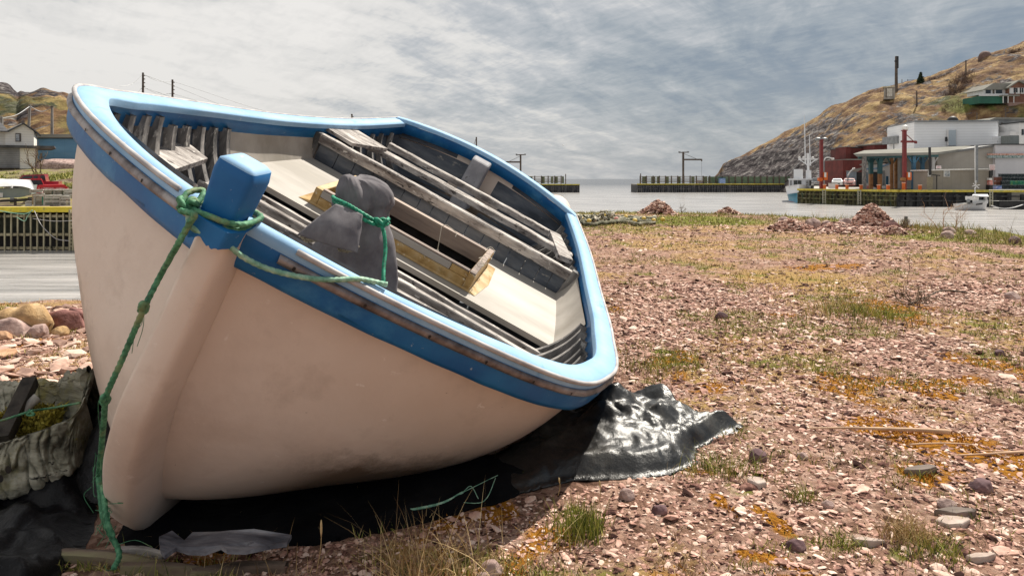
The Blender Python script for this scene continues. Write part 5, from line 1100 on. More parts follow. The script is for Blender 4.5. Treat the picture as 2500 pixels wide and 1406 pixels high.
BLKM=mat('near_black',[(.01,.01,.012),(.03,.03,.03)],scale=3,rough=.6)
def facade_wharf(name,A,B,z1,label,mt,pil,spacing,edge,thick=3.5,cat='wharf',piers=True):
    """crib wharf between ground points A and B (x,y), with piles as ribs along its face"""
    A=np.array(A,float); B=np.array(B,float); d=B-A; L=np.linalg.norm(d); d/=L; n=np.array([d[1],-d[0]]); n=n if n[1]<0 else -n
    t=Th(name,(A[0],A[1],ZW),label,cat); m=MB()
    poly=[tuple(A),tuple(B),tuple(B-n*thick),tuple(A-n*thick)]
    m.prism(poly,ZW-1,z1-.25); t.part('crib',m,BLKM if piers else mt)
    r=np.random.default_rng(int(abs(A[0]*10))); m=MB(); s=.1
    k=0
    while s<L:
        p=A+d*s+n*.12; w=spacing*(.35+.4*r.random()); z0=ZW-.6; m.bar((p[0],p[1],z0),(p[0],p[1],z1-.28-.25*r.random()),w,.22); s+=spacing*(.8+.5*r.random()); k+=1
    o=t.part('piles',m,mt); o['kind']='stuff'
    m=MB()
    for z in (z1-.75,z1-1.35,):
        m.bar((*(A+n*.3),z),(*(B+n*.3),z),.18,.16)
    t.part('wale',m,mt)
    m=MB(); m.bar((*(A+n*.2),z1-.1),(*(B+n*.2),z1-.1),.4,.28); t.part('edge_beam',m,edge)
    m=MB(); m.prism([tuple(A-n*.1),tuple(B-n*.1),tuple(B-n*thick),tuple(A-n*thick)],z1-.26,z1-.02); t.part('deck_top',m,mat('quay_concrete',[(.3,.3,.3)])); return t,d,n,L
t,d,n,L=facade_wharf('breakwater',(X_(1555,177),177),(X_(1990,177),181),Z_(449,177),'long dark breakwater with fence right of the harbour mouth',PILE,.3,.55,YEDGE,6,'breakwater',True)
t2,_,_,_=facade_wharf('breakwater',(X_(900,177),177),(X_(1415,177),177),Z_(450,177),'dark breakwater ending left of the harbour mouth, partly behind the boat',PILE,.3,.55,YEDGE,6,'breakwater',True)
# fences on the breakwaters
def bfence(u0,u1,label,grey_to,boards):
    Y=180.; f=Th('slat_fence',W(u0,448,Y),label,'fence'); m=MB(); r=np.random.default_rng(int(u0))
    for v in (431.5,436,440.5,444): m.bar(W(u0,v,Y),W(grey_to,v,Y),.08,.16)
    f.part('rails',m,mat('fence_rail_wood',[(.16,.13,.09),(.30,.26,.18)],scale=1,rough=.9))
    u=u0
    while u<u1:
        f.part('post',MB().bar(W(u,449,Y-.1),W(u,429.5,Y-.1),.28,.28),WOODD); u+=14.5+r.random()*2
    for (a,b) in boards: f.part('board_panel',MB().box(X_(a,Y),X_(b,Y),Y+.12,Y+.2,Z_(448,Y),Z_(431.5,Y)),GREENF)
bfence(1563,1930,'low green and brown slatted fence along the right breakwater',1728,[(1568,1578),(1590,1600),(1604,1610),(1625,1633),(1654,1662),(1688,1696),(1716,1727),(1729,1930)])
bfence(1180,1376,'low slatted fence along the left breakwater',1376,[(1290,1300),(1322,1330),(1345,1351),(1355,1362),(1372,1377)])
def gallows(u,v0,armu,lab,mast=None):
    Y=179.; p=Th('dock_lamp_hoist',W(u,447,Y),lab,'lamp post','hoist posts on the breakwaters'); s=np.sign(armu-u)
    p.part('pole',MB().bar(W(u,449,Y),W(u,v0,Y),.45,.45),WOODD)
    p.part('crossbar',MB().bar(W(u-11,v0+2,Y-.2),W(u+12,v0+1,Y-.2),.3,.25),WOODD)
    for a in (-10,11): p.part('floodlight',MB().box(X_(u+a-2,Y),X_(u+a+2,Y),Y-.6,Y,Z_(v0+2.5,Y),Z_(v0-1,Y)),GREYM)
    p.part('hoist_arm',MB().bar(W(u,v0+19,Y-.3),W(armu,v0+19,Y-.3),.35,.4).bar(W(armu,v0+18,Y-.3),W(armu,v0+23,Y-.3),.3,.3),WOODD)
    p.part('stay',MB().bar(W(u,v0+4,Y-.3),W(u+(armu-u)*.75,v0+18,Y-.3),.09,.09),WOODD)
    if s>0: p.part('hanging_line',MB().bar(W(armu,v0+22,Y-.3),W(armu,442,Y-.3),.06,.06),GREYM)
gallows(1668,371,1713,'hoist post on the right breakwater with its arm pointing right'); gallows(1271,377,1233,'hoist post on the left breakwater with its arm pointing left')
t=Th('end_marker',W(1564,448,176.8),'thin dark marker post at the end of the right breakwater','post'); t.part('pole',MB().bar(W(1564,449,177.5),W(1564,424,177.5),.22,.22),WOODD)
t=Th('end_marker',W(1381,448,176.8),'thin dark marker post near the end of the left breakwater','post'); t.part('pole',MB().bar(W(1381,450,177.5),W(1381,425,177.5),.22,.22),WOODD)
t=Th('blue_bin',W(1764,447,178.2),'blue bin standing on the right breakwater','bin'); t.box('body',1758,1771,436,448,178.2,1.3,mat('bin_blue',[(.03,.16,.45)],rough=.6)); t.box('lid',1757.5,1771.5,434.5,436,178.1,1.5,BLUEP)
t=Th('mast_pole',W(1163,440,178),'thin mast with stay rising beyond the transom','pole'); t.part('pole',MB().bar(W(1163,450,178),W(1163,335,178),.35,.35),WOODD); t.part('stay',MB().bar(W(1163,336,178),W(1154,362,178),.08,.08),WOODD)
# quay of the fish plant: outer corner, long face, inner face
QZ=-.30
facade_wharf('crib_quay',(X_(1950,99),99),(X_(2195,87),87),QZ,'weedy timber crib quay in front of the fish plant',MOSSY,.3,.5,YEDGE,9,'quay',False)
facade_wharf('dark_quay',(X_(2195,87),87),(X_(2560,85),85),QZ,'black shaded quay wall with yellow edge behind the moored white boat',mat('black_wet_piles',[(.008,.008,.010),(.03,.03,.032),(.07,.07,.065)],scale=2,rough=.8,stretch=(1,1,.4)),.3,1.3,YEDGE,9,'quay',True)
for i,(u,lab) in enumerate([(2012,'ladder on the crib quay near the moored trawler'),(2098,'ladder half way along the crib quay'),(2420,'ladder on the black quay behind the moored white boat')]):
    Y=(98.5-(u-1950)*.049) if u<2195 else 84.6; Y-=.6; t=Th('quay_ladder',W(u,505,Y),lab,'ladder','ladders on the quay'); z0=ZW+.1
    for a in (-3.2,3.2): t.part('rail',MB().bar((X_(u+a,Y),Y,z0),(X_(u+a,Y),Y,QZ-.05),.10,.10),mat('pale_ladder_wood',[(.34,.32,.24),(.46,.44,.34)],rough=.8))
    m=MB()
    for k in range(6): z=z0+.2+k*.32; m.bar((X_(u-3.2,Y),Y,z),(X_(u+3.2,Y),Y,z),.07,.06)
    t.part('rungs',m,mat('pale_ladder_wood',[(.34,.32,.24)],rough=.8))
def qY(u): return 99-(u-1950)*12/245 if u<2195 else 87-(u-2195)*2/365
for i,u in enumerate((2013,2043,2068,2102,2145,2168,2206,2246)):
    Y=qY(u)+.9; p=Th('bollard',(X_(u,Y),Y,QZ),['short orange bollard nearest the end of the quay','orange bollard in front of the white tote','orange bollard left of the canopy','orange bollard at the first canopy post','orange bollard at the second blue canopy post','orange bollard in front of the twin brown posts','biggest orange bollard below the red hoist column','orange bollard left of the taupe cabin'][i],'bollard','orange bollards along the quay')
    h=.58 if u!=2206 else .9; p.part('post',MB().box(X_(u,Y)-.15,X_(u,Y)+.15,Y-.15,Y+.15,QZ,QZ+h),ORNG); p.part('cap',MB().box(X_(u,Y)-.18,X_(u,Y)+.18,Y-.18,Y+.18,QZ+h,QZ+h+.1),mat('faded_orange',[(.7,.28,.12)],rough=.7))
# buildings
def plant():
    t=Th('fish_plant_building',W(2232,460,106),'large white two storey fish plant building with grey door and black roof vent','building')
    Y=106.
    P=[(X_(2166,118),118),(X_(2232,106),106),(X_(2435,104.5),104.5),(X_(2440,125),125),(X_(2166,130),130)]
    z1=Z_(299,106)
    t.part('wall',MB().prism(P,QZ,z1),WHITE)
    t.part('roof',MB().prism([(X_(2164,118.2),117.7),(X_(2232,105.7),105.5),(X_(2436,104.2),104.1),(X_(2441,125.5),125.5),(X_(2164,130.5),130.5)],z1,z1+.22),GREYM)
    dr=t.part('door',MB().box(X_(2315,105),X_(2334,105),104.95,105.2,Z_(356,105),Z_(318,105)),mat('pale_grey_door',[(.42,.48,.53),(.47,.53,.58)],rough=.5)); 
    m=MB(); m.box(X_(2313.8,105),X_(2315,105),104.9,105.2,Z_(356,105),Z_(317,105)); m.box(X_(2334,105),X_(2335.2,105),104.9,105.2,Z_(356,105),Z_(317,105)); m.V=[v-t.o for v in m.V]; m.build('frame',WHITEP,dr)
    t.part('wall_lamp',MB().box(X_(2306,105),X_(2308,105),104.5,104.9,Z_(346,105),Z_(335,105)).bar(W(2308,343,104.7),W(2314,342.5,104.7),.1,.1),BLKM)
    t.part('grey_hood',MB().box(X_(2167,117),X_(2182,113.5),112.5,117,Z_(352,115),Z_(334,115)),GREYM)
    t.part('downpipe',MB().bar(W(2182,335,112.3),W(2182,368,112.3),.12,.12),GREYM)
    V=[]; n=14; c=W(2326,297,108); 
    for a in np.linspace(0,math.pi/2,6): V+=[(c[0]+.82*math.cos(a)*math.cos(b),c[1]+.8*math.cos(a)*math.sin(b),c[2]+.85*math.sin(a)) for b in np.arange(n)*2*math.pi/n]
    t.part('roof_vent',MB().add(V,[(i*n+j,i*n+(j+1)%n,(i+1)*n+(j+1)%n,(i+1)*n+j) for i in range(5) for j in range(n)]),BLKM,True)
    t.part('annexe_wall',MB().box(X_(2435,103.5),X_(2476,103.5),103.5,118,QZ,Z_(333,103.5)),WHITE)
    t.part('cooling_unit',MB().box(X_(2460,102),X_(2482,102),101.5,103.4,Z_(352,102),Z_(331.5,102)),mat('unit_green_grey',[(.20,.22,.21),(.26,.28,.27)],rough=.6))
    t.part('lower_floor_wall',MB().box(X_(2165,104),X_(2430,101),101.5,104.3,QZ,Z_(366,101)),WHITEP)
    t.part('recess_shadow_door',MB().box(X_(2176,100),X_(2181,100),101.3,101.48,QZ,Z_(430,100)),BLUEP)
    for u in (2238,2262,2200): t.part('wall_joint',MB().box(X_(u,101.4),X_(u+.8,101.4),101.42,101.49,QZ,Z_(385,101.4)),GREYM)
    # right wing with the stripes
    r=Th('cold_store_building',W(2465,462,96),'pale lilac white windowless building with orange and green stripe at the right edge','building')
    Y=96.; r.part('wall',MB().box(X_(2430,Y),X_(2640,Y),Y,Y+9,QZ,Z_(354,Y)),mat('lilac_white_wall',[(.54,.53,.56),(.62,.61,.63)],scale=.3,rough=.7)); r.part('roof_edge',MB().box(X_(2428,Y),X_(2642,Y),Y-.2,Y+9.1,Z_(354,Y),Z_(351.8,Y)),BLKM)
    r.part('orange_stripe',MB().box(X_(2409,Y),X_(2640,Y),Y-.35,Y-.03,Z_(379.5,Y),Z_(375.5,Y)),mat('stripe_orange',[(.42,.12,.04)],rough=.6)); r.part('green_stripe',MB().box(X_(2409,Y),X_(2640,Y),Y-.33,Y-.02,Z_(386,Y),Z_(379.7,Y)),mat('stripe_green',[(.04,.13,.12)],rough=.6))
    # low gabled store
    s=Th('beige_store',W(2360,460,97),'low beige store with slanting grey roof edge behind the taupe cabin','building'); Y=96.5
    s.poly('wall',[(2288,378),(2429,358),(2429,464),(2288,464)],Y,8,BEIGE); s.poly('roof_fascia',[(2286,374),(2429,353.5),(2429,358.5),(2288,379)],Y-.25,9,mat('slate_grey_roof',[(.15,.15,.15),(.20,.20,.20)],rough=.7))
    # canopy
    c=Th('loading_canopy',W(2200,462,94),'open loading canopy on teal and brown posts joined to the beige store','canopy')
    V=[W(2083,376,93),W(2290,372,93),W(2290,378,93),W(2092,383,93),W(2110,367.5,103),W(2429,353,103),W(2429,359,103),W(2116,373,103)]
    c.part('roof',MB().add(V,[(0,3,2,1),(4,5,6,7),(0,1,5,4),(3,7,6,2),(0,4,7,3),(1,2,6,5)]),ROOFW)
    c.part('eave_beam',MB().bar(W(2095,385,93.6),W(2290,380.5,93.6),.25,.35),TEAL)
    posts=[(2110,RIBM,93.2,0),(2126,TEAL,95,1),(2148,TEAL,94,1),(2177,RUST,96,1),(2187,RUST,99,0),(2230.5,BLUEP,93.5,1),(2252,BLUEP,96,1),(2277,WHITEP,96,1)]
    for i,(u,mt,Y,br) in enumerate(posts):
        vt=383 if u<2150 else 381; w=.42 if mt is not RUST else .34
        c.part('post',MB().bar((X_(u,Y),Y,QZ),(X_(u,Y),Y,Z_(vt,Y)),w,w),mt if i not in (1,2) else RUST)
        if i in (1,2): c.part('post_sleeve',MB().bar((X_(u,Y),Y-.02,Z_(425,Y)),(X_(u,Y),Y-.02,Z_(vt,Y)),w+.06,w+.06),TEAL)
        if br:
            mb=mt if mt is not RUST else TEAL
            for sg in (-1,1): c.part('brace',MB().bar(W(u,404,Y),W(u+sg*13,383,Y),.16,.16),mb)
    # small shed under the canopy end
    h=Th('blue_trimmed_shed',W(2135,460,104),'small white shed with blue roof trim seen under the canopy','shed')
    Y=104.; h.box('wall',2112,2168,402,461,Y,5,WHITEP); h.poly('roof',[(2105,402),(2130,390),(2172,384),(2172,396),(2112,404)],Y-.4,6,ROOFW); h.poly('blue_trim',[(2114,411),(2140,410),(2168,399),(2168,403),(2142,414),(2114,415)],Y-.25,.2,mat('trim_blue',[(.07,.22,.42)],rough=.6))
    h.box('doorway',2131,2150,420,461,Y-.15,.12,BLKM); h.box('window',2114,2121,421,447,Y-.12,.1,BLUEP); h.box('side_doorway',2153,2158,417,461,Y-.13,.1,GREYM)
    g=Th('glass_shelter',W(2080,455,106),'small bluish glazed shelter left of the canopy','shelter'); g.box('wall',2068,2090,417,452,106,2,mat('bluish_panel',[(.16,.22,.27),(.24,.30,.35)],rough=.3)); g.poly('roof',[(2075,417),(2108,408),(2108,411),(2094,420),(2068,418)],105.7,3,ROOFW); g.box('dark_opening',2088,2106,421,455,106.1,2,BLKM)
    g.face(); h.face()
    # red buildings
    a=Th('red_chimneyed_building',W(2090,440,125),'dark red boarded building with square tower in front of the hillside','building'); a.box('tower',2065,2077,359,420,125,4,REDB); a.box('wall',2077,2118,362,392,126,8,REDB); a.box('lower_wall',2058,2125,391,460,123,8,REDB)
    a.box('roof_edge',2077,2117,359.5,362,125.9,8.3,BLKM); a.box('white_trim',2068,2125,388.5,391,122.9,8.2,ROOFW); a.box('tower_cap',2064,2078,357.5,359,124.9,4.2,ROOFW)
    b=Th('red_rooftop_house',W(2150,400,122),'small dark red building with pale roof beside the white plant','building'); b.box('wall',2135,2168,353,400,122,6,REDB); b.poly('roof',[(2133,351),(2168,347),(2168,353),(2134,354)],121.8,6.5,ROOFW)
    # taupe cabin
    k=Th('taupe_cabin',W(2338,464,89),'long taupe flat roofed cabin with one small white window on the quay','cabin'); Y=88.4
    k.box('wall',2263,2414.5,416.5,464.5,Y,3,TAUPE); k.poly('roof',[(2262,414.5),(2414,411),(2414,413.5),(2262,417.5)],Y-.3,3.6,mat('cream_roof_edge',[(.66,.64,.60)],rough=.6))
    w=k.box('window',2304,2319,416.6,432,Y-.09,.05,WHITEP)
    for (u0,u1) in ((2305.3,2311),(2312,2317.7)):
        m=MB(); m.box(X_(u0,Y),X_(u1,Y),Y-.14,Y-.10,Z_(430.5,Y),Z_(418,Y)); m.V=[v-k.o for v in m.V]; m.build('pane',mat('pane_grey',[(.16,.18,.2)],rough=.2),w)
    m=MB()
    for v in np.arange(434,463,3.2): m.bar(W(2263,v,Y-.1),W(2277,v,Y-.1),.10,.16)
    k.part('stacked_boards',m,mat('stacked_board_wood',[(.30,.26,.18),(.38,.33,.24)],rough=.9))
    m=MB(); r=np.random.default_rng(1)
    for q in range(9): m.tube([W(2264+r.random()*9,418+r.random()*14,Y-.15) for _ in range(5)],.04,4)
    k.part('hanging_line_coils',m,WHITEP)
plant()
def quay_things():
    def hoist(u,v0,Y,lab,arm):
        h=Th('red_hoist_column',(X_(u,Y),Y,QZ),lab,'hoist','red hoist columns on the quay')
        h.part('column',MB().bar((X_(u,Y),Y,QZ),(X_(u,Y),Y,Z_(v0,Y)),.40,.40),REDP); h.part('cap_plate',MB().box(X_(u-5.5,Y),X_(u+5,Y),Y-.3,Y+.3,Z_(v0+2,Y),Z_(v0,Y)),REDP)
        m=MB().box(X_(u+3,Y),X_(u+12,Y),Y-.5,Y-.1,Z_(440,Y),Z_(421,Y)); h.part('control_box',m,ORNG); h.part('notice_plate',MB().box(X_(u+3.2,Y),X_(u+8,Y),Y-.56,Y-.52,Z_(433,Y),Z_(421.5,Y)),WHITEP)
        h.part('winch',MB().tube([W(u-8,438,Y-.2),W(u+2,438,Y-.2)],.25,10).box(X_(u-6,Y),X_(u-1,Y),Y-.4,Y,Z_(443,Y),Z_(438,Y)),ORNG if not arm else RUST)
        if arm:
            h.part('arm',MB().bar(W(u-8,346,Y-.3),W(u+28,346.5,Y-.3),.26,.26).bar(W(u+27.5,345,Y-.3),W(u+27.5,351,Y-.3),.25,.25),REDP); h.part('stay_rod',MB().bar(W(u+6,330,Y-.3),W(u+22,345,Y-.3),.08,.08),REDP)
            h.part('lamp',MB().add(I2V*.38+W(u+2,v0-5,Y),I2F),mat('lamp_cream',[(.7,.66,.6)],rough=.4),True)
        else:
            for a in (-8,8): h.part('floodlight',MB().add(I2V*np.array([.42,.4,.24])+W(u+a,v0-1,Y),I2F),GREYM,True)
    hoist(2005,341,97.5,'left red steel hoist column with twin floodlights beside the trawler',False); hoist(2208,318,88.6,'taller red steel hoist column with arm and orange control box at mid quay',True)
    for u,v0,ue,lab,Y in ((2012,388,2034,'curved white street lamp next to the left red column',100),(2070,425,2085,'low slanting white lamp arm beside the glazed shelter',104)):
        l=Th('street_lamp',(X_(u,Y),Y,QZ),lab,'street lamp'); l.part('pole',MB().bar((X_(u,Y),Y,QZ),(X_(u,Y),Y,Z_(v0+4,Y)),.14,.14),GREYM)
        l.part('arm',MB().tube(crv([W(u,v0+5,Y),W(u+3,v0-1,Y),W(u+(ue-u)*.5,v0-(3 if u<2020 else 7),Y),W(ue,v0-(0 if u<2020 else 13),Y)],12),.09,6),WHITEP,True); l.part('lamp_head',MB().tube([W(ue-3,v0-(0 if u<2020 else 12),Y),W(ue+2,v0-(-.5 if u<2020 else 13.5),Y)],[.18,.14],6),WHITEP,True)
    for u,v0,v1,w,lab,mt in ((2271,360,428,.22,'thin black pipe rising in front of the canopy joint',BLKM),(2384,354,446,.26,'grey steel pole in front of the taupe cabin',GREYM)):
        p=Th('steel_pole',W(u,v1,88),lab,'pole'); p.part('pole',MB().bar(W(u,v1,87.8),W(u-(1.5 if u<2300 else 0),v0,87.8),w,w),mt)
        if u>2300: p.part('thin_pipe',MB().bar(W(2380.5,447,87.7),W(2380.5,355,87.7),.09,.09),WHITEP); p.part('bracket',MB().bar(W(2370,411,87.8),W(2415,411,87.8),.08,.08),GREYM)
    p=Th('post_antenna',W(2288,455,87.5),'thin dark standpipe with crossbar in front of the taupe cabin','standpipe'); p.part('pole',MB().bar(W(2287,463,87.9),W(2287,427,87.9),.08,.08),BLKM); p.part('crossbar',MB().bar(W(2276,427,87.9),W(2295,429,87.9),.09,.12),BLKM)
    def sign(u0,u1,v0,v1,Y,lab,seed):
        s=Th('warning_sign',W((u0+u1)/2,v1,Y),lab,'sign'); s.box('panel',u0,u1,v0,v1,Y,.06,mat('sign_white',[(.66,.60,.60),(.72,.67,.67)],rough=.6)); r=np.random.default_rng(seed); m=MB()
        for v in np.arange(v0+1.6,v1-1,2.6):
            u=u0+1.2
            while u<u1-1.6: w=.5+r.random()*.9; m.box(X_(u,Y),X_(min(u+w,u1-1),Y),Y-.02,Y-.005,Z_(v+1.3,Y),Z_(v,Y)); u+=w+.5
        s.part('worn_red_lettering',m,mat('faded_red_letters',[(.5,.16,.16)],rough=.7)); s.part('post',MB().bar(W((u0+u1)/2,v1,Y+.1),W((u0+u1)/2,v1+14,Y+.1),.1,.1),BLKM)
    sign(2416,2429.5,402,415.5,88,'small white notice board with faded red lettering right of the taupe cabin',1); sign(2286,2298,405,412,88.6,'smaller faded notice board above the left end of the taupe cabin',2)
    # gas bottle / red thing by the cabin
    g=Th('red_fuel_pump',W(2420,460,88),'slim red and black pump standing at the right end of the taupe cabin','pump'); g.box('body',2416.5,2423.5,440,461,87.8,.5,mat('pump_red',[(.5,.05,.02)],rough=.5)); g.box('base',2416,2424,452,463,87.7,.7,BLKM); g.box('top',2415.5,2422,435,440,87.75,.5,WHITEP); g.part('pipe',MB().bar(W(2418,436,88),W(2418,417,88),.25,.25),BLKM)
    # lobster traps
    def traps(u0,u1,v0,v1,Y,mt,label,name,cat,n,extra=None):
        t=Th(name,W((u0+u1)/2,v1,Y),label,cat); r=np.random.default_rng(int(u0)); rows=max(1,int((v1-v0)/7.5)); hgt=(v1-v0)/rows; k=0
        for j in range(rows):
            cols=max(1,int((u1-u0)/17)); w=(u1-u0)/cols
            for i in range(cols):
                m=MB(); a=u0+i*w+r.normal()*.6; b=a+w-1; v_=v1-j*hgt; x0,x1=X_(a,Y),X_(b,Y); z0,z1=Z_(v_,Y),Z_(v_-hgt+.8,Y)
                for x in np.linspace(x0,x1,6): m.bar((x,Y,z0),(x,Y,z1),.045,.045); m.bar((x,Y,z1),(x,Y+.6,z1),.045,.045)
                for z in np.linspace(z0,z1,4): m.bar((x0,Y,z),(x1,Y,z),.045,.045)
                m.box(x0+.06,x1-.06,Y+.08,Y+.6,z0+.03,z1-.05); t.part('trap',m,mt if r.random()>.25 else (extra or mt)); k+=1
    TRG=mat('green_trap_mesh',[(.01,.10,.07),(.03,.26,.16),(.30,.36,.05)],scale=3,rough=.6,lo=.3,hi=.75); TRD=mat('black_trap_mesh',[(.01,.012,.015),(.03,.05,.06),(.25,.25,.25)],scale=4,rough=.6,lo=.3,hi=.8)
    traps(2448,2560,441,461,88.5,TRG,'stack of green wire lobster traps with yellow ropes at the right edge of the quay','lobster_traps','lobster traps',6,TRD); traps(2444,2560,424,441,89.6,TRD,'taller stack of black lobster traps behind the green ones','lobster_traps','lobster traps',8)
    traps(2432,2446,432,452,89,mat('brown_trap_wood',[(.12,.04,.03),(.24,.10,.07)],rough=.8),'small reddish brown stack of crates left of the black traps','crate_stack','crates',3)
    t=Th('blue_tub',W(2438,461,88.5),'royal blue tub under the brown crates','tub'); t.box('body',2432,2446,454,462,88.4,1,mat('tub_blue',[(.02,.10,.45)],rough=.5)); t.box('rim',2431.5,2446.5,453,454.2,88.35,1.1,BLUEP)
    t=Th('white_tote',W(2046,459,98),'white fish tote standing on the quay edge in front of the white car','tote'); t.box('body',2036,2057,448,460,96.6,1.2,WHITEP); t.box('rim',2035.5,2057.5,446.8,448.2,96.55,1.3,ROOFW); t.face()
    # netting heaps under the canopy
    r=np.random.default_rng(9)
    for (u,v,w,h,mt,lab) in ((2122,456,14,5,mat('red_bags',[(.5,.04,.03)],rough=.7),'heap of red bags at the foot of the canopy posts'),(2163,458,20,4,WHITEP,'heap of white bags under the middle of the canopy'),(2130,460,22,3,WHITEP,'low row of white bags beside the red ones')):
        Y=97.; m=MB()
        for _ in range(9): m.add(I2V*np.array([.35,.3,.22])*(.7+.5*r.random())+W(u+r.normal()*w/4,v+r.random()*h/2,Y),I2F)
        o=m.build('bag_heap',mt,None,True); tag(o,lab,'bags')
    # vehicles on the quay
    def car(u,v,w,Y,paint,lab,name='parked_car',kind='car',ang=0):
        s=w/F*Y; L=s*2.3; c=(X_(u,Y),Y,Z_(v,Y)); e=empty(name,c,lab,kind,None,(0,0,ang)); hw=s/2
        prof=[(0,.28),(0,.75),(.10,.95),(.95,1.02),(1.55,1.42),(2.9,1.45),(3.7,1.05),(4.1,.98),(4.15,.35)] if kind=='car' else [(0,.4),(0,1.0),(.1,1.12),(1.25,1.15),(1.75,1.75),(3.0,1.78),(3.15,1.15),(5.0,1.15),(5.05,.45)]
        k=L/4.15*1.0 if kind=='car' else L/5.05; sc=s/1.75
        V=[];
        for x in (-1,-.86,.86,1):
            for (y,z) in prof: zz=z*sc if z<1.2 or abs(x)<.9 else z*sc; V.append((x*hw*(1 if z<1.16 else .80),y*k,zz))
        n=len(prof); Fc=[(i*n+j,i*n+(j+1)%n,(i+1)*n+(j+1)%n,(i+1)*n+j) for i in range(3) for j in range(n)]+[tuple(range(n))[::-1],tuple(range(3*n,4*n))]
        b=mesh('body',V,Fc,paint,e); bv=b.modifiers.new('b','BEVEL'); bv.width=.05; bv.segments=2
        y0,z0,y1,z1=(prof[3][0]*k,prof[3][1]*sc,prof[4][0]*k,prof[4][1]*sc); d=.035
        mesh('windscreen',[(-hw*.82,y0+.05*k-d,z0+.04),(hw*.82,y0+.05*k-d,z0+.04),(hw*.70,y1-.05*k-d,z1-.06),(-hw*.70,y1-.05*k-d,z1-.06)],[(0,1,2,3)],GLS,e)
        for sx in (-1,1):
            mesh('headlight',*_box(sx*hw*.72-.13*sc,sx*hw*.72+.13*sc,-.03,.02,.62*sc,.76*sc),WHITEP,e)
            for yy in (.75*k,3.35*k):
                m=MB(); m.tube([(sx*(hw-.2),yy,.33*sc),(sx*(hw+.02),yy,.33*sc)],.33*sc,16); w_=m.build('wheel',BLKM,e,False); m=MB(); m.tube([(sx*(hw+.0),yy,.33*sc),(sx*(hw+.035),yy,.33*sc)],.17*sc,10); m.build('rim',GREYM,w_)
        mesh('grille',*_box(-hw*.5,hw*.5,-.025,.02,.45*sc,.62*sc),BLKM,e); return e
    global GLS
    GLS=mat('car_glass',[(.10,.11,.12),(.18,.19,.2)],rough=.08,spec=.9)
    def _box(x0,x1,y0,y1,z0,z1):
        return [(x,y,z) for x in (x0,x1) for y in (y0,y1) for z in (z0,z1)],[(0,1,3,2),(4,6,7,5),(0,4,5,1),(2,3,7,6),(0,2,6,4),(1,5,7,3)]
    A_=-math.atan2(X_(2044,103),103)
    car(2044,456,24,103,mat('car_silver',[(.55,.56,.56)],rough=.3,metal=.3),'silver white car parked behind the white tote',ang=A_)
    car(2074,457,26,103,mat('car_red_white',[(.45,.10,.08)],rough=.3),'reddish car with bright windscreen parked left of the shelter',ang=A_)
    car(1994,460,25,101,mat('truck_black',[(.02,.02,.03)],rough=.25),'black pickup parked between the trawler and the left red column','parked_pickup','pickup truck',ang=A_)
quay_things()
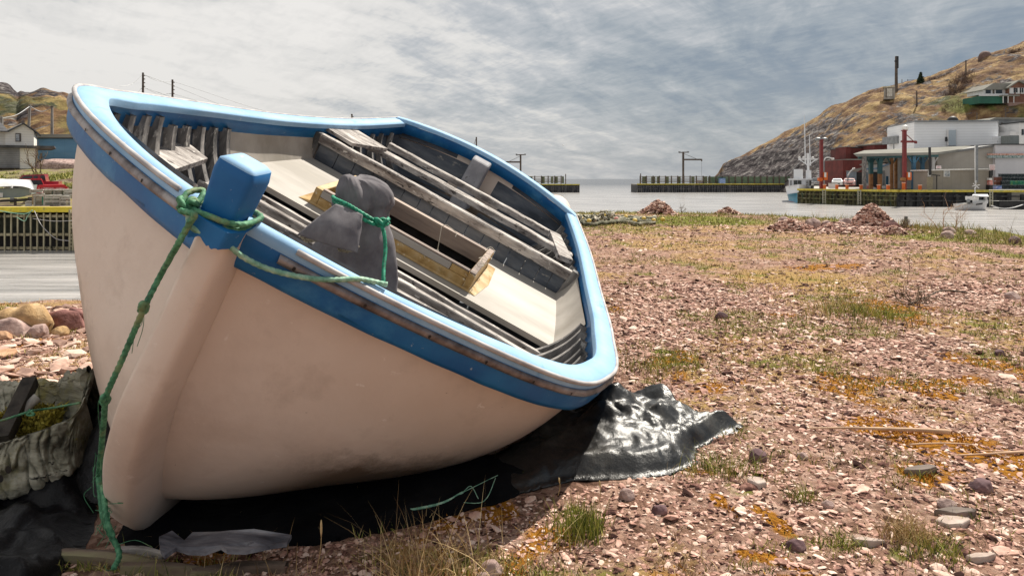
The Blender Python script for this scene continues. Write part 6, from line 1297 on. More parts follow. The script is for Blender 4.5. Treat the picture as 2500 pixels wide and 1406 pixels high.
def boats():
    # trawler seen bow on beside the quay end
    HW=mat('trawler_white',[(.66,.68,.72),(.76,.78,.80)],scale=1,rough=.4); HB=mat('trawler_blue',[(.02,.20,.32),(.03,.27,.40)],scale=1,rough=.4)
    t=Th('fishing_trawler',(X_(1942,103),103.,ZW),'white and blue fishing trawler with tall masts moored at the end of the quay','fishing boat'); Y=103.; cx=X_(1950,Y)
    def hull(z0,z1,f0,f1,mt,name):
        m=MB(); k=np.linspace(0,1,14); P=[]
        for z,f in ((z0,f0),(z1,f1)):
            w=2.0*f*np.sin(np.clip(k*1.6,0,1)*np.pi/2)**.8; y=Y-1.8*f+k*11; left=np.stack([cx-w,y,z+.55*(1-k)**2*(z>ZW+.8)+0*k],1); right=np.stack([cx+w,y,z+.55*(1-k)**2*(z>ZW+.8)],1); P.append(np.concatenate([left[::-1],right]))
        m.grid(np.stack(P,1)); m.F.append(tuple(range(0,56,2))); m.F.append(tuple(range(1,56,2))[::-1]); t.part(name,m,mt,True)
    hull(ZW-.3,ZW+.95,.70,.86,HB,'blue_hull'); hull(ZW+.95,ZW+2.2,.865,1.0,HW,'white_hull')
    t.part('boot_stripe',MB().box(cx-1.45,cx+1.45,Y+.6,Y+8,ZW-.02,ZW+.06),mat('boot_red',[(.4,.06,.05)],rough=.6))
    t.part('wheelhouse',MB().box(X_(1927,Y),X_(1984,Y),Y+1.2,Y+5,Z_(460,Y),Z_(439,Y)),HW); t.part('wheelhouse_roof',MB().box(X_(1925,Y),X_(1986,Y),Y+.9,Y+5.2,Z_(439,Y),Z_(436.5,Y)),HW)
    for a,b in ((1938,1946.5),(1947.5,1955.5),(1965,1972.5),(1973.5,1981)): t.part('window',MB().box(X_(a,Y),X_(b,Y),Y+1.1,Y+1.18,Z_(453,Y),Z_(441,Y)),DARK)
    t.part('door',MB().box(X_(1929,Y),X_(1934,Y),Y+1.1,Y+1.18,Z_(458,Y),Z_(441,Y)),GREYM)
    t.part('upper_house',MB().box(X_(1938,Y),X_(1959,Y),Y+1.8,Y+3.5,Z_(436.5,Y),Z_(413,Y)),HW); t.part('life_raft_rack',MB().box(X_(1966,Y),X_(1978,Y),Y+1.8,Y+3.5,Z_(436.5,Y),Z_(416,Y)),HW)
    m=MB()
    for v in (418,423,428,433): m.bar(W(1978,v,Y+1.9),W(1984,v,Y+1.9),.08,.08)
    m.bar(W(1984,436,Y+1.9),W(1984,417,Y+1.9),.08,.08); t.part('railing',m,HW)
    m=MB().bar(W(1959,459,Y+1),W(1959,438,Y+1),.06,.06).bar(W(1964,459,Y+1),W(1964,438,Y+1),.06,.06)
    for v in range(441,459,4): m.bar(W(1959,v,Y+1),W(1964,v,Y+1),.06,.06)
    t.part('ladder',m,HW)
    t.part('mast',MB().bar(W(1955,437,Y+2.4),W(1954,375,Y+2.4),.34,.34),HW); t.part('crossbar',MB().bar(W(1933,389.5,Y+2.3),W(1976,389.5,Y+2.3),.16,.16).bar(W(1936,390,Y+2.3),W(1953,403,Y+2.3),.14,.14).bar(W(1973,390,Y+2.3),W(1958,402,Y+2.3),.14,.14),HW)
    for u,v,b in ((1947,283,400),(1958,330,405)): t.part('antenna',MB().tube([W(u+2,b,Y+2.3),W(u,v,Y+2.3)],[.09,.045],6),HW)
    for u in (1936,1945,1965,1966): t.part('lamp',MB().add(I2V*.18+W(u,386,Y+2.3),I2F),WHITEP,True)
    t.part('forestay',MB().bar(W(1944,395,Y+1.5),W(1928,424,Y),.05,.05),GREYM)
    m=MB(); r=np.random.default_rng(2)
    for i,u in enumerate((1934,1936.2,1938)): m.box(X_(u,Y),X_(u+1.2,Y),Y-1.0,Y-.95,Z_(475,Y),Z_(472.5,Y))
    t.face()
    # small moored boat
    b=Th('moored_boat',(X_(2383,76),76.,ZW),'small white cabin boat moored in front of the black quay','boat'); Y=76.; z=ZW; x0,x1=X_(2347,Y),X_(2420,Y); n=26; k=np.linspace(0,1,n); cy=Y+.6
    P=[]
    for f,zz in ((.55,z-.1),(.8,z+.35),(1,None)):
        w=1.0*f*np.minimum(1,((1-k)*3.2))**.65*(.85+.15*np.minimum(1,k*5)); zt=(zz if zz is not None else z+.72+.75*k**2.2)+0*k; x=x0+(x1-x0)*k*(1 if f==1 else .96 if f>.7 else .93); P.append((np.stack([x,cy-w,zt],1),np.stack([x,cy+w,zt],1)))
    sec=[P[2][0],P[1][0],P[0][0],P[0][1],P[1][1],P[2][1]]; m=MB(); m.grid(np.stack(sec,1)); m.F.append((0,1,2,3,4,5)); b.part('hull',m,mat('skiff_white',[(.55,.55,.55),(.66,.66,.66)],scale=2,rough=.5,stain=[((.35,.25,.2),2,.6,.75,(1,1,.4))]),True)
    m=MB(); m.grid(np.stack([P[2][0]-np.array([0,0,.10]),P[2][1]-np.array([0,0,.10])],1),True); b.part('deck',m,ROOFW)
    m=MB(); m.grid(np.stack([P[0][0]+np.array([0,-.02,.05]),P[0][0]+np.array([0,-.03,.20])],1)); b.part('red_boot_stripe',m,mat('boot_red',[(.4,.1,.06)],rough=.6))
    for a,c_ in ((2374,2376),(2386,2389),(2406,2408)): b.part('cabin_post',MB().box(X_(a,Y),X_(c_,Y),Y-.05,Y+1.2,Z_(496,Y),Z_(480,Y)),WHITEP)
    b.part('cabin_roof',MB().add([W(2373,477,Y-.15),W(2414,479.5,Y-.15),W(2414,481.5,Y-.15),W(2373,480,Y-.15),W(2376,474.5,Y+1.3),W(2411,474.5,Y+1.3),W(2411,477,Y+1.3),W(2376,477,Y+1.3)],[(0,3,2,1),(4,5,6,7),(0,1,5,4),(3,7,6,2),(0,4,7,3),(1,2,6,5)]),WHITEP)
    b.part('cabin_wall',MB().box(X_(2374,Y),X_(2412,Y),Y-.02,Y+1.2,Z_(497,Y),Z_(489,Y)),WHITEP); b.part('engine_box',MB().add(I2V*np.array([.26,.3,.28])+W(2366,492,Y+.6),I2F),GREYM,True); b.part('windscreen',MB().box(X_(2389,Y),X_(2406,Y),Y+.3,Y+.34,Z_(489,Y),Z_(481,Y)),DARK)
    m=MB(); r=np.random.default_rng(4); u=2384.
    for ch in range(7):   # registration characters, too worn to read
        w=1.5; Yc=cy-1.03; 
        for q in range(3): m.box(X_(u,Yc)+q*.02,X_(u,Yc)+q*.02+.03,Yc+.02,Yc+.05,Z_(501.5-ch*.35,Yc)+q*.03*r.random(),Z_(497.5-ch*.35,Yc)-.02*r.random())
        u+=2.3
    b.part('hull_lettering',m,BLKM)
    b.part('mast',MB().bar(W(2381,476,Y+.5),W(2380,458,Y+.5),.06,.06).bar(W(2374,455,Y+.5),W(2392,452,Y+.5),.05,.05).bar(W(2376,448,Y+.5),W(2390,460,Y+.5),.05,.05).bar(W(2382,460,Y+.5),W(2383,441,Y+.5),.05,.05),WHITEP)
    tag(MB().tube(crv([W(2420,502,76),W(2440,508,76),W(2460,509,76),W(2485,504,77),W(2530,488,84)],40),.05,6).build('bow_line',WHITEP,None,True),'pale slack rope from the bow of the moored white boat to the quay','rope')
    # dark hull at the right edge
    d=Th('dark_barge',(X_(2480,79),79.,ZW),'low black hull lying along the black quay at the right edge','boat'); m=MB(); k=np.linspace(0,1,12); a=np.stack([X_(2424,80)+k*9,79+0*k-.6*k,ZW+.0+0*k-.2],1); bb=a+np.array([0,-.1,1.15]); m.grid(np.stack([a,bb,bb+np.array([0,2.2,0])],1)); d.part('hull',m,BLKM,False); d.part('gunwale',MB().bar(bb[0],bb[-1],.12,.1),mat('black_wet_piles',[(.01,.01,.01)]))
boats()
def hilltop():
    def pole(u,v0,v1,lab,w=.28,Y=None,arms=0,ins=True,lean=0):
        p=hill_z(u,v1) if Y is None else W(u,v1,Y); Y=p[1]; t=Th('utility_pole',p-np.array([0,0,.3]),lab,'utility pole','utility poles'); t.part('pole',MB().tube([W(u,v1+2,Y),W(u+lean,v0,Y)],[w*.6,w*.45],7),WOODD)
        if arms: t.part('crossarm',MB().bar(W(u-arms,v0+6,Y-.2),W(u+arms,v0+7,Y-.2),.14,.14),WOODD)
        return W(u+lean,v0+2,Y)
    pole(2188,138,236,'tall dark pole with lamps on the crest of the headland',.75); p=hill_z(2188,236); t=Th('pole_lamps',W(2187,160,p[1]),'dark lamp cluster fixed at the top of the tall crest pole','lamp'); t.part('housing',MB().box(X_(2186,p[1]),X_(2190,p[1]),p[1]-.8,p[1]-.4,Z_(168,p[1]),Z_(139,p[1])),BLKM); t.part('bracket',MB().bar(W(2184,150,p[1]-.6),W(2190,150,p[1]-.6),.3,.3),BLKM)
    a=pole(2358,148,190,'short pole on the skyline of the headland',.35); b=pole(2216,194,212,'thin post just behind the concrete hut',.2); pole(2202,194,212,'thin left post behind the concrete hut',.2)
    pole(2238,222,260,'weathered grey pole on the slope below the spruce',.35); pole(2385,275,300,'thin pole on the slope above the grey shed',.25); pole(2455,262,300,'leaning service pole below the hillside houses',.3,arms=5); pole(2332,204,228,'thin pole on the middle of the slope',.22)
    m=MB(); m.tube(crv([a,(a+b)/2-np.array([0,0,2.0]),b],30),.05,4); tag(m.build('power_line',BLKM,None),'thin power line sagging along the headland skyline','power line')
    h0=hill_z(2207,236); Y=h0[1]-6; h=Th('concrete_hut',h0,'square grey concrete hut with flat roof on the crest of the headland','hut'); CN=mat('hut_concrete',[(.26,.24,.21),(.38,.35,.31)],scale=1,rough=.9)
    h.box('wall',2195,2219,210,240,Y,3.5,CN); h.box('roof',2194,2220,207.5,210.5,Y-.3,4,mat('ochre_roof_edge',[(.42,.34,.16)],rough=.8)); h.box('door',2202,2214,213,233,Y-.1,.08,mat('hut_door',[(.42,.38,.30)],rough=.8)); h.box('dark_jamb',2200.5,2202,212,234,Y-.15,.1,WOODD)
    h.face()
    r0=hill_z(2405,152); rk=MB().add((I2V*(1+.15*(fbm(I2V[:,0]*2+9,I2V[:,1]*2+I2V[:,2],3)-.5)[:,None]))*np.array([1.7,1.7,2.0])+r0+np.array([0,0,1.2]),I2F); tag(rk.build('dome_rock',mat('brown_dome',[(.10,.06,.05),(.20,.13,.11)],scale=1,rough=.9,bump=.8,bscale=4,bdist=.2),None,True),'brown domed rock standing on the skyline of the headland','rock')
    # spruce
    c=hill_z(2248,214); t=empty('spruce_tree',tuple(c),'small dark spruce standing alone on the headland skyline','tree'); hgt=(214-179)/F*c[1]; r=np.random.default_rng(6)
    m=MB(); m.tube([(0,0,-.4),(0,0,hgt)],[.16,.03],6); m.build('trunk',WOODD,t); V=[];Fc=[]
    for z in np.linspace(.10,1,16):
        R_=hgt*.36*(1-z)**.8+.08; nb=int(16-8*z)
        for k in range(nb):
            a=r.random()*6.283; rr=R_*(.65+.5*r.random()); z0=z*hgt; 
            for q in np.linspace(.15,1,7):
                p=np.array([math.cos(a)*rr*q,math.sin(a)*rr*q,z0-q*rr*.25+.12*q*q]); 
                for _ in range(3):
                    d=r.normal(size=3)*.16; e=r.normal(size=3)*.12; i=len(V); V+=[p+d,p+e-d*.3,p-e]; Fc.append((i,i+1,i+2))
    mesh('crown',V,Fc,mat('spruce_needles',[(.02,.035,.018),(.05,.07,.03)],scale=2,rough=.9,island=.5),t)
    # scrub on the skyline and slope (many leafless bushes)
    n=0; V=[];Fc=[]
    for (u0,u1,cnt,dv,b0) in ((2255,2345,60,1.5,0),(2060,2200,24,1,0),(2460,2560,40,1,0),(2320,2380,90,34,14),(2300,2350,30,50,40)):
        for i in range(cnt):
            u=u0+(u1-u0)*r.random(); v=np.interp(u,HR[:,0],HR[:,1])+dv*r.random()+b0; p=hill_z(u,v); s=.6+r.random()*1.3
            for _ in range(22):
                a=r.normal(size=3); a[2]=abs(a[2])+.6; a/=np.linalg.norm(a); q=p+r.normal(size=3)*.25*s; e=q+a*s*(.5+r.random()*.8); w=np.cross(a,r.normal(size=3)); w/=np.linalg.norm(w); w*=.045; i0=len(V); V+=[q-w,q+w,e]; Fc.append((i0,i0+1,i0+2))
    tag(mesh('hillside_scrub',V,Fc,mat('leafless_scrub',[(.06,.035,.025),(.17,.11,.08)],scale=1,rough=.95,island=.5)),'brown leafless scrub along the headland skyline and slope','scrub',kind='stuff')
    # hillside houses
    p=hill_z(2440,248); Y=p[1]-3; 
    h=Th('green_based_house',W(2425,250,Y),'white bungalow with grey roof on a dark green basement on the hillside','house'); GB=mat('dark_green_boards',[(.02,.10,.07),(.03,.15,.10)],scale=.4,rough=.7)
    h.box('basement',2391,2452,235,253,Y-1.2,6,GB); h.box('wall',2402,2460,219,230,Y,6,WHITEP); h.poly('roof',[(2400,219.5),(2425,204),(2474,203.5),(2462,219.5)],Y-.4,7,ROOFW); h.box('deck_rail',2391,2462,229.5,235,Y-1.4,.15,mat('rail_grey',[(.5,.52,.54)],rough=.6)); 
    for a,b_ in ((2407,2419),(2432,2447)): h.box('window',a,b_,220,228.5,Y-.1,.08,DARK)
    h.box('door',2424,2428,220,229.5,Y-.1,.08,WOODD); h.box('chimney_pipe',2450,2451.5,206,214,Y+2,.4,WHITEP); h.box('dark_doorway',2450,2458,236,252,Y-1.25,.06,BLKM)
    h=Th('brown_gabled_house',W(2490,258,Y),'brown gabled house with white framed windows at the right edge of the hillside','house'); BR=mat('brown_shingles',[(.16,.07,.05),(.24,.12,.08)],scale=.6,rough=.85)
    h.poly('wall',[(2462,262),(2462,213),(2488,198),(2520,214),(2520,262)],Y-1,8,BR); h.poly('roof',[(2459,214.5),(2488,196),(2524,213.5),(2524,216),(2488,199),(2461,217)],Y-1.5,9.5,ROOFW); h.box('brick_base',2462,2521,250,262,Y-1.3,8.5,mat('pinkish_brick',[(.27,.18,.15),(.33,.22,.19)],rough=.9))
    for a,b_ in ((2465,2476),(2480,2490),(2492,2506)):
        w=h.box('window',a,b_,215,229.5,Y-1.12,.08,WHITEP); m=MB()
        for q in (0,.52): m.box(X_(a+1+(b_-a)*q,Y),X_(a+(b_-a)*(q+.42),Y),Y-1.2,Y-1.14,Z_(228,Y),Z_(217,Y))
        m.V=[v-h.o for v in m.V]; m.build('pane',DARK,w)
    h.box('balcony',2448,2490,232,235,Y-2.5,1.4,ROOFW); 
    for u in (2449,2461,2475): h.part('balcony_post',MB().bar(W(u,252,Y-2.4),W(u,233,Y-2.4),.15,.15),WHITEP)
    # sheds behind the plant
    s=Th('grey_boarded_shed',W(2460,330,120),'weathered grey boarded shed on the slope behind the fish plant','shed'); GRB=mat('weathered_grey_boards',[(.14,.15,.16),(.24,.25,.26)],scale=.6,rough=.9,wave=(2,.35,.15,.4)); s.box('wall',2434,2500,291,345,120,6,GRB); s.poly('roof',[(2408,296),(2432,287),(2505,287.5),(2505,291.5),(2434,291.5)],119.8,8,ROOFW); s.box('dark_post',2446,2448.5,300,325,119.8,.2,WOODD)
    s=Th('white_corner_house',W(2495,350,112),'narrow white house cut by the right edge above the cold store','house'); s.box('wall',2489,2560,300,352,112,6,WHITEP); s.box('roof',2488,2562,297.5,300,111.8,6.4,BLKM); s.box('window',2495,2500,316,330,111.9,.08,DARK); s.box('porch',2466,2489,322,352,112.5,3,WHITEP); m=MB()
    V=[];n=12;c=W(2488,317,113.5)
    for a in np.linspace(0,math.pi/2,5): V+=[(c[0]+1.1*math.cos(a)*math.cos(q),c[1]+1.1*math.cos(a)*math.sin(q),c[2]+1.1*math.sin(a)) for q in np.arange(n)*2*math.pi/n]
    s.part('white_dome',MB().add(V,[(i*n+j,i*n+(j+1)%n,(i+1)*n+(j+1)%n,(i+1)*n+j) for i in range(4) for j in range(n)]),WHITEP,True)
hilltop()
# ---------------------------------------------------------------- across the water, left
def left_side():
    Yw=33.5; z1=Z_(507,Yw); t=Th('timber_wharf',(X_(60,Yw),Yw,ZW),'timber wharf with open upright posts and a bright yellow top beam','wharf')
    WP=mat('pale_weathered_posts',[(.20,.17,.10),(.36,.32,.21),(.50,.45,.30)],scale=3,rough=.9,stretch=(1,1,.3),bump=.4,bscale=20,bdist=.01,stain=[((.04,.035,.02),1.5,.56,.62,(1,1,.6))])
    t.part('back_wall',MB().box(X_(-600,Yw),X_(300,Yw),Yw+1.3,Yw+2,ZW-1,z1-.1),BLKM)
    t.part('lower_sheathing',MB().box(X_(-600,Yw),X_(300,Yw),Yw+.55,Yw+.7,Z_(575,Yw),Z_(530,Yw)),mat('mossy_dark_sheathing',[(.012,.015,.010),(.045,.05,.035)],scale=2,rough=.9))
    t.part('top_beam',MB().box(X_(-600,Yw),X_(300,Yw),Yw-.12,Yw+.3,Z_(518,Yw),Z_(505.5,Yw)),YEDGE2); t.part('deck',MB().box(X_(-600,Yw),X_(300,Yw),Yw+.3,Yw+2.5,z1-.25,z1-.03),mat('wharf_deck',[(.16,.12,.09),(.26,.22,.17)],scale=3,rough=.9))
    for v,h in ((528,6),(573,6),(606,6)):
        t.part('wale',MB().box(X_(-600,Yw),X_(166,Yw),Yw+.02,Yw+.22,Z_(v+h/2,Yw),Z_(v-h/2,Yw)),WP)
    r=np.random.default_rng(2)
    for k,u in enumerate(np.arange(-180,160,15.9)): t.part('post',MB().box(X_(u,Yw),X_(u+3.3,Yw),Yw-.05,Yw+.0,ZW-.4,Z_(519+r.random()*3,Yw)),WP)
    l=Th('wharf_ladder',(X_(175,Yw),Yw-.3,ZW),'ladder of rungs at the end of the timber wharf beside the bow','ladder')
    for u in (171,179): l.part('rail',MB().bar(W(u,612,Yw-.3),W(u,512,Yw-.3),.09,.09),WP)
    m=MB()
    for v in range(520,610,9): m.bar(W(171,v,Yw-.3),W(179,v,Yw-.3),.07,.06)
    l.part('rungs',m,WP)
    tag(MB().tube(crv([W(-10,513,33.1),W(30,520,33.1),W(62,522,33),W(80,514,33)],30),.025,5).tube(crv([W(78,513,33),W(66,530,32.9),W(60,540,32.9),W(40,530,33)],20),.02,5).build('wharf_rope',ROPE3,None,True),'green rope looped over the yellow beam of the timber wharf','rope')
    tag(MB().tube(crv([W(84,515,33.1),W(98,545,32.9),W(120,570,32.7),W(140,584,32.6),W(168,588,32.5)],30),.018,5).tube(crv([W(80,534,32.9),W(130,540,32.8),W(180,539,32.7)],10),.012,4).build('mooring_lines',STRIP,None,True),'thin pale lines slanting down across the wharf posts','rope')
    # white house on stilts
    Y=60.; HW=mat('cream_clapboard',[(.74,.70,.63),(.84,.80,.73)],scale=.5,rough=.7,wave=(2,.22,.12,.25)); GRB=mat('grey_clapboard_front',[(.18,.18,.19),(.30,.30,.31)],scale=.8,rough=.9,wave=(2,.16,.2,.45)); RF=mat('dark_shingle_roof',[(.05,.05,.055),(.11,.11,.115)],scale=1.5,rough=.9)
    h=Th('white_stilt_house',W(40,413,Y),'old cream gabled house with grey boarded lower storey on stilts','house')
    h.poly('gable_wall',[(18,355),(18,319),(50,300.5),(75,320),(75,355)],Y,5,HW); h.part('side_wall',MB().box(X_(-40,Y),X_(18,Y),Y+.3,Y+5,Z_(355,Y),Z_(319,Y)),HW)
    h.part('roof',MB().add([W(-40,301,Y+2.5),W(50,299,Y+2.4),W(20,321,Y-.3),W(-40,320,Y-.3),W(-40,304,Y+2.5),W(50,302,Y+2.4),W(20,323.5,Y-.3),W(-40,322.5,Y-.3)],[(0,3,2,1),(4,5,6,7),(0,1,5,4),(1,2,6,5),(2,3,7,6),(3,0,4,7)]),RF)
    h.poly('gable_roof_edge',[(16,321),(50,299),(79,321.5),(77,324),(50,302),(18,323.5)],Y-.25,5.5,RF); h.box('chimney',11.5,20,298,314,Y+1.5,.6,RF); h.box('chimney_top',15,19,290,298,Y+1.6,.4,RUST)
    w=h.box('window',37,48,325.5,346,Y-.06,.05,WOODD); m=MB(); m.box(X_(39,Y),X_(46,Y),Y-.1,Y-.07,Z_(344,Y),Z_(328,Y)); m.V=[v-h.o for v in m.V]; m.build('pane',mat('pane_grey',[(.16,.18,.2)],rough=.2),w)
    h.part('porthole',MB().tube([W(9,335,Y+.2),W(9,335,Y+.3)],.09,12),BLKM)
    h.part('lower_front',MB().box(X_(-60,Y),X_(49,Y),Y-1.5,Y+3,Z_(411,Y),Z_(360,Y)),GRB); h.part('lower_side',MB().box(X_(49,Y),X_(79,Y),Y-1.45,Y+3,Z_(412.5,Y),Z_(358,Y)),HW); h.poly('lower_roof',[(-60,356),(83,354),(83,357),(72,361),(-60,361)],Y-1.8,5,RF)
    w=h.box('window',58.5,63.5,373,387,Y-1.53,.05,WOODD); 
    for u in (5,25,44,60): h.part('stilt',MB().bar(W(u,425,Y-1.2),W(u,411,Y-1.2),.2,.2),WOODD)
    h.part('underfloor_beam',MB().box(X_(-60,Y),X_(78,Y),Y-1.4,Y+2,Z_(414,Y),Z_(411.2,Y)),WOODD)
    h.face(.9)
    b=Th('blue_warehouse',W(130,398,66),'long faded blue warehouse with pale roof edge behind the white bow','warehouse'); BW=mat('faded_blue_cladding',[(.09,.22,.38),(.15,.32,.50)],scale=.25,rough=.7,stretch=(.4,1,3),wave=(0,1.1,.02,.2),stain=[((.26,.36,.46),.5,.55,.7,(.4,1,5))])
    b.box('wall',70,420,336,397,66,12,BW); b.box('roof_edge',69,422,328,336.5,65.7,12.5,ROOFW); b.box('gutter_shadow',70,421,336.5,339,65.85,.1,BLKM); b.box('base',72,420,396,402,65.9,11,BLKM)
    def pole(u,v0,v1,Y,lab,arms=0,w=.26,lean=0):
        t=Th('utility_pole',W(u,v1,Y),lab,'utility pole','utility poles'); t.part('pole',MB().tube([W(u,v1+4,Y),W(u+lean,v0,Y)],[w*.6,w*.45],7),WOODD if u>200 else mat('grey_utility_wood',[(.16,.14,.13),(.28,.26,.24)],scale=2,rough=.9))
        if arms: t.part('crossarm',MB().bar(W(u+lean-arms,v0+3,Y-.2),W(u+lean+arms,v0+2.5,Y-.2),.12,.12),WOODD)
        if u>200:
            for q in range(4): t.part('insulator',MB().bar(W(u+.5,v0+6+q*9,Y-.1),W(u+5,v0+7+q*9,Y-.1),.14,.14),WOODD)
        return W(u+lean,v0+4,Y)
    a=pole(69,256,330,72,'leaning grey pole behind the white house roof',lean=4); c=pole(127,259,330,74,'grey pole in front of the rocky hill above the blue warehouse',4); e=pole(4,285,310,66,'stub of a pole at the left edge')
    p=pole(349,178,300,105,'taller pole with insulators rising over the high rail',0,.34); q=pole(421,195,300,110,'second pole right of the taller one over the high rail',0,.34); pole(859,279,330,170,'tiny distant pole top above the far rail',0,.5)
    m=MB()
    for dz in (0,-2.0): 
        for A,B,sg in ((p,q,.5),(W(290,212,100),p,.6),(q,W(860,284,170),2.5),(p+np.array([0,0,0]),W(860,286,170),4)): A=A+np.array([0,0,dz]); B=B+np.array([0,0,dz]); m.tube(crv([A,(A+B)/2-np.array([0,0,sg]),B],24),.028,4)
    m.tube(crv([a,(a+c)/2-np.array([0,0,.5]),c],16),.03,4); m.tube(crv([e,(a+e)/2-np.array([0,0,.3]),a],16),.03,4)
    tag(m.build('power_line',GREYM,None),'thin power lines between the poles above the boat','power line')
    # dark conifers and bare tree
    shrub(94,432,82,46,SHR,'leafless young tree in front of the blue warehouse',31,5,.05,name='bare_tree',Y=56.,z0=Z_(434,56.),up=.8,cat='tree')
    # vehicles
    RD=mat('truck_red_paint',[(.55,.012,.02),(.65,.02,.03)],scale=2,rough=.3,coat=.4); RD2=mat('truck_maroon_paint',[(.26,.01,.03),(.34,.02,.045)],scale=2,rough=.3,coat=.4)
    t=Th('red_pickup',W(127,493,42),'bright red pickup seen from behind, parked on the timber wharf','pickup truck'); Y=42.
    t.poly('body',[(96,492),(96,456),(101,452),(152,451),(160,458),(161,475),(160,490)],Y,5.2,RD); t.poly('cab',[(104,453),(110,437),(147,436),(152,452)],Y+1.6,1.8,RD); t.poly('rear_window',[(108,451.5),(112,440.5),(144,440),(149,451.5)],Y+1.5,.06,DARK)
    t.box('tailgate',104,152,458,476,Y-.05,.04,mat('tailgate_red',[(.42,.012,.03)],rough=.35)); t.box('bumper',100,158,479,485,Y-.15,.12,BLKM); 
    for a,b_ in ((97,101),(156,160)): t.box('tail_light',a,b_,458,469,Y-.06,.05,mat('tail_red',[(.6,.03,.02)],rough=.2))
    t.box('licence_plate',123,132,473,477,Y-.12,.03,WHITEP)
    for u in (107,150): 
        for dy in (.9,4.1): t.part('wheel',MB().tube([W(u-4,491,Y+dy),W(u+4,491,Y+dy)],.28,14),BLKM)
    t.face()
    t=Th('maroon_pickup',W(145,470,45),'dark maroon pickup parked side on behind the red one','pickup truck'); Y=47.
    t.poly('body',[(84,470),(86,452),(104,443),(182,443),(182,470)],Y,1.8,RD2); t.poly('cab',[(100,445),(112,428),(155,425.5),(159,444)],Y+.1,1.6,RD2)
    for P in ([(104,442),(114,431),(130,430),(130,442)],[(133,442),(133,430),(141,430),(141,442)],[(147,440),(147,429),(155,429),(157,440)]): t.poly('side_window',P,Y+.05,.04,DARK)
    for u in (100,166): t.part('wheel',MB().tube([W(u,468,Y-.1),W(u,468,Y+.2)],.30,14),BLKM)
    t.face(.8)
    # boat under a white cover
    t=Th('covered_boat',W(40,490,39),'boat under a white tarpaulin cover standing on the timber wharf','boat'); Y=38.
    P=[]; 
    for k in np.linspace(0,1,20):
        u=-60+148*k; top=436+.0*k+3*k**6; bot=458-12*k+20*k**8; P.append([W(u,bot+4,Y),W(u+1,(bot+top)/2-3,Y+.3),W(u+1,top+abs(math.sin(k*19))*1.2,Y+1.0*(1-.5*k**4)),W(u,top+6,Y+1.8),W(u,bot,Y+2.2)])
    m=MB(); m.grid(np.array(P)); m.F.append(tuple(range(95,100))); t.part('white_cover',m,mat('white_cover_cloth',[(.62,.62,.62),(.74,.74,.74)],scale=1,rough=.6,bump=.4,bscale=5,bdist=.03),True)
    t.poly('hull',[(-60,462),(60,460),(88,452),(84,475),(60,483),(-60,487)],Y+.25,1.8,mat('grey_green_hull',[(.20,.24,.23),(.28,.32,.31)],scale=1,rough=.6)); t.box('trailer_beam',-60,80,489,493,Y-.1,.2,BLKM); t.box('white_patch',14,25,471,482,Y+.18,.05,WHITEP)
    for u in (10,45,75): t.part('trailer_leg',MB().bar(W(u,503,Y),W(u,485,Y),.12,.12),WOODD)
    t.face(.8); t.e.location.x-=.95
    # traps and boxes on the wharf
    TR=mat('weathered_trap_laths',[(.22,.20,.17),(.42,.39,.34),(.56,.53,.48)],scale=6,rough=.9,island=.4)
    for i,(u0,u1,v0,v1,Y,lab) in enumerate(((113,150,478,501,36.,'round topped wooden trap with green netting in front of the red pickup'),(135,165,464,480,37.5,'pile of pale lath traps at the side of the red pickup'),(150,170,480,502,36.2,'square lath trap at the right end of the wharf row'),(160,182,464,484,37.,'rounded lath trap nearest the white bow'))):
        t=Th('lath_trap',W((u0+u1)/2,v1,Y),lab,'lobster trap','wooden traps on the wharf'); m=MB(); zc=(v0+v1)/2
        for v in np.linspace(v0+1,v1-1,6): m.bar(W(u0,v,Y),W(u1,v,Y),.05,.07); m.bar(W(u0,v,Y+.8),W(u1,v,Y+.8),.05,.07)
        for u in np.linspace(u0,u1,5): m.bar(W(u,v0,Y+.0),W(u,v0,Y+.8),.06,.05)
        t.part('laths',m,TR); m=MB()
        for u in (u0+1,(u0+u1)/2,u1-1): m.tube([W(u,v1,Y+.05),W(u,v0,Y+.05),W(u,v0,Y+.75),W(u,v1,Y+.75)],.05,6)
        t.part('frame_hoops',m,TR); t.box('inner_netting',u0+3,u1-3,v0+2,v1-1,Y+.3,.3,mat('dark_netting',[(.05,.07,.05),(.12,.15,.10)],scale=8,rough=.9) if i else mat('green_netting',[(.03,.25,.16),(.2,.3,.2)],scale=8,rough=.9)); t.face(.9)
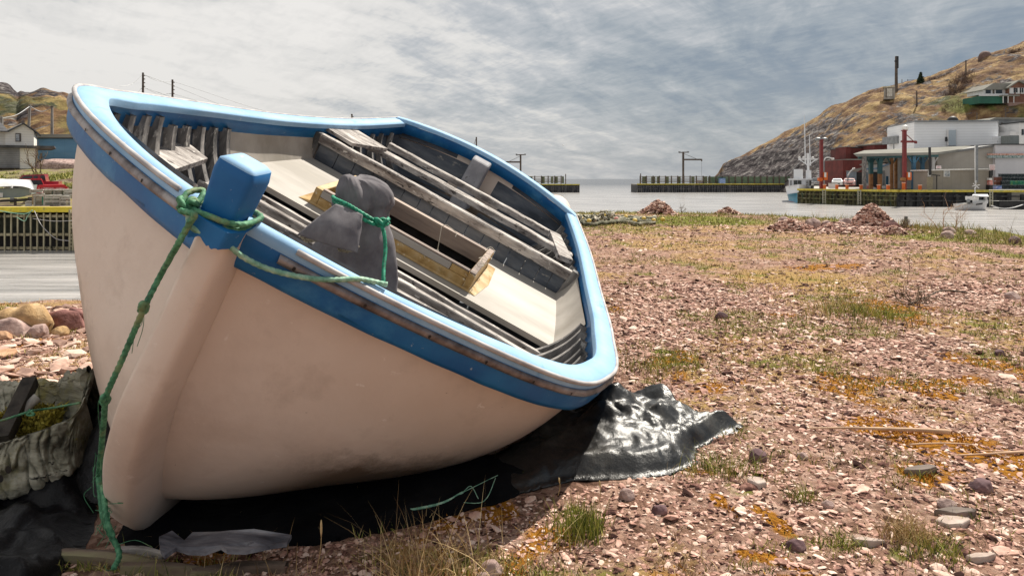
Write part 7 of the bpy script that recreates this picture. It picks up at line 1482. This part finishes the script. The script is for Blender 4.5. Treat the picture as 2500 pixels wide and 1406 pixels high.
    for i,(u0,u1,v0,v1,mt,lab) in enumerate(((81,103,474,500,mat('tan_crate_wood',[(.36,.26,.15),(.46,.34,.2)],scale=3,rough=.9),'tan plywood box beside the covered boat'),(63,76,493,503,WHITEP,'small white tub near the wharf edge'),(74,100,464,471,TR,'short row of pale pickets beside the red pickup'))):
        t=Th('wooden_box' if i!=1 else 'white_tub',W((u0+u1)/2,v1,36.8),lab,'box' if i!=1 else 'tub'); t.box('body',u0,u1,v0,v1,36.8,.6,mt); t.box('rim',u0-.5,u1+.5,v0-1,v0+1,36.75,.7,TR); t.face(.9)
    r=np.random.default_rng(8); n=5000; U=-40+r.random(n)*240; Y=48+r.random(n)*9; P=np.stack([(U-1250)/F*Y,Y,-.42+2.6*ss(44,62,Y)],1); k=fbm(P[:,0]*.4,P[:,1]*.4,3)>.45
    blades('bank_grass',P[k],.35,.06,GRN,12,'green grass on the bank behind the red pickup',.6)
    m=MB(); c=W(30,495,35.5)
    t=Th('grey_rock_slab',W(160,412,62),'bare pinkish grey rock outcrop below the blue warehouse','rock'); t.part('rock',MB().add((I2V*(1+.3*(fbm(I2V[:,0]*2,I2V[:,1]*2+I2V[:,2],3)-.5)[:,None]))*np.array([3.4,2,.9])+W(165,412,61),I2F),RK_P,True)
left_side()
# small outboard-like pale hood behind the transom
def stern_bulge():
    c=W(1385,520,9.5); o=MB().add((I2V*np.array([.21,.5,.24])),I2F).build('white_skiff_bow',PAINT_W,None,True); o.location=W(1356,519,9.2); tag(o,'rounded white shape of another hull just showing behind the stern','boat hull')
stern_bulge()
def gull():
    m=MB(); P=crv([(-.35,0,.05),(-.18,0,.10),(0,0,.02),(.18,0,.10),(.35,0,.04)],14); m.grid(np.stack([P+np.array([0,-.05,0]),P+np.array([0,.05,.0])],1)); V=I2V*np.array([.05,.16,.05]); m.add(V,I2F); o=m.build('gull',mat('gull_grey',[(.3,.3,.3)],rough=.8),None); o.location=W(1375,355,60); tag(o,'small gull gliding over the harbour mouth','bird')
gull()
